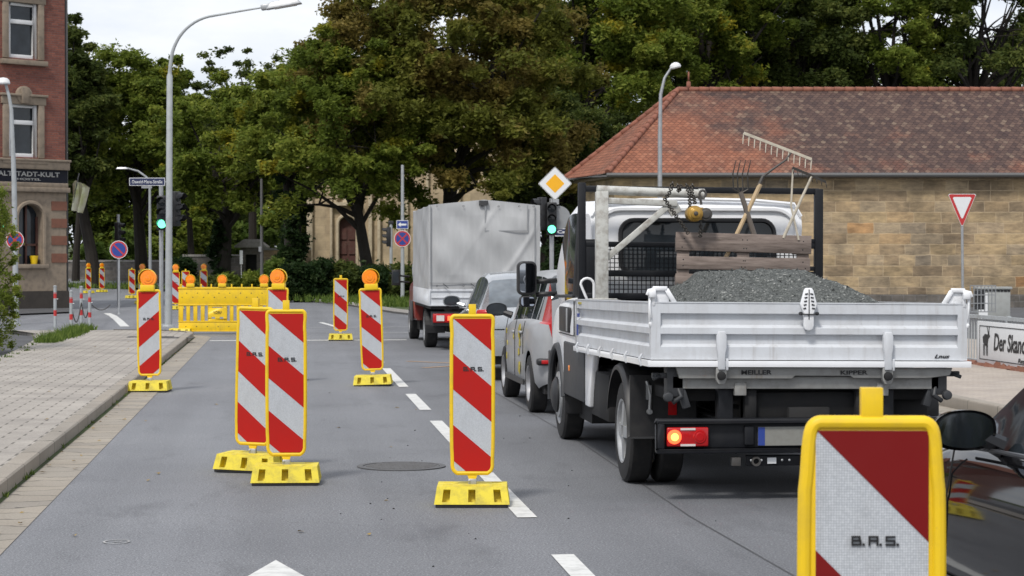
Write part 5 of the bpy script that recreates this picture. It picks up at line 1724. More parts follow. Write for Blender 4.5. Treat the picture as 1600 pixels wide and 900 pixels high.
# utility cabinet and bin cage
p = G(1551, 60)
t = thing("utility_cabinet", "grey utility cabinet with dark vent slot in front of the stone wall", "cabinet", (p.x, p.y, 0), -TH)
m = MB(); m.b2((-.42, -.2, 0), (.42, .2, H(452, 60))); m.build("body", M['cab_grey'], t, bevel=.015)
m = MB(); m.b2((-.46, -.24, H(452, 60)), (.46, .24, H(448, 60))); m.build("lid", M['cab_grey'], t, bevel=.01)
m = MB()
for k in range(9): m.b2((-.38 + k * .09, -.215, H(455.5, 60)), (-.31 + k * .09, -.2, H(453, 60)))
m.build("vent", M['under'], t)
m = MB(); m.b2((-.40, -.206, .1), (-.17, -.2, H(458, 60))); m.build("door", M['sign_white'], t)
p = G(1536, 66)
t = thing("wire_crate", "grey wire crate leaning beside the utility cabinet", "crate", (p.x, p.y, .4), -TH)
m = MB()
for k in range(8): m.bar((-.30 + k * .085, 0, 0), (-.30 + k * .085, 0, .62), .02, .02)
for zz in (0, .2, .4, .62): m.bar((-.31, 0, zz), (.31, 0, zz), .025, .025)
m.build("bars", M['sign_back'], t)
m = MB(); m.b2((-.16, .02, .05), (.06, .25, .5)); m.build("filling", M['cladding'], t)

# railing with advertising banner along the right pavement
FX = 9.95
t = thing("metal_railing", "grey metal railing along the right pavement holding the white banner", "railing", (FX, 0, 0), 0)
m = MB()
y0, y1 = 22.0, 41.0
m.bar((0, y0, .80), (0, y1, .80), .05, .05); m.bar((0, y0, .16), (0, y1, .16), .05, .05)
m.build("rails", M['grey_pole'], t)
for k in range(10):
    m = MB(); m.bar((0, y0 + k * 2.1, .05), (0, y0 + k * 2.1, .84), .06, .06); m.build("post", M['grey_pole'], t)
m = MB()
for k in range(150): m.bar((0, y0 + k * .125, .16), (0, y0 + k * .125, .79), .016, .016)
m.build("balusters", M['grey_pole'], t)
t = thing("low_wall", "low wall of dark red rubble under the metal railing", "wall", (FX, 0, 0), 0)
m = MB(); m.b2((-.12, 16, .0), (.12, 41, .15)); m.build("masonry", M['red_stone'], t)
m = MB()
r = random.Random(3)
for k in range(160): m.box((r.uniform(-.14, -.1), 16 + k * .155, r.uniform(.08, .13)), (.08, .13, .07), rot=(r.random(), r.random(), r.random()))
m.build("stones", M['red_stone'], t)
# banner: left edge near px 1530
pb = 0.0
yl = 29.4                                       # distance of the banner's left end
t = thing("banner", "white advertising banner with a moose emblem on the metal railing", "banner", (FX - .06, 0, 0), 0)
bl = 25.6
zlo, zhi = .14, .745
m = MB(); m.b2((-.012, bl, zlo), (.012, yl, zhi)); bn = m.build("board", M['sign_white'], t, bevel=.003)
m = MB()
for a, b in (((bl + .1, zlo + .06), (yl - .1, zlo + .072)), ((bl + .1, zhi - .072), (yl - .1, zhi - .06)), ((yl - .112, zlo + .072), (yl - .1, zhi - .072))):
    m.b2((-.0165, a[0], a[1]), (-.0135, b[0], b[1]))
m.build("border_line", M['ink'], bn)
def side_text(s, w, h, yc, zc_, slant=0.2):
    o = text_mesh(s, w, h, (-.0165, yc, zc_), R(-90), M['ink'], t, depth=.002, slant=slant)
side_text("Der Skandinavier", 2.1, .25, yl - 1.76, .47)
side_text("Restaurant", .8, .06, yl - 2.1, .25)
m = MB()                                        # moose: body, legs, head, antlers as one flat emblem
def mp(poly): m.prism([(yl - .36 - x, z - .28) for x, z in poly], -.0165, -.0135, 'yz')
mp([(-.10, .72), (-.12, .80), (-.02, .85), (.08, .84), (.14, .88), (.19, .82), (.12, .78), (.09, .70), (.0, .68)])
for x in (-.09, -.04, .04, .08): mp([(x - .01, .70), (x + .02, .70), (x + .012, .54), (x - .002, .54)])
mp([(.10, .86), (.06, .95), (.08, .95), (.12, .88)]); mp([(.13, .87), (.15, .97), (.17, .96), (.155, .87)])
m.build("moose_emblem", M['ink'], t, fixn=True)

# bollards with chains at the left corner
def bollard(label, px, py_top, py_bot, z=0.05):
    s = (py_bot - HZ) / (CAM_H - z)
    p = G(px, s)
    t = thing("bollard", label, "bollard", (p.x, p.y, z), -TH, "red and white bollards at the left corner")
    h = H(py_top, s) - z
    m = MB()
    n = 7
    for i in range(n):
        m.m = 1 if i in (2, 5) else 0
        m.cyl((0, 0, h * i / n), (0, 0, h * (i + 1) / n), .038, n=12, caps=(i == n - 1))
    m.lathe((0, 0, h), (0, 0, 1), [(0, .045), (.02, .045), (.035, 0)], 12)
    m.build("shaft", [M['grey_pole'], M['sign_red']], t)
    m = MB(); m.cyl((0, 0, h * .83), (0, 0, h * .83 + .01), .042, n=12); m.cyl((.03, 0, h * .7), (.07, 0, h * .7), .008, n=8); m.build("chain_ring", M['silver_steel'], t)
    return p, h
B = [bollard("leftmost red and white bollard, standing alone", 86, 448, 512), bollard("second red and white bollard, nearest to the camera", 111, 456, 517),
     bollard("third red and white bollard, just behind the nearest one", 127, 449, 510), bollard("rightmost red and white bollard at the grass tuft", 140, 456, 512)]
def chain(label, a, b, za, zb, sag):
    pts = []
    a, b = Vector((a.x, a.y, za)), Vector((b.x, b.y, zb))
    for i in range(13):
        q = a.lerp(b, i / 12); q.z -= sag * math.sin(math.pi * i / 12); pts.append(q)
    m = MB(); m.tube(pts, .014, 6); tag(m.build("chain", M['chain']), label, "chain")
chain("sagging dark chain between the second and third bollards", B[1][0], B[2][0], .62, .62, .42)
chain("sagging dark chain between the third bollard and the rightmost one", B[2][0], B[3][0], .62, .62, .35)
q = G(172, 55)
chain("dark chain stretched right from the rightmost bollard", B[3][0], q, .62, .35, .15)

# flag on the corner house
p = G(112, 46)
t = thing("flag", "pale yellow and white cloth hanging from a slanted pole on the corner house", "flag", (p.x, p.y, 0), -TH)
z = H(328, 46)
m = MB(); m.tube([(0, 0, z), (.26, 0, z + 1.25)], .02, 6); m.build("pole", M['dark_pole'], t)
m = MB()
V = []; Fq = []
for i in range(8):
    for j in range(9):
        w = j / 8
        V.append((.20 + .05 * math.sin(i * 1.9 + w * 2) - .10 * w + .60 * (i / 7 - .3) * (1 - .35 * w) * (1 if w > .1 else .5), .05 * math.cos(i * 2.2 + w), z + 1.0 - w * 1.0 - .12 * i / 7))
for i in range(7):
    for j in range(8): Fq.append((i * 9 + j, (i + 1) * 9 + j, (i + 1) * 9 + j + 1, i * 9 + j + 1))
M['flag'] = paint('pale_flag_cloth', (0.80, 0.80, 0.62), 0.8, dirt=0.9, scale=2.2, dirt_c=(0.45, 0.48, 0.08))
m.add(V, Fq, True); m.build("cloth", M['flag'], t)
# ------------------------------------------------------------------ vehicles
def interp(tab, y):
    if y <= tab[0][0]: return tab[0][1]
    for (a, va), (b, vb) in zip(tab, tab[1:]):
        if y <= b:
            k = (y - a) / (b - a) if b > a else 0
            return va + (vb - va) * k
    return tab[-1][1]

def smooth_tab(tab, n=3):
    """round the corners of a control polyline"""
    for _ in range(n):
        out = [tab[0]]
        for (a, va), (b, vb) in zip(tab, tab[1:]):
            out.append((a + (b - a) * .25, va + (vb - va) * .25)); out.append((a + (b - a) * .75, va + (vb - va) * .75))
        out.append(tab[-1]); tab = out
    return tab

def wheel(parent, x, y, z, r, w, side, rim_mat='alu', hub_out=.0, spokes=5, name="wheel"):
    """tyre and rim; side = -1: outer face towards -x"""
    m = MB()
    o = side * w / 2
    m.lathe((x - o, y, z), (side, 0, 0), [(0, r * .62), (.0, r * .80), (w * .06, r * .95), (w * .16, r), (w * .84, r), (w * .94, r * .95), (w, r * .80), (w - .004, r * .64), (w - .03, r * .60)], 36)
    for k in range(48):
        a = 2 * math.pi * k / 48
    ty = m.build(name, M['rubber'], parent)
    m = MB()
    m.lathe((x - o, y, z), (side, 0, 0), [(w * .1, r * .60), (w * .2, r * .56), (w - .05, r * .56), (w - .012, r * .61), (w - .002, r * .63), (w - .006, r * .59), (w - .045, r * .52), (w - .09, r * .48)], 32)
    f = x - o + side * (w - .05)
    for k in range(spokes):
        a = 2 * math.pi * k / spokes
        c, s_ = math.cos(a), math.sin(a)
        m.bar((f, y + c * r * .10, z + s_ * r * .10), (f - side * .01, y + c * r * .55, z + s_ * r * .55), .035 if spokes > 4 else .09, r * .22)
    m.lathe((f, y, z), (side, 0, 0), [(-.03, r * .17), (.015 + hub_out, r * .15), (.022 + hub_out, r * .10), (.022 + hub_out, 0)], 20)
    m.build("rim", M[rim_mat], ty)
    m = MB(); m.cyl((x - side * w * .2, y, z), (x + side * w * .28, y, z), r * .55, n=24); m.build("brake_disc", M['under'], ty)
    return ty

def car_body(t, L, paint_mat, top, belt, half, roofhalf, floor, wheels, wr, side_glass, screens, glass_mat='glass', trim=True, step=.05, lamps=()):
    top, half, belt, roofhalf = smooth_tab(top), smooth_tab(half), smooth_tab(belt), smooth_tab(roofhalf)
    n = int(L / step)
    ys = sorted(set([round(L * i / n, 4) for i in range(n + 1)] + [round(L * k, 4) for k in (.002, .006, .994, .998)]))
    body, gl, lm = MB(), MB(), MB()
    rows = []
    for y in ys:
        w, zs, zr, wr_ = interp(half, y), interp(belt, y), interp(top, y), interp(roofhalf, y)
        zb = interp(floor, y)
        arch = 0
        for (wy, wz) in wheels:
            d = abs(y - wy)
            if d < wr * 1.16:
                zb = max(zb, wz + math.sqrt((wr * 1.16) ** 2 - d * d) * 1.0)
                arch = 1
        zs = min(zs, zr - .02)
        zs = max(zs, zb + .08)
        hgt = zs - zb
        P = [(w * (.94 if not arch else .985), zb), (w * .99 if not arch else w * 1.008, zb + min(.06, hgt * .2)), (w * 1.0, zb + hgt * .38), (w * .998, zb + hgt * .72), (w * .982, zb + hgt * .87), (w * .940, zs - .008), (w * .900, zs + .012)]
        g = zr - zs
        P += [(wr_ + (w * .900 - wr_) * .45, zs + .012 + (g - .02) * .50), (wr_ * 1.03, zs + (g) * .86), (wr_ * .94, zr - .018), (wr_ * .6, zr), (0, zr + .012)]
        rows.append(P)
    K = len(rows[0])
    V = []
    for y, P in zip(ys, rows):
        V += [(x, y, z) for x, z in P]
    V += [(-x, y, z) for (x, y, z) in V]
    off = len(ys) * K
    bf, gf, lf = [], [], []
    for i in range(len(ys) - 1):
        ym = (ys[i] + ys[i + 1]) / 2
        for k in range(K - 1):
            a, b, c, d = i * K + k, i * K + k + 1, (i + 1) * K + k + 1, (i + 1) * K + k
            isg = False
            if k in (6, 7): isg = any(p <= ym <= q for p, q in side_glass)
            if k in (8, 9, 10): isg = any(p <= ym <= q for p, q in screens)
            dst = gf if isg else bf
            if any(p <= ym <= q and k in ks for p, q, ks in lamps): dst = lf
            dst.append((a, b, c, d))
            dst.append((off + d, off + c, off + b, off + a))
    for base in (0,):                          # rear and front end caps
        n0 = (len(ys) - 1) * K
        bf.append(tuple([k for k in range(K)] + [off + k for k in reversed(range(K - 1))]))
        bf.append(tuple([n0 + k for k in reversed(range(K))] + [off + n0 + k for k in range(K - 1)]))
    body.add(V, bf, True)
    gl.add(V, gf, True)
    bo = body.build("body", M[paint_mat], t, angle=38)
    def prune(o):
        bm = bmesh.new(); bm.from_mesh(o.data)
        lo = [v for v in bm.verts if not v.link_faces]
        bmesh.ops.delete(bm, geom=lo, context='VERTS'); bm.to_mesh(o.data); bm.free()
    prune(bo)
    go = gl.build("windows", M[glass_mat], t, angle=38, fixn=True)
    prune(go)
    if lf:
        nn = len(lf) // 2
        for q in (0, 1):
            l_ = MB(); l_.add(V, lf[q::2], True); lo_ = l_.build('tail_light', M['lens_red'], t); prune(lo_)
    m = MB()                                   # dark floor and wheel wells
    w0 = interp(half, L / 2)
    m.b2((-w0 * .86, .12, .22), (w0 * .86, L - .12, .42))
    for (wy, wz) in wheels:
        for sx in (-1, 1):
            m.b2((sx * w0 * .60, wy - wr * 1.2, .25), (sx * w0 * .62, wy + wr * 1.2, wz + wr * 1.25))
            m.b2((sx * w0 * .62, wy - wr * 1.22, wz + wr * 1.18), (sx * w0 * .93, wy + wr * 1.22, wz + wr * 1.2))
    m.build("underbody", M['under'], t)
    return bo, (half, belt, top, roofhalf)

def ribbon(name, mat, parent, pts, w=.012, h=.006):
    m = MB()
    for a, b in zip(pts, pts[1:]): m.bar(a, b, w, h)
    return m.build(name, mat, parent)

def door_mirror(parent, x, y, z, side, s=1.0, shell='black', stalk=.12, gm='glass', tilt=.0):
    """housing, glass facing back (-y), stalk to the body"""
    m = MB()
    prof = [(-.12, -.02), (-.10, -.062), (-.03, -.078), (.06, -.074), (.105, -.05), (.115, .0), (.10, .045), (.03, .068), (-.06, .062), (-.11, .03)]
    for _ in range(2):
        prof = [q for i in range(len(prof)) for q in (((prof[i][0] * .75 + prof[(i + 1) % len(prof)][0] * .25), (prof[i][1] * .75 + prof[(i + 1) % len(prof)][1] * .25)), ((prof[i][0] * .25 + prof[(i + 1) % len(prof)][0] * .75), (prof[i][1] * .25 + prof[(i + 1) % len(prof)][1] * .75)))]
    prof = [(a * s, b * s) for a, b in prof]
    sc_ = [(0.0, 1.0), (.035, .98), (.07, .80), (.095, .45)]
    n = len(prof); V = []
    for d, k in sc_: V += [(x + a * k * (-side), y + d * s, z + b * k) for a, b in prof]
    V += [(x, y + .105 * s, z)]
    fs = [(j * n + i, j * n + (i + 1) % n, (j + 1) * n + (i + 1) % n, (j + 1) * n + i) for j in range(3) for i in range(n)]
    fs += [(3 * n + i, 3 * n + (i + 1) % n, 4 * n) for i in range(n)]
    m.add(V, fs, True)
    m.add([(x + a * .99 * (-side), y + .008, z + b * .99) for a, b in prof], [tuple(range(n))])
    m.tube([(x - side * .06 * s, y + .03 * s, z - .03 * s), (x - side * (.12 * s + stalk), y + .0, z - .07 * s)], [.032 * s, .04 * s], 8)
    o = m.build("door_mirror", M[shell], parent)
    g = MB(); g.fx = lambda a, b, c: (a, b + (c - z) * tilt, c); g.prism([(x + a * .88 * (-side), z + b * .86) for a, b in prof], y - .006, y + .004); g.build("mirror_glass", M[gm], o)
    return o

# ---------- near black car on the right
def black_car():
    t = thing("parked_car", "glossy black car close at the right edge, cut off by the frame", "car", (3.335, 4.55, 0), 0)
    t.name = "black_car"
    L = 4.45
    half = [(0, .74), (.05, .82), (.5, .895), (1.2, .91), (3.2, .91), (3.9, .875), (4.25, .78), (4.40, .62), (4.45, .5)]
    top = [(0, .70), (.04, .95), (.25, 1.08), (.8, 1.40), (1.4, 1.47), (2.0, 1.46), (2.5, 1.34), (3.05, .99), (3.15, .955), (3.8, .86), (4.25, .72), (4.45, .55)]
    belt = [(0, .8), (.5, .95), (2.0, .94), (3.0, .91), (3.3, .88), (4.1, .74), (4.45, .5)]
    rh = [(0, .66), (.5, .64), (1.4, .62), (2.4, .63), (3.0, .74), (3.3, .74), (4.1, .66), (4.45, .42)]
    floor = [(0, .38), (.3, .24), (4.1, .22), (4.45, .34)]
    bo, tabs = car_body(t, L, 'black_car', top, belt, half, rh, floor, [(.85, .32), (3.55, .32)], .325, [(.75, 1.65), (1.72, 2.98)], [(.2, .78), (2.3, 3.06)])
    for wy in (.85, 3.55):
        for sx in (-1, 1): wheel(t, sx * .79, wy, .325, .325, .21, sx, 'alu')
    # door seams, sills, handle
    hs, bs = tabs[0], tabs[1]
    for y in (1.68, 3.02):
        for sx in (-1, 1):
            w = interp(hs, y); zb_, zs = .22, interp(bs, y)
            dy = .0
            pts = []
            for k in range(13):
                f = k / 12; z = zb_ + .03 + (zs - zb_ - .03) * f
                xx = w * (1.0 if .36 < f < .74 else (1.0 - .01 * (1 - f / .36) if f <= .36 else 1.0 - .032 * (f - .74) / .26)) + .0012
                pts.append((sx * xx, y + (.07 * (1 - f) ** 2 if y > 2 else 0), z))
            ribbon("door_seam", M['under'], t, pts, .006, .004)
    for sx in (-1, 1):
        w = .912
        m = MB(); m.box((sx * (w + .004), 2.2, .43), (.016, 1.9, .035)); m.build("side_moulding", M['cladding'], t, bevel=.005)
        m = MB(); m.box((sx * w, 1.9, .80), (.035, .19, .03)); m.build("door_handle", M['black_car'], t, bevel=.01)
    door_mirror(t, -.975, 2.60, 1.015, -1, 1.0, 'black_car', .02, 'mirror', .075)
    door_mirror(t, .975, 2.60, 1.015, 1, 1.0, 'black_car', .02, 'mirror', .075)
    for sx in (-1, 1):                          # bright window strip and the dark triangle at the mirror
        m = MB(); m.tube([(sx * .885, .7, .955), (sx * .888, 1.6, .955), (sx * .885, 2.5, .942), (sx * .878, 2.95, .925)], .008, 6); m.build("window_trim", M['black'], t)
        m = MB(); m.box((sx * .60, 4.18, .62), (.34, .18, .13), rot=(0, 0, -sx * .5)); m.build("headlight", M['lens_clear'], t, bevel=.03)
        m = MB(); m.box((sx * .72, .12, .82), (.22, .16, .16), rot=(0, 0, sx * .3)); m.build("tail_light", M['lens_red'], t, bevel=.03)
black_car()

# ---------- silver minivan with yellow stickers
def minivan():
    t = thing("silver_minivan", "silver grey small minivan with yellow stickers on its doors, just ahead of the white truck", "car", (3.42, 21.6, 0), 0)
    L = 4.0
    half = [(0, .70), (.04, .80), (.4, .865), (1.0, .87), (3.0, .86), (3.6, .80), (3.9, .65), (4.0, .5)]
    top = [(0, .70), (.02, 1.0), (.05, 1.27), (.13, 1.40), (.32, 1.47), (.7, 1.505), (1.7, 1.52), (2.3, 1.45), (3.1, 1.02), (3.25, .97), (3.7, .85), (4.0, .55)]
    belt = [(0, .95), (.6, .98), (2.0, .94), (3.0, .90), (3.6, .80), (4.0, .5)]
    rh = [(0, .66), (.3, .65), (1.0, .64), (2.3, .64), (3.1, .72), (3.7, .66), (4.0, .42)]
    floor = [(0, .34), (.3, .26), (3.7, .24), (4.0, .32)]
    car_body(t, L, 'grey_car', top, belt, half, rh, floor, [(.62, .30), (3.18, .30)], .305, [(.42, .95), (1.0, 1.75), (1.82, 2.75)], [(.06, .34), (2.32, 3.1)], lamps=[(.012, .24, (5, 6, 7))])
    for wy in (.62, 3.18):
        for sx in (-1, 1): wheel(t, sx * .765, wy, .305, .305, .19, sx, 'alu', spokes=7)
    for sx in (-1, 1):
        m = MB(); m.box((sx * .72, .02, .56), (.24, .12, .07)); fg = m.build("fog_lamp", M['black'], t, bevel=.02)
        m = MB(); m.box((sx * .72, -.035, .56), (.15, .02, .04)); m.build("fog_lens", M['lens_red'], fg, bevel=.006)
        for y, ln in ((1.0, 1), (1.80, 1), (2.72, 1)):
            ribbon("door_seam", M['under'], t, [(sx * .872, y, .32 if y > 1.2 else .62), (sx * .8735, y, .6), (sx * .873, y, .82), (sx * .846, y, .955)], .007, .004)
        m = MB(); m.box((sx * .875, 1.2, .83), (.03, .16, .03)); m.box((sx * .87, 2.0, .81), (.03, .16, .03)); m.build("door_handles", M['grey_car'], t, bevel=.01)
        ribbon("side_moulding", M['cladding'], t, [(sx * .868, .95, .30), (sx * .868, 2.75, .29)], .02, .06)
    m = MB()
    r = random.Random(9)
    for (y, z, k) in ((1.35, .82, .09), (1.30, .70, .06), (1.38, .60, .05), (1.32, .45, .09), (1.9, .76, .035), (2.55, .66, .03), (2.62, .80, .04), (2.62, .52, .04), (1.22, .88, .05)):
        pl = []
        for q in range(9):
            a = q / 9 * 6.283; rr = k * r.uniform(.55, 1.2)
            pl.append((y + math.cos(a) * rr, z + math.sin(a) * rr * 1.0))
        m = MB(); m.prism(pl, -.879, -.872, 'yz'); m.build("door_sticker", M['skin_yellow'], t)
    door_mirror(t, -.99, 2.62, 1.05, -1, 1.05, 'black', .05); door_mirror(t, .99, 2.62, 1.05, 1, 1.05, 'black', .05)
    m = MB(); m.b2((-.26, -.02, .66), (.26, .0, .77)); m.build("licence_plate", M['sign_white'], t)
minivan()

def hatchback():
    t = thing("silver_hatchback", "light silver hatchback between the tarpaulin truck and the grey minivan", "car", (3.37, 27.9, 0), 0)
    L = 4.1
    half = [(0, .70), (.05, .80), (.5, .85), (3.0, .85), (3.7, .79), (4.0, .62), (4.1, .5)]
    top = [(0, .70), (.03, .92), (.30, 1.18), (.65, 1.40), (1.2, 1.455), (1.9, 1.45), (2.4, 1.34), (3.05, .97), (3.7, .84), (4.1, .55)]
    belt = [(0, .85), (.6, .95), (2.0, .92), (3.0, .88), (3.7, .78), (4.1, .5)]
    rh = [(0, .66), (.6, .60), (1.2, .60), (2.3, .60), (3.1, .70), (3.7, .66), (4.1, .42)]
    car_body(t, L, 'silver_car', top, belt, half, rh, [(0, .34), (.3, .26), (3.8, .24), (4.1, .32)], [(.7, .30), (3.25, .30)], .305, [(.62, 1.5), (1.56, 2.7)], [(.12, .62), (2.35, 3.05)], glass_mat='rear_glass')
    for wy in (.7, 3.25):
        for sx in (-1, 1): wheel(t, sx * .745, wy, .305, .305, .19, sx, 'alu', spokes=6)
    for sx in (-1, 1):
        m = MB(); m.box((sx * .70, .10, .88), (.24, .22, .15), rot=(0, 0, sx * .35)); m.build("tail_light", M['lens_red'], t, bevel=.03)
    door_mirror(t, -.97, 2.55, 1.03, -1, 1.1, 'silver_car', .05); door_mirror(t, .97, 2.55, 1.03, 1, 1.1, 'silver_car', .05)
    m = MB(); m.tube([(-.845, .6, .955), (-.85, 2.6, .93)], .01, 6); m.tube([(.845, .6, .955), (.85, 2.6, .93)], .01, 6); m.build("window_trim", M['chrome'], t)
    m = MB(); m.b2((-.26, -.02, .55), (.26, .0, .66)); m.build("licence_plate", M['sign_white'], t)
hatchback()

# ---------- truck with grey tarpaulin and dark red cab
def tarp_truck():
    t = thing("tarpaulin_truck", "small truck with grey tarpaulin body and dark red cab", "truck", (3.55, 37.6, 0), 0)
    W = 1.0
    # tarpaulin body: slack sides, creased
    r = random.Random(4)
    m = MB()
    z0, zt, L = 1.10, 2.60, 4.6
    nx, nz, ny = 110, 90, 40
    def ridge_z(x): return zt + .10 * (1 - min(1, abs(x) / W)) - 0.0
    def cre(a, b, k):
        k = k * 1.7
        return k * (math.sin(a * 5 + b * 3.2) * .4 + math.sin(a * 2.1 - b * 6 + 1) * .35 + math.sin((a + b) * 9) * .25)
    V = []; Fq = []
    for j in range(nz + 1):                    # rear
        for i in range(nx + 1):
            x = -W + 2 * W * i / nx; f = j / nz; z = z0 + (ridge_z(x) - z0) * f
            e = min(1, min(f, 1 - f) * 6) * min(1, (W - abs(x)) * 6)
            d = cre(x, z, .025) * e
            # diagonal drag folds running up to the right
            for (c0, amp) in ((1.42, .022), (1.05, .018), (2.3, .012), (0.8, .015)):
                q = (z - c0) - (x - .2) * 1.05 - .25 * math.sin(x * 2.2 + c0 * 3)
                d += amp * math.exp(-(q / .09) ** 2) * e * (1 if x > -.1 else .3)
            V.append((x, -d - .02 * e, z))
    for j in range(nz):
        for i in range(nx): a = j * (nx + 1) + i; Fq.append((a, a + 1, a + nx + 2, a + nx + 1))
    m.add(V, Fq, True)
    for sx in (-1, 1):
        V = []; Fq = []
        for j in range(nz + 1):
            for i in range(ny + 1):
                y = L * i / ny; f = j / nz; z = z0 + (ridge_z(W) - z0) * f
                bow = -.05 * math.sin(math.pi * ((y / L * 3) % 1)) * f
                e = min(1, min(f, 1 - f) * 6) * min(1, min(y, L - y) * 6)
                V.append((sx * (W + cre(y, z, .02) * e), y, z + (bow if j == nz else 0)))
        for j in range(nz):
            for i in range(ny): a = j * (ny + 1) + i; Fq.append((a, a + 1, a + ny + 2, a + ny + 1))
        m.add(V, Fq, True)
    V = []; Fq = []
    for i in range(nx + 1):
        x = -W + 2 * W * i / nx
        for k in range(ny + 1):
            y = L * k / ny
            bow = -.05 * math.sin(math.pi * ((y / L * 3) % 1))
            V.append((x, y, ridge_z(x) + bow))
    for i in range(nx):
        for k in range(ny): a = i * (ny + 1) + k; Fq.append((a, a + 1, a + ny + 2, a + ny + 1))
    m.add(V, Fq, True)
    m.b2((-W + .02, L - .02, z0), (W - .02, L, zt - .02))
    tp = m.build("tarpaulin", M['tarp'], t, weld=True)
    m = MB()                                   # window flap, hems, eyelets
    m.b2((0.0, -.055, 2.13), (.78, -.045, 2.15)); m.b2((0.0, -.055, 2.15), (.02, -.045, 2.62)); m.b2((.76, -.055, 2.15), (.78, -.045, 2.60))
    m.b2((-.98, -.035, 1.20), (.98, -.028, 1.215))
    m.bar((-.97, -.04, 1.15), (-.97, -.04, 2.6), .01, .03); m.bar((.90, -.04, 1.15), (.90, -.04, 2.6), .01, .02)
    m.build("seams", M['sign_back'], tp)
    m = MB()
    for x in (-.85, -.38, -.05, .25, .62, .88):
        for z in (1.16, 2.58): m.lathe((x, -.045, z), (0, -1, 0), [(0, .018), (.008, .012)], 8)
    for x in (-.75, -.25, .25): m.bar((x, -.05, 1.20), (x + .10, -.05, 1.12), .012, .012)
    m.b2((-.10, -.07, 2.60), (.06, -.01, 2.68))
    m.build("fasteners", M['cladding'], tp)
    m = MB()
    for (a, b) in (((-W, .02, .82), (W, .05, 1.10)),): m.b2(a, b)
    m.b2((-W, -.005, .82), (-W + .03, .02, 1.10)); m.b2((W - .03, -.005, .82), (W, .02, 1.10))
    m.b2((-W, 0, 1.06), (W, .02, 1.10)); m.b2((-W, 0, .80), (W, .04, .83)); m.b2((-W + .05, .0, .94), (W - .05, .02, .96))
    m.b2((-W, .05, .80), (-W + .03, L, 1.10)); m.b2((W - .03, .05, .80), (W, L, 1.10))
    m.build("side_boards", M['bed_white'], t, bevel=.005)
    m = MB(); m.b2((-W + .04, .05, .74), (W - .04, L, .80)); m.b2((-.45, 0.1, .5), (-.3, 6.4, .74)); m.b2((.3, 0.1, .5), (.45, 6.4, .74)); m.b2((-.9, .4, .42), (.9, .46, .50)); m.b2((-.6, 1.0, .3), (.6, 1.6, .6)); m.build("chassis", M['under'], t)
    m = MB(); m.b2((-.95, .10, .44), (.95, .16, .70)); m.build("rear_bar", M['cladding'], t, bevel=.01)
    for sx in (-1, 1):
        m = MB(); m.b2((sx * .92, .03, .50), (sx * .50, .10, .66)); tl = m.build("tail_light", M['lens_red'], t, bevel=.01)
        m = MB(); m.b2((sx * .66, .015, .54), (sx * .54, .032, .62)); m.build("lit_bulb", M['brake_on'], tl)
        m = MB(); m.b2((sx * .86, .015, .53), (sx * .72, .032, .63)); m.build("clear_lens", M['lens_clear'], tl)
        m = MB()
        for k in range(15):
            a0, a1 = R(12 * k), R(12 * (k + 1))
            m.add([(sx * .98, 1.6 + math.cos(a0) * .42, .34 + math.sin(a0) * .42), (sx * .98, 1.6 + math.cos(a1) * .42, .34 + math.sin(a1) * .42), (sx * .62, 1.6 + math.cos(a1) * .42, .34 + math.sin(a1) * .42), (sx * .62, 1.6 + math.cos(a0) * .42, .34 + math.sin(a0) * .42)], [(0, 1, 2, 3)])
        m.b2((sx * .98, 1.17, .28), (sx * .62, 1.18, .36)); m.build("mudguard", M['black'], t)
        wheel(t, sx * .86, 1.6, .35, .35, .24, sx, 'sign_back')
        wheel(t, sx * .90, 5.9, .35, .35, .21, sx, 'alu')
    # cab (same loft as the cars, in its own empty frame)
    sub = []
    n0 = set(col.objects)
    half = [(0, .95), (.05, 1.0), (1.4, 1.0), (1.9, .93), (2.1, .75)]
    top = [(0, 1.9), (.05, 2.05), (.5, 2.12), (.9, 2.08), (1.5, 1.42), (1.65, 1.32), (2.0, 1.05), (2.1, .7)]
    belt = [(0, 1.22), (1.4, 1.18), (1.8, 1.0), (2.1, .65)]
    rh = [(0, .84), (.9, .84), (1.5, .88), (1.9, .78), (2.1, .6)]
    car_body(t, 2.1, 'red_paint', top, belt, half, rh, [(0, .42), (2.1, .38)], [(1.25, .35)], .35, [(.25, 1.25)], [(.95, 1.5)])
    for o in set(col.objects) - n0:
        if o.name.startswith("body"): o.name = "cab"
        o.location.y = 4.65
    m = MB(); m.b2((-1.01, 4.75, .40), (-.99, 5.45, .80)); m.b2((.99, 4.75, .40), (1.01, 5.45, .80)); m.build("cab_cladding", M['cladding'], t, bevel=.01)
    for sx in (-1, 1):
        m = MB(); m.box((sx * 1.27, 6.0, 1.26), (.17, .09, .32)); m.tube([(sx * 1.2, 6.05, 1.3), (sx * .98, 6.1, 1.28)], .02, 8); m.tube([(sx * 1.2, 6.05, 1.18), (sx * .98, 6.1, 1.16)], .02, 8)
        o = m.build("door_mirror", M['black'], t, bevel=.03)
        m = MB(); m.b2((sx * 1.33, 5.948, 1.15), (sx * 1.21, 5.952, 1.38)); m.build("mirror_glass", M['glass'], o)
tarp_truck()

# ---------- white tipper truck (the main subject)
TX, TY = 3.475, 13.75
def tl(px, s, py):                              # truck-local x and height of a photo point at scale s
    return ((px - 445) / (1.006 * s) - TX, H(py, s))

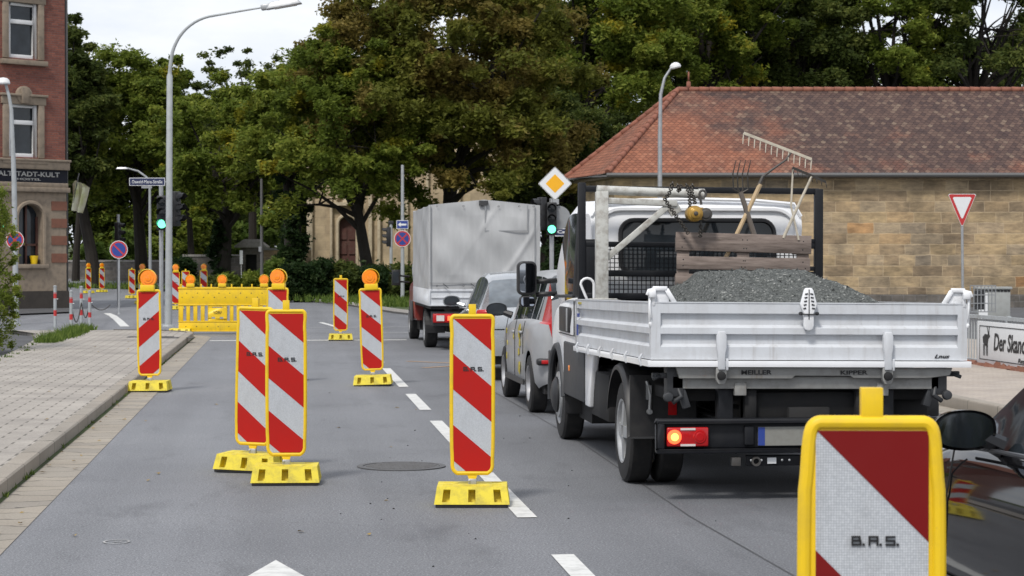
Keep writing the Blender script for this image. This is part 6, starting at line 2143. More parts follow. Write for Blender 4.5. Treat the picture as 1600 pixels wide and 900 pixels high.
def tipper():
    t = thing("tipper_truck", "white tipper truck with drop side bed heaped with gravel, braking in the right lane", "truck", (TX, TY, 0), 0)
    T = lambda: _mb()
    def sh(x, y, z): return (x, y, z - .013 * y - .008 * (x + 1.07))
    def _mb():
        m = MB(); m.fx = sh; return m
    W = 1.075
    LB = 3.62
    zb, zt = .950, 1.325
    # ---- tailgate: corrugated profile between end stiles
    def prof(o):                                # outer offset (towards the viewer) by height
        return [(0, zb), (0, zb + .055), (-.0, zb + .085), (-.030, zb + .105), (-.030, zb + .165), (0, zb + .172), (0, zb + .212), (-.030, zb + .232), (-.030, zb + .300), (0, zb + .308), (0, zt)]
    m = _mb()
    p = prof(1)
    for (xa, xb) in ((-W + .065, W - .065),):
        poly = [(-(o), z) for o, z in p]        # y = -o : recess goes +y
        pl = [(y_, z) for y_, z in [( -o, z) for o, z in p]] + [(.035, zt), (.035, zb)]
        m.prism(pl, xa, xb, 'yz')
    for xa, xb in ((-W + .012, -W + .065), (W - .065, W - .012)): m.b2((xa, -.001, zb), (xb, .035, zt))
    m.b2((-W + .012, -.004, zt), (W - .012, .04, zt + .008))
    tg = m.build("tailgate", M['bed_white'], t)
    text_mesh("Lnus", .105, .026, (.90, -.004, sh(.9, 0, zb + .028)[2]), 0, M['ink'], tg, depth=.002, slant=.4)
    # ---- side boards
    for sx in (-1, 1):
        m = _mb()
        pl = [(sx * (W + o), z) for o, z in p] + [(sx * (W - .035), zt), (sx * (W - .035), zb)]
        m.prism(pl, .06, LB - .06, 'xz')
        m.b2((sx * W, .0, zb), (sx * (W - .035), .06, zt)); m.b2((sx * W, LB - .06, zb), (sx * (W - .035), LB, zt))
        m.b2((sx * (W + .004), 0, zt), (sx * (W - .04), LB, zt + .008))
        m.build("side_board", M['bed_white'], t)
        for k in range(6):                      # tie hooks below the side
            m = _mb(); m.tube([(sx * (W + .016), .25 + k * .62, zb + .03), (sx * (W + .035), .25 + k * .62, zb + .0), (sx * (W + .02), .25 + k * .62, zb - .05)], .010, 6)
            m.build("hinge_hook", M['bed_white'], t)
    m = _mb(); m.b2((-W, LB - .03, zb), (W, LB, zt - .01)); m.build("front_board", M['bed_white'], t)
    # ---- floor, rim
    m = _mb(); m.b2((-W + .04, .04, zb - .04), (W - .04, LB - .03, zb - .002)); m.build("bed_floor", M['bed_grey'], t)
    m = _mb()
    m.b2((-W - .02, -.028, zb - .046), (W + .02, .02, zb - .006)); m.b2((-W - .02, .02, zb - .046), (-W + .05, LB, zb - .006)); m.b2((W - .05, .02, zb - .046), (W + .02, LB, zb - .006))
    m.build("bed_rim", M['white_paint'], t, bevel=.012)
    # ---- tailgate hardware
    for px in (1126, 1394):
        x = tl(px, 236, 0)[0]
        m = _mb()
        m.prism([(x - .033, 1.11), (x - .022, 1.14), (x + .022, 1.14), (x + .033, 1.11), (x + .033, 1.03), (x + .024, .99), (x + .024, .885), (x - .024, .885), (x - .024, .99), (x - .033, 1.03)], -.045, -.002)
        m.b2((x + .03, -.03, .88), (x + .048, .0, .96))
        m.build("tailgate_hinge", M['bed_white'], t, bevel=.006)
        m = _mb()
        m.prism([(x - .035, .90), (x + .035, .90), (x + .035, .82), (x + .02, .79), (x - .02, .79), (x - .035, .82)], -.028, .02)
        h = m.build("pivot_plate", M['bed_grey'], t, bevel=.004)
        m = _mb(); m.lathe((x, -.028, .845), (0, -1, 0), [(0, .030), (.02, .028), (.025, .018), (.025, 0)], 16); m.build("pivot_bolt", M['under'], h)
    x = tl(1262, 235, 0)[0]
    m = _mb()                                   # central latch with the slotted top
    m.prism([(x - .034, 1.18), (x - .025, 1.155), (x, 1.145), (x + .025, 1.155), (x + .034, 1.18), (x + .034, 1.26), (x + .056, 1.32), (x + .03, 1.415), (x + .02, 1.43), (x - .02, 1.43), (x - .03, 1.415), (x - .056, 1.32), (x - .034, 1.26)], -.04, -.004)
    lt = m.build("tailgate_latch", M['white_paint'], t, bevel=.006)
    m = _mb()
    for k in range(5):
        for q in (-1, 1): m.box((x + q * (.018 + .003 * k), -.041, 1.39 - k * .024), (.02, .006, .009), rot=(0, q * .25, 0))
    m.box((x, -.041, 1.32), (.006, .004, .2)); m.box((x, -.045, 1.255), (.11, .01, .008)); m.cyl((x - .055, -.05, 1.26), (x - .055, -.02, 1.26), .012, n=8); m.cyl((x + .055, -.05, 1.26), (x + .055, -.02, 1.26), .012, n=8)
    m.build("slots", M['cladding'], lt)
    for sx in (-1, 1):                          # corner stanchions with locking levers
        m = _mb()
        x0 = sx * (W - .02); x1 = sx * (W - .02 - .13)
        pl = [(x0, zt - .02), (x0, zt + .095), (x0 - sx * .085, zt + .095), (x1 - sx * .02, zt - .02)]
        q = [(x0 - sx * .018, zt + .01), (x0 - sx * .018, zt + .04), (x0 - sx * .085, zt + .04), (x0 - sx * .10, zt + .01)]
        m.bar((x0, 0.01, zt - .02), (x0, .01, zt + .10), .02, .03); m.bar((x0 + sx * .005, 0.01, zt + .095), (x0 - sx * .09, .01, zt + .095), .02, .03); m.bar((x0 - sx * .085, .01, zt + .09), (x1 - sx * .012, .01, zt), .018, .03)
        m.b2((x0, .018, zt), (x0 - sx * .105, .024, zt + .09))
        m.tube([(x0 + sx * .005, 0.0, zt + .085), (x0 + sx * .035, -.01, zt + .08), (x0 + sx * .045, -.01, zt + .05)], .014, 8)
        m.box((x0 + sx * .012, .0, zt + .06), (.045, .05, .05))
        m.bar((x0 + sx * .028, .0, zt + .04), (x0 + sx * .028, .01, zt - .13), .014, .02); m.bar((x0 + sx * .028, .0, zt - .13), (x0 + sx * .012, .01, zt - .16), .014, .02)
        m.tube([(x0 + sx * .02, .0, zt + .05), (x0 + sx * .028, -.012, zt - .02), (x0 + sx * .018, -.012, zt - .10)], .005, 6)
        m.build("corner_stanchion", M['white_paint'], t, bevel=.003, seg=1)
        m = _mb()
        u = sx * (W - .08); hy = LB - .12
        m.tube([(u, hy, zt)] + [(u + .055 * math.cos(R(a)) - sx * .0 - .055 * 0, hy, zt + .13 + .05 * math.sin(R(a))) for a in ((180, 150, 120, 90, 60, 30, 0) if sx < 0 else (180, 150, 120, 90, 60, 30, 0))] + [(u + .055, hy, zt)], .011, 8)
        m.build("tie_down_loop", M['white_paint'], t)
    # ---- plates below the rim
    zz = zb - .05
    m = _mb(); m.prism([(-.88, .825), (-.90, .895), (-.90, zz), (.66, zz), (.66, .87), (.93, .86), (1.0, .90), (1.0, zz), (1.0, zz), (.66, .905), (.40, .845), (-.1, .845), (-.12, .825)][:3] + [(.98, zz), (.96, .85), (.80, .83), (.30, .83), (.28, .845), (-.1, .845), (-.12, .825)], .015, .05)
    ap = m.build("apron_plate", M['bed_grey'], t, bevel=.004)
    text_mesh("MEILLER", .205, .030, (tl(1181, 235, 0)[0], .010, sh(-.3, 0, .868)[2]), 0, M['ink'], ap)
    text_mesh("KIPPER", .185, .028, (tl(1334, 234, 0)[0], .010, sh(.35, 0, .868)[2]), 0, M['ink'], ap)
    m = _mb(); m.b2((-.92, .06, .755), (.90, .14, .84)); m.b2((-.50, .05, .71), (-.42, .12, .80)); m.b2((.47, .05, .71), (.55, .12, .80)); m.build("sub_frame_beam", M['bed_grey'], t, bevel=.005)
    # ---- chassis, suspension, dark parts below
    m = MB()
    for sx in (-1, 1):
        m.b2((sx * .42, .1, .52), (sx * .34, 6.0, .74))
    m.b2((-.42, .16, .53), (.42, .24, .72)); m.b2((-.55, 1.30, .30), (.55, 1.46, .46)); m.cyl((0, 1.40, .40), (0, 1.0, .42), .18, .12, 16)
    m.b2((-.9, .22, .66), (.9, 3.5, .74))
    for sx in (-1, 1):
        for k in range(4): m.b2((sx * .52, .45 + k * .05, .44 + k * .022), (sx * .44, 2.3 - k * .05, .46 + k * .022))
    m.b2((-.12, .10, .40), (.16, .5, .62)); m.tube([(-.5, .3, .62), (-.2, .32, .58), (.1, .3, .64), (.4, .25, .6)], .02, 6)
    m.b2((.5, .3, .42), (.9, .9, .66)); m.b2((-1.0, 2.3, .36), (-.5, 3.2, .72)); m.b2((.5, 2.3, .36), (1.0, 3.2, .72))
    m.build("chassis", M['under'], t, bevel=.006, seg=1)
    for sx in (-1, 1):
        m = MB()                                # bracket, hook and coupling under each corner
        m.box((sx * .90, .12, .80), (.11, .12, .20)); m.box((sx * .98, .10, .84), (.14, .04, .035)); m.tube([(sx * .88, .08, .76), (sx * .86, .05, .70), (sx * .92, .06, .66)], .018, 8)
        m.lathe((sx * .95, .05, .70), (0, -1, 0), [(0, .035), (.03, .03), (.03, 0)], 12)
        m.box((sx * .84, .1, .70), (.05, .06, .16), rot=(0, sx * .3, 0)); m.tube([(sx * 1.0, .08, .84), (sx * 1.05, .05, .82)], .014, 8)
        m.build("corner_bracket", M['cladding'], t, bevel=.004)
    m = MB(); m.box((tl(1245, 225, 0)[0], .25, .60), (.035, .05, .065)); m.build("yellow_valve", M['skin_yellow'], t, bevel=.01)
    # ---- mudguards and rear wheels
    for sx in (-1, 1):
        m = MB()
        n = 16; wy, wz, rr = 1.38, .37, .475
        V = []
        pr = [(wy + math.cos(R(a)) * rr, wz + math.sin(R(a)) * rr) for a in [180 - 165 * k / n for k in range(n + 1)]]
        pr = [(y_, z_) for y_, z_ in reversed(pr)]   # from the front over to the rear
        pr = pr + [(wy - rr - .005, .36)]
        for (y_, z_) in pr: V += [(sx * 1.085, y_, z_ - .03), (sx * 1.085, y_, z_), (sx * 1.06, y_ - .006, z_ + .018), (sx * .58, y_ - .006, z_ + .018)]
        fs = []
        for i in range(len(pr) - 1):
            for k in range(3): fs.append((i * 4 + k, (i + 1) * 4 + k, (i + 1) * 4 + k + 1, i * 4 + k + 1))
        m.add(V, fs, True)
        m.b2((sx * 1.07, wy - rr - .035, .36), (sx * .60, wy - rr - .012, .80))
        gd = m.build("mudguard", M['black'], t)
        m = MB(); m.b2((sx * 1.07, wy - rr - .04, .355), (sx * .60, wy - rr - .01, .368)); m.build("edge_strip", M['cladding'], gd)
        m = MB(); m.tube([(sx * .955, wy - rr - .05, .76), (sx * .93, wy - rr - .06, .66), (sx * .935, wy - rr - .06, .56)], .012, 8); m.lathe((sx * .935, wy - rr - .05, .545), (0, -1, 0), [(0, .022), (.03, .018), (.03, 0)], 12)
        m.box((sx * .94, wy - rr - .05, .68), (.035, .03, .10)); m.build("guard_stay", M['silver_steel'], gd)
        m = MB(); m.b2((sx * .80, .86, .52), (sx * .74, .87, .62)); m.build("side_reflector", M['lens_red'], t)
        wheel(t, sx * .955, 1.38, .37, .37, .19, sx, 'silver_steel', hub_out=-.02, spokes=4)
        wheel(t, sx * .735, 1.38, .37, .37, .19, sx, 'silver_steel', spokes=4)
        wheel(t, sx * .92, 5.12, .37, .37, .20, sx, 'silver_steel', hub_out=.05, spokes=4)
        m = MB(); m.lathe((sx * 1.0, 5.12, .40), (sx, 0, 0), [(0, .16), (.05, .16), (.075, .12), (.09, .06), (.09, 0)], 20); m.build("hub_cap", M['black'], t)
        m = MB(); m.lathe((sx * .985, 5.12, .40), (sx, 0, 0), [(0, .215), (.045, .205), (.05, .16)], 24); m.build("wheel_ring", M['silver_steel'], t)
        m = MB(); m.b2((sx * 1.03, 4.63, .26), (sx * .62, 4.66, .62)); m.build("front_mud_flap", M['black'], t, bevel=.008)
    # ---- underride bar with lamps and plate
    m = MB()
    x0, x1, z0, z1 = -1.03, 1.03, .325, .555
    m.b2((x0, .0, z1 - .03), (x1, .10, z1)); m.b2((x0, .0, z0), (x1, .10, z0 + .03)); m.b2((x0, 0, z0 + .03), (x0 + .05, .10, z1 - .03)); m.b2((x1 - .05, 0, z0 + .03), (x1, .10, z1 - .03))
    m.b2((x0 + .05, .05, z0 + .03), (x1 - .05, .09, z1 - .03)); m.b2((-.44, .02, z0 + .05), (-.375, .05, z1 - .05)); m.b2((.28, .02, z0 + .05), (.35, .05, z1 - .05))
    for sx in (-1, 1): m.b2((sx * .60, .1, .4), (sx * .5, .22, .75))
    m.build("underride_bar", M['black_steel'], t, bevel=.008)
    for sx in (-1, 1):
        a, b = sx * .965, sx * .685
        lo, hi = min(a, b), max(a, b)
        m = MB(); m.b2((lo, .005, .372), (hi, .05, .500)); lp = m.build("tail_light", M['lens_red'], t, bevel=.01)
        m = MB()
        m.b2((lo + .09, -.001, .482), (hi - .09, .006, .496)); m.b2((lo + .09, -.001, .376), (hi - .09, .006, .390))
        m.build("reflector_strips", M['lens_clear'], lp)
        m = MB(); m.lathe((sx * .915, .004, .437), (0, -1, 0), [(0, .048), (.008, .044), (.012, 0)], 20); m.build("lit_bulb", M['brake_on'], lp)
        m = MB(); m.lathe((sx * .915, -.010, .437), (0, -1, 0), [(0, .026), (.004, 0)], 16); m.build("lit_core", M['brake_core'], lp)
        m = MB(); m.lathe((sx * .745, .004, .437), (0, -1, 0), [(0, .045), (.006, .040), (.006, .03), (.010, .026), (.010, 0)], 20); m.build("lamp_ring", M['lens_red'], lp)
    px = tl(1188, 236, 0)[0]
    m = MB(); m.m = 0; m.b2((px, .032, .372), (px + .52, .044, .497)); m.m = 1; m.b2((px, .029, .374), (px + .045, .0315, .495))
    m.build("licence_plate", [M['plate'], M['sign_blue']], t)
    m = MB(); m.b2((-.42, .06, .235), (.42, .10, .305)); m.tube([(0, .05, .27), (0, -.05, .27), (0, -.07, .33)], .022, 8)
    hb = m.build("tow_bar", M['black_steel'], t, bevel=.006)
    m = MB()
    x = tl(1153, 236, 0)[0]
    m.box((x, .05, .268), (.06, .05, .06)); m.build("square_socket", M['iron'], hb, bevel=.004); m = MB(); m.lathe((x + .135, .055, .268), (0, -1, 0), [(0, .034), (.03, .032), (.03, .02), (.012, .018)], 16)
    m.build("round_socket", M['iron'], hb)
    m = MB(); m.box((x + .245, .055, .27), (.06, .01, .04)); m.build("type_plate", M['sign_white'], hb)
    for dx in (-.02, .02, .10, .17, .31, .36):
        m = MB(); m.lathe((x + dx, .03, .275), (0, -1, 0), [(0, .008), (.004, 0)], 8); m.build("screw", M['silver_steel'], hb)
    # right-hand spray flap on its arm
    m = MB(); m.prism([(.93, .70), (1.06, .70), (1.08, .60), (1.08, .50), (1.00, .52), (.93, .42), (.91, .50)], .62, .65); m.build("spray_flap", M['black'], t, bevel=.01)

    # ---- cab
    n0 = set(col.objects)
    half = [(0, 1.0), (.08, 1.02), (.4, 1.03), (1.5, 1.03), (2.0, .985), (2.5, .90), (2.8, .75)]
    top = [(0, 1.98), (.03, 2.10), (.15, 2.13), (.35, 2.10), (.5, 2.13), (1.0, 2.15), (1.4, 2.10), (2.15, 1.36), (2.4, 1.25), (2.75, .95), (2.8, .7)]
    belt = [(0, 1.27), (.9, 1.27), (1.9, 1.20), (2.4, 1.05), (2.8, .65)]
    rh = [(0, .88), (.3, .90), (1.4, .90), (2.1, .93), (2.5, .80), (2.8, .6)]
    car_body(t, 2.8, 'white_paint', top, belt, half, rh, [(0, .50), (.5, .42), (2.8, .36)], [(1.22, .37)], .40, [(.42, 1.62)], [(1.45, 2.15)], step=.04)
    for o in set(col.objects) - n0:
        if o.name.startswith("body"): o.name = "cab"
        o.location.y = 3.88
    # rear window with black rubber surround, roof gutter
    wx0, wx1, wz0, wz1 = -.66, .66, 1.50, 1.945
    def rrect(x0, x1, z0, z1, r, n=6):
        out = []
        for cx_, cz_, a0 in ((x1 - r, z1 - r, 0), (x0 + r, z1 - r, 90), (x0 + r, z0 + r, 180), (x1 - r, z0 + r, 270)):
            for k in range(n + 1): a = R(a0 + 90 * k / n); out.append((cx_ + r * math.cos(a), cz_ + r * math.sin(a)))
        return out
    m = MB(); m.prism(rrect(wx0, wx1, wz0, wz1, .11), 3.862, 3.885); g = m.build("rear_window", M['glass'], t)
    m = MB(); m.tube([(a, 3.86, b) for a, b in rrect(wx0, wx1, wz0, wz1, .11)], .020, 6, closed=True); m.build("window_seal", M['black'], g)
    m = MB(); m.tube([(a, 3.875, b) for a, b in rrect(-.86, .86, 1.30, 2.04, .2)], .022, 6, closed=True); m.build("rear_panel_bead", M['white_paint'], t)
    m = MB(); m.tube([(-.90, 3.90, 1.98), (-.84, 3.90, 2.085), (-.5, 3.90, 2.115), (0, 3.9, 2.125), (.5, 3.90, 2.115), (.84, 3.90, 2.085), (.90, 3.9, 1.98)], .018, 6); m.build("roof_edge", M['white_paint'], t)
    # black window surround on the side and the cab's lower cladding
    for sx in (-1, 1):
        m = MB(); m.tube([(sx * 1.0, 4.28, 1.30), (sx * .985, 5.4, 1.28), (sx * .975, 5.85, 1.28)], .016, 6); m.tube([(sx * .99, 4.28, 1.30), (sx * .945, 4.30, 2.02)], .022, 6); m.build("window_seal", M['black'], t)
        m = MB(); m.b2((sx * 1.045, 3.35, .44), (sx * 1.005, 4.62, .90)); m.build("lower_cladding", M['cladding'], t, bevel=.012)
        m = MB(); m.b2((sx * .97, 5.62, .40), (sx * .93, 6.3, .75)); m.build("front_cladding", M['cladding'], t, bevel=.012)
        m = MB(); m.b2((sx * 1.035, 3.35, .902), (sx * .98, 3.9, 1.0)); m.prism([(2.85, .92), (3.08, .55), (3.12, .42), (3.345, .42), (3.345, .92)], sx * .98, sx * 1.035, 'yz'); m.build("sill_fairing", M['white_paint'], t, bevel=.012)
        m = MB()
        arc_ = [(5.10 + .47 * math.cos(R(a)), .37 + .47 * math.sin(R(a))) for a in range(-5, 186, 12)]
        m.tube([(sx * 1.035, a, b) for a, b in arc_], .032, 8); m.build("wheel_arch_trim", M['cladding'], t)
        m = MB(); m.b2((sx * 1.037, 4.02, .96), (sx * 1.027, 4.03, 1.26)); m.b2((sx * 1.037, 4.02, .96), (sx * 1.03, 5.0, .967)); m.build("door_seam", M['under'], t)
        m = MB(); m.box((sx * 1.03, 4.62, 1.09), (.03, .62, .22)); m.build("air_vent", M['black'], t, bevel=.012)
        m = MB(); m.box((sx * 1.044, 4.40, 1.09), (.012, .06, .20)); m.build("vent_trim", M['silver_steel'], t, bevel=.004)
        m = MB(); m.box((sx * 1.045, 4.25, .68), (.012, .05, .05)); m.build("side_marker", M['orange'], t, bevel=.006)
                # big two-armed mirror
        m = MB(); m.prism(rrect(sx * 1.255 - .09, sx * 1.255 + .09, 1.285, 1.60, .055), 5.57, 5.68); m.prism(rrect(sx * 1.25 - .075, sx * 1.25 + .075, 1.175, 1.28, .04), 5.57, 5.66)
        o = m.build("door_mirror", M['black'], t, bevel=.015, seg=3)
        m = MB(); m.tube([(sx * 1.17, 5.64, 1.41), (sx * .97, 5.66, 1.42)], .024, 8); m.tube([(sx * 1.17, 5.64, 1.29), (sx * .97, 5.66, 1.30)], .024, 8)
        m.build("mirror_arms", M['black'], o)
        m = MB(); m.prism(rrect(sx * 1.255 - .07, sx * 1.255 + .07, 1.31, 1.578, .035), 5.564, 5.568); m.build("mirror_glass", M['mirror'], o)
        m = MB(); m.fx = lambda a, b, c: (a, b + (c - 1.226) * .25, c); m.prism(rrect(sx * 1.25 - .062, sx * 1.25 + .062, 1.188, 1.268, .025), 5.556, 5.566); m.build("wide_angle_glass", M['mirror'], o)
    m = MB(); m.b2((-.92, 3.88, .6), (.92, 3.9, 1.3)); m.build("rear_wall_lower", M['white_paint'], t)

    # ---- headboard frame of black tube with grille
    hy = LB + .03
    fx0, fx1 = -1.02, .99
    def hz(px_, py_, s=189.5): return tl(px_, s, py_)
    zf = 2.25
    m = _mb()
    m.bar((fx0, hy, .95), (fx0, hy, zf + .05), .062, .06); m.bar((fx1, hy, .95), (fx1, hy, zf + .02), .07, .06)
    m.bar((fx0, hy, zf + .0), (fx1, hy, zf - .0), .046, .05)
    m.bar((fx0 + .03, hy, 1.79), (fx1 - .03, hy, 1.79), .045, .045); m.bar((fx0 + .03, hy, 1.55), (fx1 - .03, hy, 1.55), .035, .05); m.bar((fx0 + .03, hy, 1.36), (fx1, hy, 1.36), .05, .05)
    m.bar((fx1 - .11, hy, 1.4), (fx1 - .11, hy, 1.83), .045, .04)
    m.bar((fx1 - .11, hy, 1.83), (fx1, hy, 1.83), .03, .04); m.bar((fx1 - .11, hy, 1.6), (fx1, hy, 1.6), .03, .04)
    hb = m.build("headboard_frame", M['black_steel'], t, bevel=.006)
    m = _mb()
    for k in range(44): m.bar((-.78 + k * .038, hy + .01, 1.36), (-.78 + k * .038, hy + .01, 1.79), .007, .007)
    for k in range(12): m.bar((-.80, hy + .016, 1.38 + k * .0365), (.9, hy + .016, 1.38 + k * .0365), .007, .007)
    m.build("wire_grille", M['black_steel'], hb)
    m = _mb(); m.b2((fx0 + .03, hy - .02, 1.36), (-.82, hy + .02, 1.83)); m.build("black_side_panel", M['black_steel'], hb, bevel=.006)
    # ---- white lifting arm with brace and roller tube
    ay = 3.30
    m = _mb()
    xa, _z = tl(944, 193, 0)
    m.bar((xa, ay, 1.33), (xa, ay, 2.21), .10, .09)
    arm_z = 2.235
    m.bar((xa - .05, ay, 2.14), (xa + .62, ay, 2.12), .06, .05)
    b0 = (xa + .03, ay, 1.66); b1 = (xa + .56, ay, 2.11)
    m.bar(b0, b1, .035, .05)
    m.b2((xa - .1, ay - .06, 1.30), (xa + .12, ay + .06, 1.34))
    m.box((xa + .6, ay, 2.07), (.10, .03, .08), rot=(0, -.5, 0))
    m.build("lifting_arm", M['chipped'], t, bevel=.005)
    m = _mb(); m.cyl((xa - .04, ay, 2.225), (xa + .82, ay, 2.20), .037, n=16); m.cyl((xa + .80, ay, 2.20), (xa + .85, ay, 2.20), .044, n=16); m.build("arm_roller", M['chipped'], t)
    m = _mb(); m.box((xa + .02, ay - .05, 1.30), (.22, .03, .07)); m.lathe((xa - .02, ay - .065, 1.31), (0, -1, 0), [(0, .014), (.01, .01), (.01, 0)], 8); m.lathe((xa + .14, ay - .065, 1.31), (0, -1, 0), [(0, .02), (.01, .016), (.01, 0)], 8); m.build("arm_foot", M['bed_grey'], t, bevel=.004)
    m = _mb(); m.box((-W - .002 + .0, 3.45, 1.20), (.008, .10, .03)); m.box((-W - .002, 3.5, 1.08), (.008, .05, .09)); m.build("side_sticker", M['sign_blue'], t)
    m = _mb(); m.box((-W - .004, 3.35, 1.30), (.006, .16, .018)); m.build("yellow_sticker", M['skin_yellow'], t)
    return t
truck = tipper()

# ---------- gravel load
def gravel():
    t0 = (TX, TY)
    rnd = np.random.RandomState(4)
    nx, ny = 130, 150
    x0, x1, y0, y1 = -1.03, 1.03, .045, 3.4
    from mathutils import noise as N
    V = []
    for j in range(ny + 1):
        for i in range(nx + 1):
            x = x0 + (x1 - x0) * i / nx; y = y0 + (y1 - y0) * j / ny
            # long ridge: peak about mid bed, falling to the rear and the sides
            ax_ = abs(x - .0)
            h = 1.535 - max(0, ax_ - .24) * (.64 if x < 0 else .56) - .02 * ax_
            h = min(h, 1.16 + .36 * max(0, y - .05), 1.16 + .5 * max(0, 3.4 - y))
            rx = max(0, 1 - ax_ / 1.02)
            fl = .022 * math.sin((x * 1.0 + h * 1.3) * 26 + y * 5 + 3 * N.noise((x * 2, y * 2, 1))) * min(1, rx * 2.5)
            n1 = N.noise((x * 3, y * 3, 0)) * .03 + N.noise((x * 11, y * 11, 5)) * .012 + N.noise((x * 34, y * 34, 9)) * .008
            V.append((x, y, max(.955, h + fl * .7 + n1 - .013 * y)))
    Fq = [(j * (nx + 1) + i, j * (nx + 1) + i + 1, (j + 1) * (nx + 1) + i + 1, (j + 1) * (nx + 1) + i) for j in range(ny) for i in range(nx)]
    m = MB(); m.add(V, Fq, True)
    for _ in range(1500):
        i = rnd.randint(0, len(V)); p = V[i]
        r = .004 + .009 * rnd.rand() ** 3
        ax = rnd.randn(3, 3)
        q = []
        for sgn in (1, -1):
            for a in range(3):
                d = Vector(ax[a]).normalized() * r * sgn * (.7 + .6 * rnd.rand()); q.append((p[0] + d.x, p[1] + d.y, p[2] + .006 + d.z))
        m.add(q, [(0, 1, 2), (0, 1, 5), (0, 4, 2), (0, 4, 5), (3, 1, 2), (3, 1, 5), (3, 4, 2), (3, 4, 5)])
    o = m.build("gravel_heap", M['gravel'], None, fixn=True, angle=60)
    o.location = (TX, TY, 0)
    tag(o, "heap of grey gravel in the white truck's bed", "gravel", kind='stuff')
gravel()

# ---------- pallet and tools standing behind the gravel
def lw(px, py, s=192.0):                        # world point at the headboard's depth
    x, z = tl(px, s, py); Z = F / s
    a = (px - 445) / (1.006 * s)
    y = (Z - .1069 * a) / .9943
    return Vector((a, y, z))
def pallet():
    o = lw(1161, 447, 193)
    t = thing("wooden_pallet", "weathered wooden pallet standing upright behind the gravel heap", "pallet", (o.x, o.y, 1.0), 0)
    t.rotation_euler = (R(-4), R(-1.3) * -1, 0)
    zt = H(365, 193) - 1.0
    hw = 1.11 / 2
    r = random.Random(2)
    m = MB()
    for (a, b) in ((0.0, .148), (.19, .295), (.335, .44), (.50, .62), (.66, .80)):
        m.box((0, 0, zt - (a + b) / 2), (1.11 + r.uniform(-.01, .01), .022, b - a), rot=(0, r.uniform(-.006, .006), 0))
    m.build("deck_boards", M['wood'], t, bevel=.003, seg=1)
    m = MB()
    for x in (-hw + .06, 0, hw - .06): m.b2((x - .05, .012, 0), (x + .05, .034, zt - .02))
    for x in (-hw + .07, 0, hw - .07):
        for z in (.08, .42, zt - .09): m.b2((x - .06, .035, z - .06), (x + .06, .11, z + .06))
    m.build("blocks", M['wood'], t, bevel=.003, seg=1)
    m = MB()
    for x in (-hw + .06, -.02, .03, hw - .06):
        for z in (.05, .12, .22, .27): m.lathe((x + r.uniform(-.02, .02), -.011, zt - z), (0, -1, 0), [(0, .006), (.002, 0)], 6)
    m.build("nails", M['under'], t)
pallet()

def stick(m, a, b, r0, r1=None, sa=192, sb=192):
    m.tube([lw(*a, sa), lw((a[0] + b[0]) / 2, (a[1] + b[1]) / 2, (sa + sb) / 2), lw(*b, sb)], [r0, (r0 + (r1 or r0)) / 2, r1 or r0], 8)
def tool(name, label, cat, build, group=None):
    o = lw(1170, 400); t = thing(name, label, cat, (o.x, o.y, 1.3), 0, group)
    off = Vector((o.x, o.y, 1.3))
    for pname, mat, fn in build:
        m = MB(); fn(m)
        m.v = [tuple(Vector(p) - off) for p in m.v]
        m.build(pname, mat, t)
def rake_head(m):
    a, b = lw(1162, 208), lw(1268, 249)
    m.bar(a, b, .016, .022)
    for k in range(13):
        p = a.lerp(b, k / 12); d = lw(1161, 225) - lw(1163, 208)
        m.tube([p, p + d * .5, p + d + Vector((0, -.015, 0))], [.006, .005, .003], 5)
def rake_neck(m): m.tube([lw(1238, 236), lw(1228, 250), lw(1205, 266), lw(1192, 276), lw(1186, 290)], [.008, .009, .010, .014, .016], 6)
tool("rake", "wide pale toothed rake with ash handle rising above the pallet", "rake", [
    ("rake_head", M['rake_metal'], rake_head), ("socket", M['iron'], rake_neck),
    ("handle", M['handle_wood'], lambda m: stick(m, (1188, 288), (1133, 405), .019, .017))])
def fork_tines(m):
    for k, x in enumerate((1146, 1153, 1161, 1169)):
        m.tube([lw(1158, 302), lw(x, 296), lw(x - 1, 272), lw(x + 4, 250)], [.008, .007, .006, .003], 6)
tool("digging_fork", "dark four pronged fork standing behind the pallet, left of the rake's handle top", "fork", [
    ("tines", M['chain'], fork_tines), ("handle", M['dark_handle'], lambda m: stick(m, (1157, 300), (1181, 375), .020, .023))])
def rake2(m):
    a, b = lw(1238, 262), lw(1290, 284); m.bar(a, b, .014, .02)
    for k in range(8):
        p = a.lerp(b, k / 7); m.tube([p, p + Vector((.004, -.02, -.05))], [.004, .003], 5)
tool("rake", "small dark rake with thin pale handle at the right end of the pallet", "rake", [
    ("rake_head", M['chain'], rake2), ("handle", M['rake_metal'], lambda m: stick(m, (1268, 276), (1224, 372), .010, .014))])
tool("broom_stick", "thin pale stick standing upright between the two rakes", "stick", [
    ("shaft", M['rake_metal'], lambda m: (stick(m, (1239, 262), (1236, 322), .007, .009), stick(m, (1236, 322), (1248, 375), .009, .009)))])

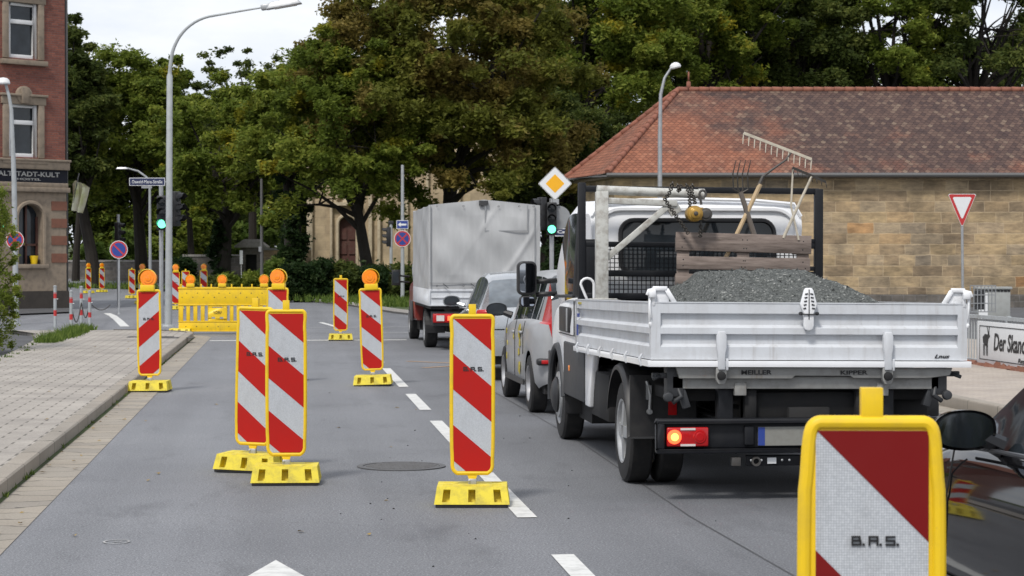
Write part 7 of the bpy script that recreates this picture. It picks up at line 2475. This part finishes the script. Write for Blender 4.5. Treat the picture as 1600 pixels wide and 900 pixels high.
# ---------- yellow chain hoist hanging from the arm
def hoist():
    s = 194
    o = lw(1092, 330, s)
    t = thing("chain_hoist", "small yellow chain hoist hanging from the white lifting arm", "hoist", o, 0)
    def q(px, py, dy=0): v = lw(px, py, s) - o; v.y = dy; return v
    m = MB()
    c = q(1084, 334); m.cyl((c.x, -.06, c.z), (c.x, .05, c.z), .064, .066, 24); m.lathe((c.x, -.06, c.z), (0, -1, 0), [(0, .058), (.012, .052), (.012, .044), (.024, .040), (.03, .02), (.03, 0)], 20)
    m.box((q(1093, 334).x, 0, c.z), (.05, .07, .10))
    m.build("housing", M['brass'], t, bevel=.004)
    m = MB(); c2 = q(1102, 335); m.cyl((c2.x, -.04, c2.z), (c2.x, .06, c2.z), .052, n=20); m.lathe((c2.x, -.04, c2.z), (0, -1, 0), [(0, .04), (.01, .03), (.01, 0)], 16); m.lathe((c.x, -.092, c.z), (0, -1, 0), [(0, .018), (.008, .012), (.008, 0)], 12); m.build("chain_wheel", M['iron'], t, bevel=.003)
    m = MB()
    k = q(1098, 303)
    m.tube([k + Vector((.026 * math.cos(R(a)), 0, .028 * math.sin(R(a)))) for a in range(-60, 220, 30)] + [q(1096, 320)], .010, 8)
    m.tube([q(1095, 345), q(1095, 356), q(1092, 362)], .010, 8)
    m.build("hook", M['iron'], t)
    def links(m, pts, n):
        P = [Vector(p) for p in pts]
        tot = sum((b - a).length for a, b in zip(P, P[1:]))
        for i in range(n):
            d = tot * (i + .5) / n
            for a, b in zip(P, P[1:]):
                L = (b - a).length
                if d <= L: c = a.lerp(b, d / L); dr = (b - a).normalized(); break
                d -= L
            u = dr.cross(Vector((0, 1, 0))).normalized() if i % 2 else Vector((0, 1, 0))
            h = tot / n * .62; w = .014
            m.tube([c + dr * h * math.cos(x) + u * w * math.sin(x) for x in [2 * math.pi * j / 8 for j in range(8)]], .0055, 5, closed=True)
    m = MB(); links(m, [q(1050, 285), q(1046, 300), q(1038, 312), q(1050, 330), q(1065, 350), q(1075, 365)], 30); m.build('chain', M['chain'], t)
    m = MB(); links(m, [q(1056, 288, -.045), q(1058, 300, -.05), q(1062, 290, -.045)], 8); m.build('chain', M['chain'], t)
    m = MB(); links(m, [q(1070, 288, -.045), q(1076, 305, -.03), q(1078, 325, 0)], 14); m.build('chain', M['chain'], t)
    m = MB(); links(m, [q(1080, 288, -.045), q(1079, 300, -.03), q(1086, 318, 0)], 12); m.build('chain', M['chain'], t)
    m = MB(); links(m, [q(1095, 350), q(1094, 370)], 8); m.build('chain', M['chain'], t)
hoist()
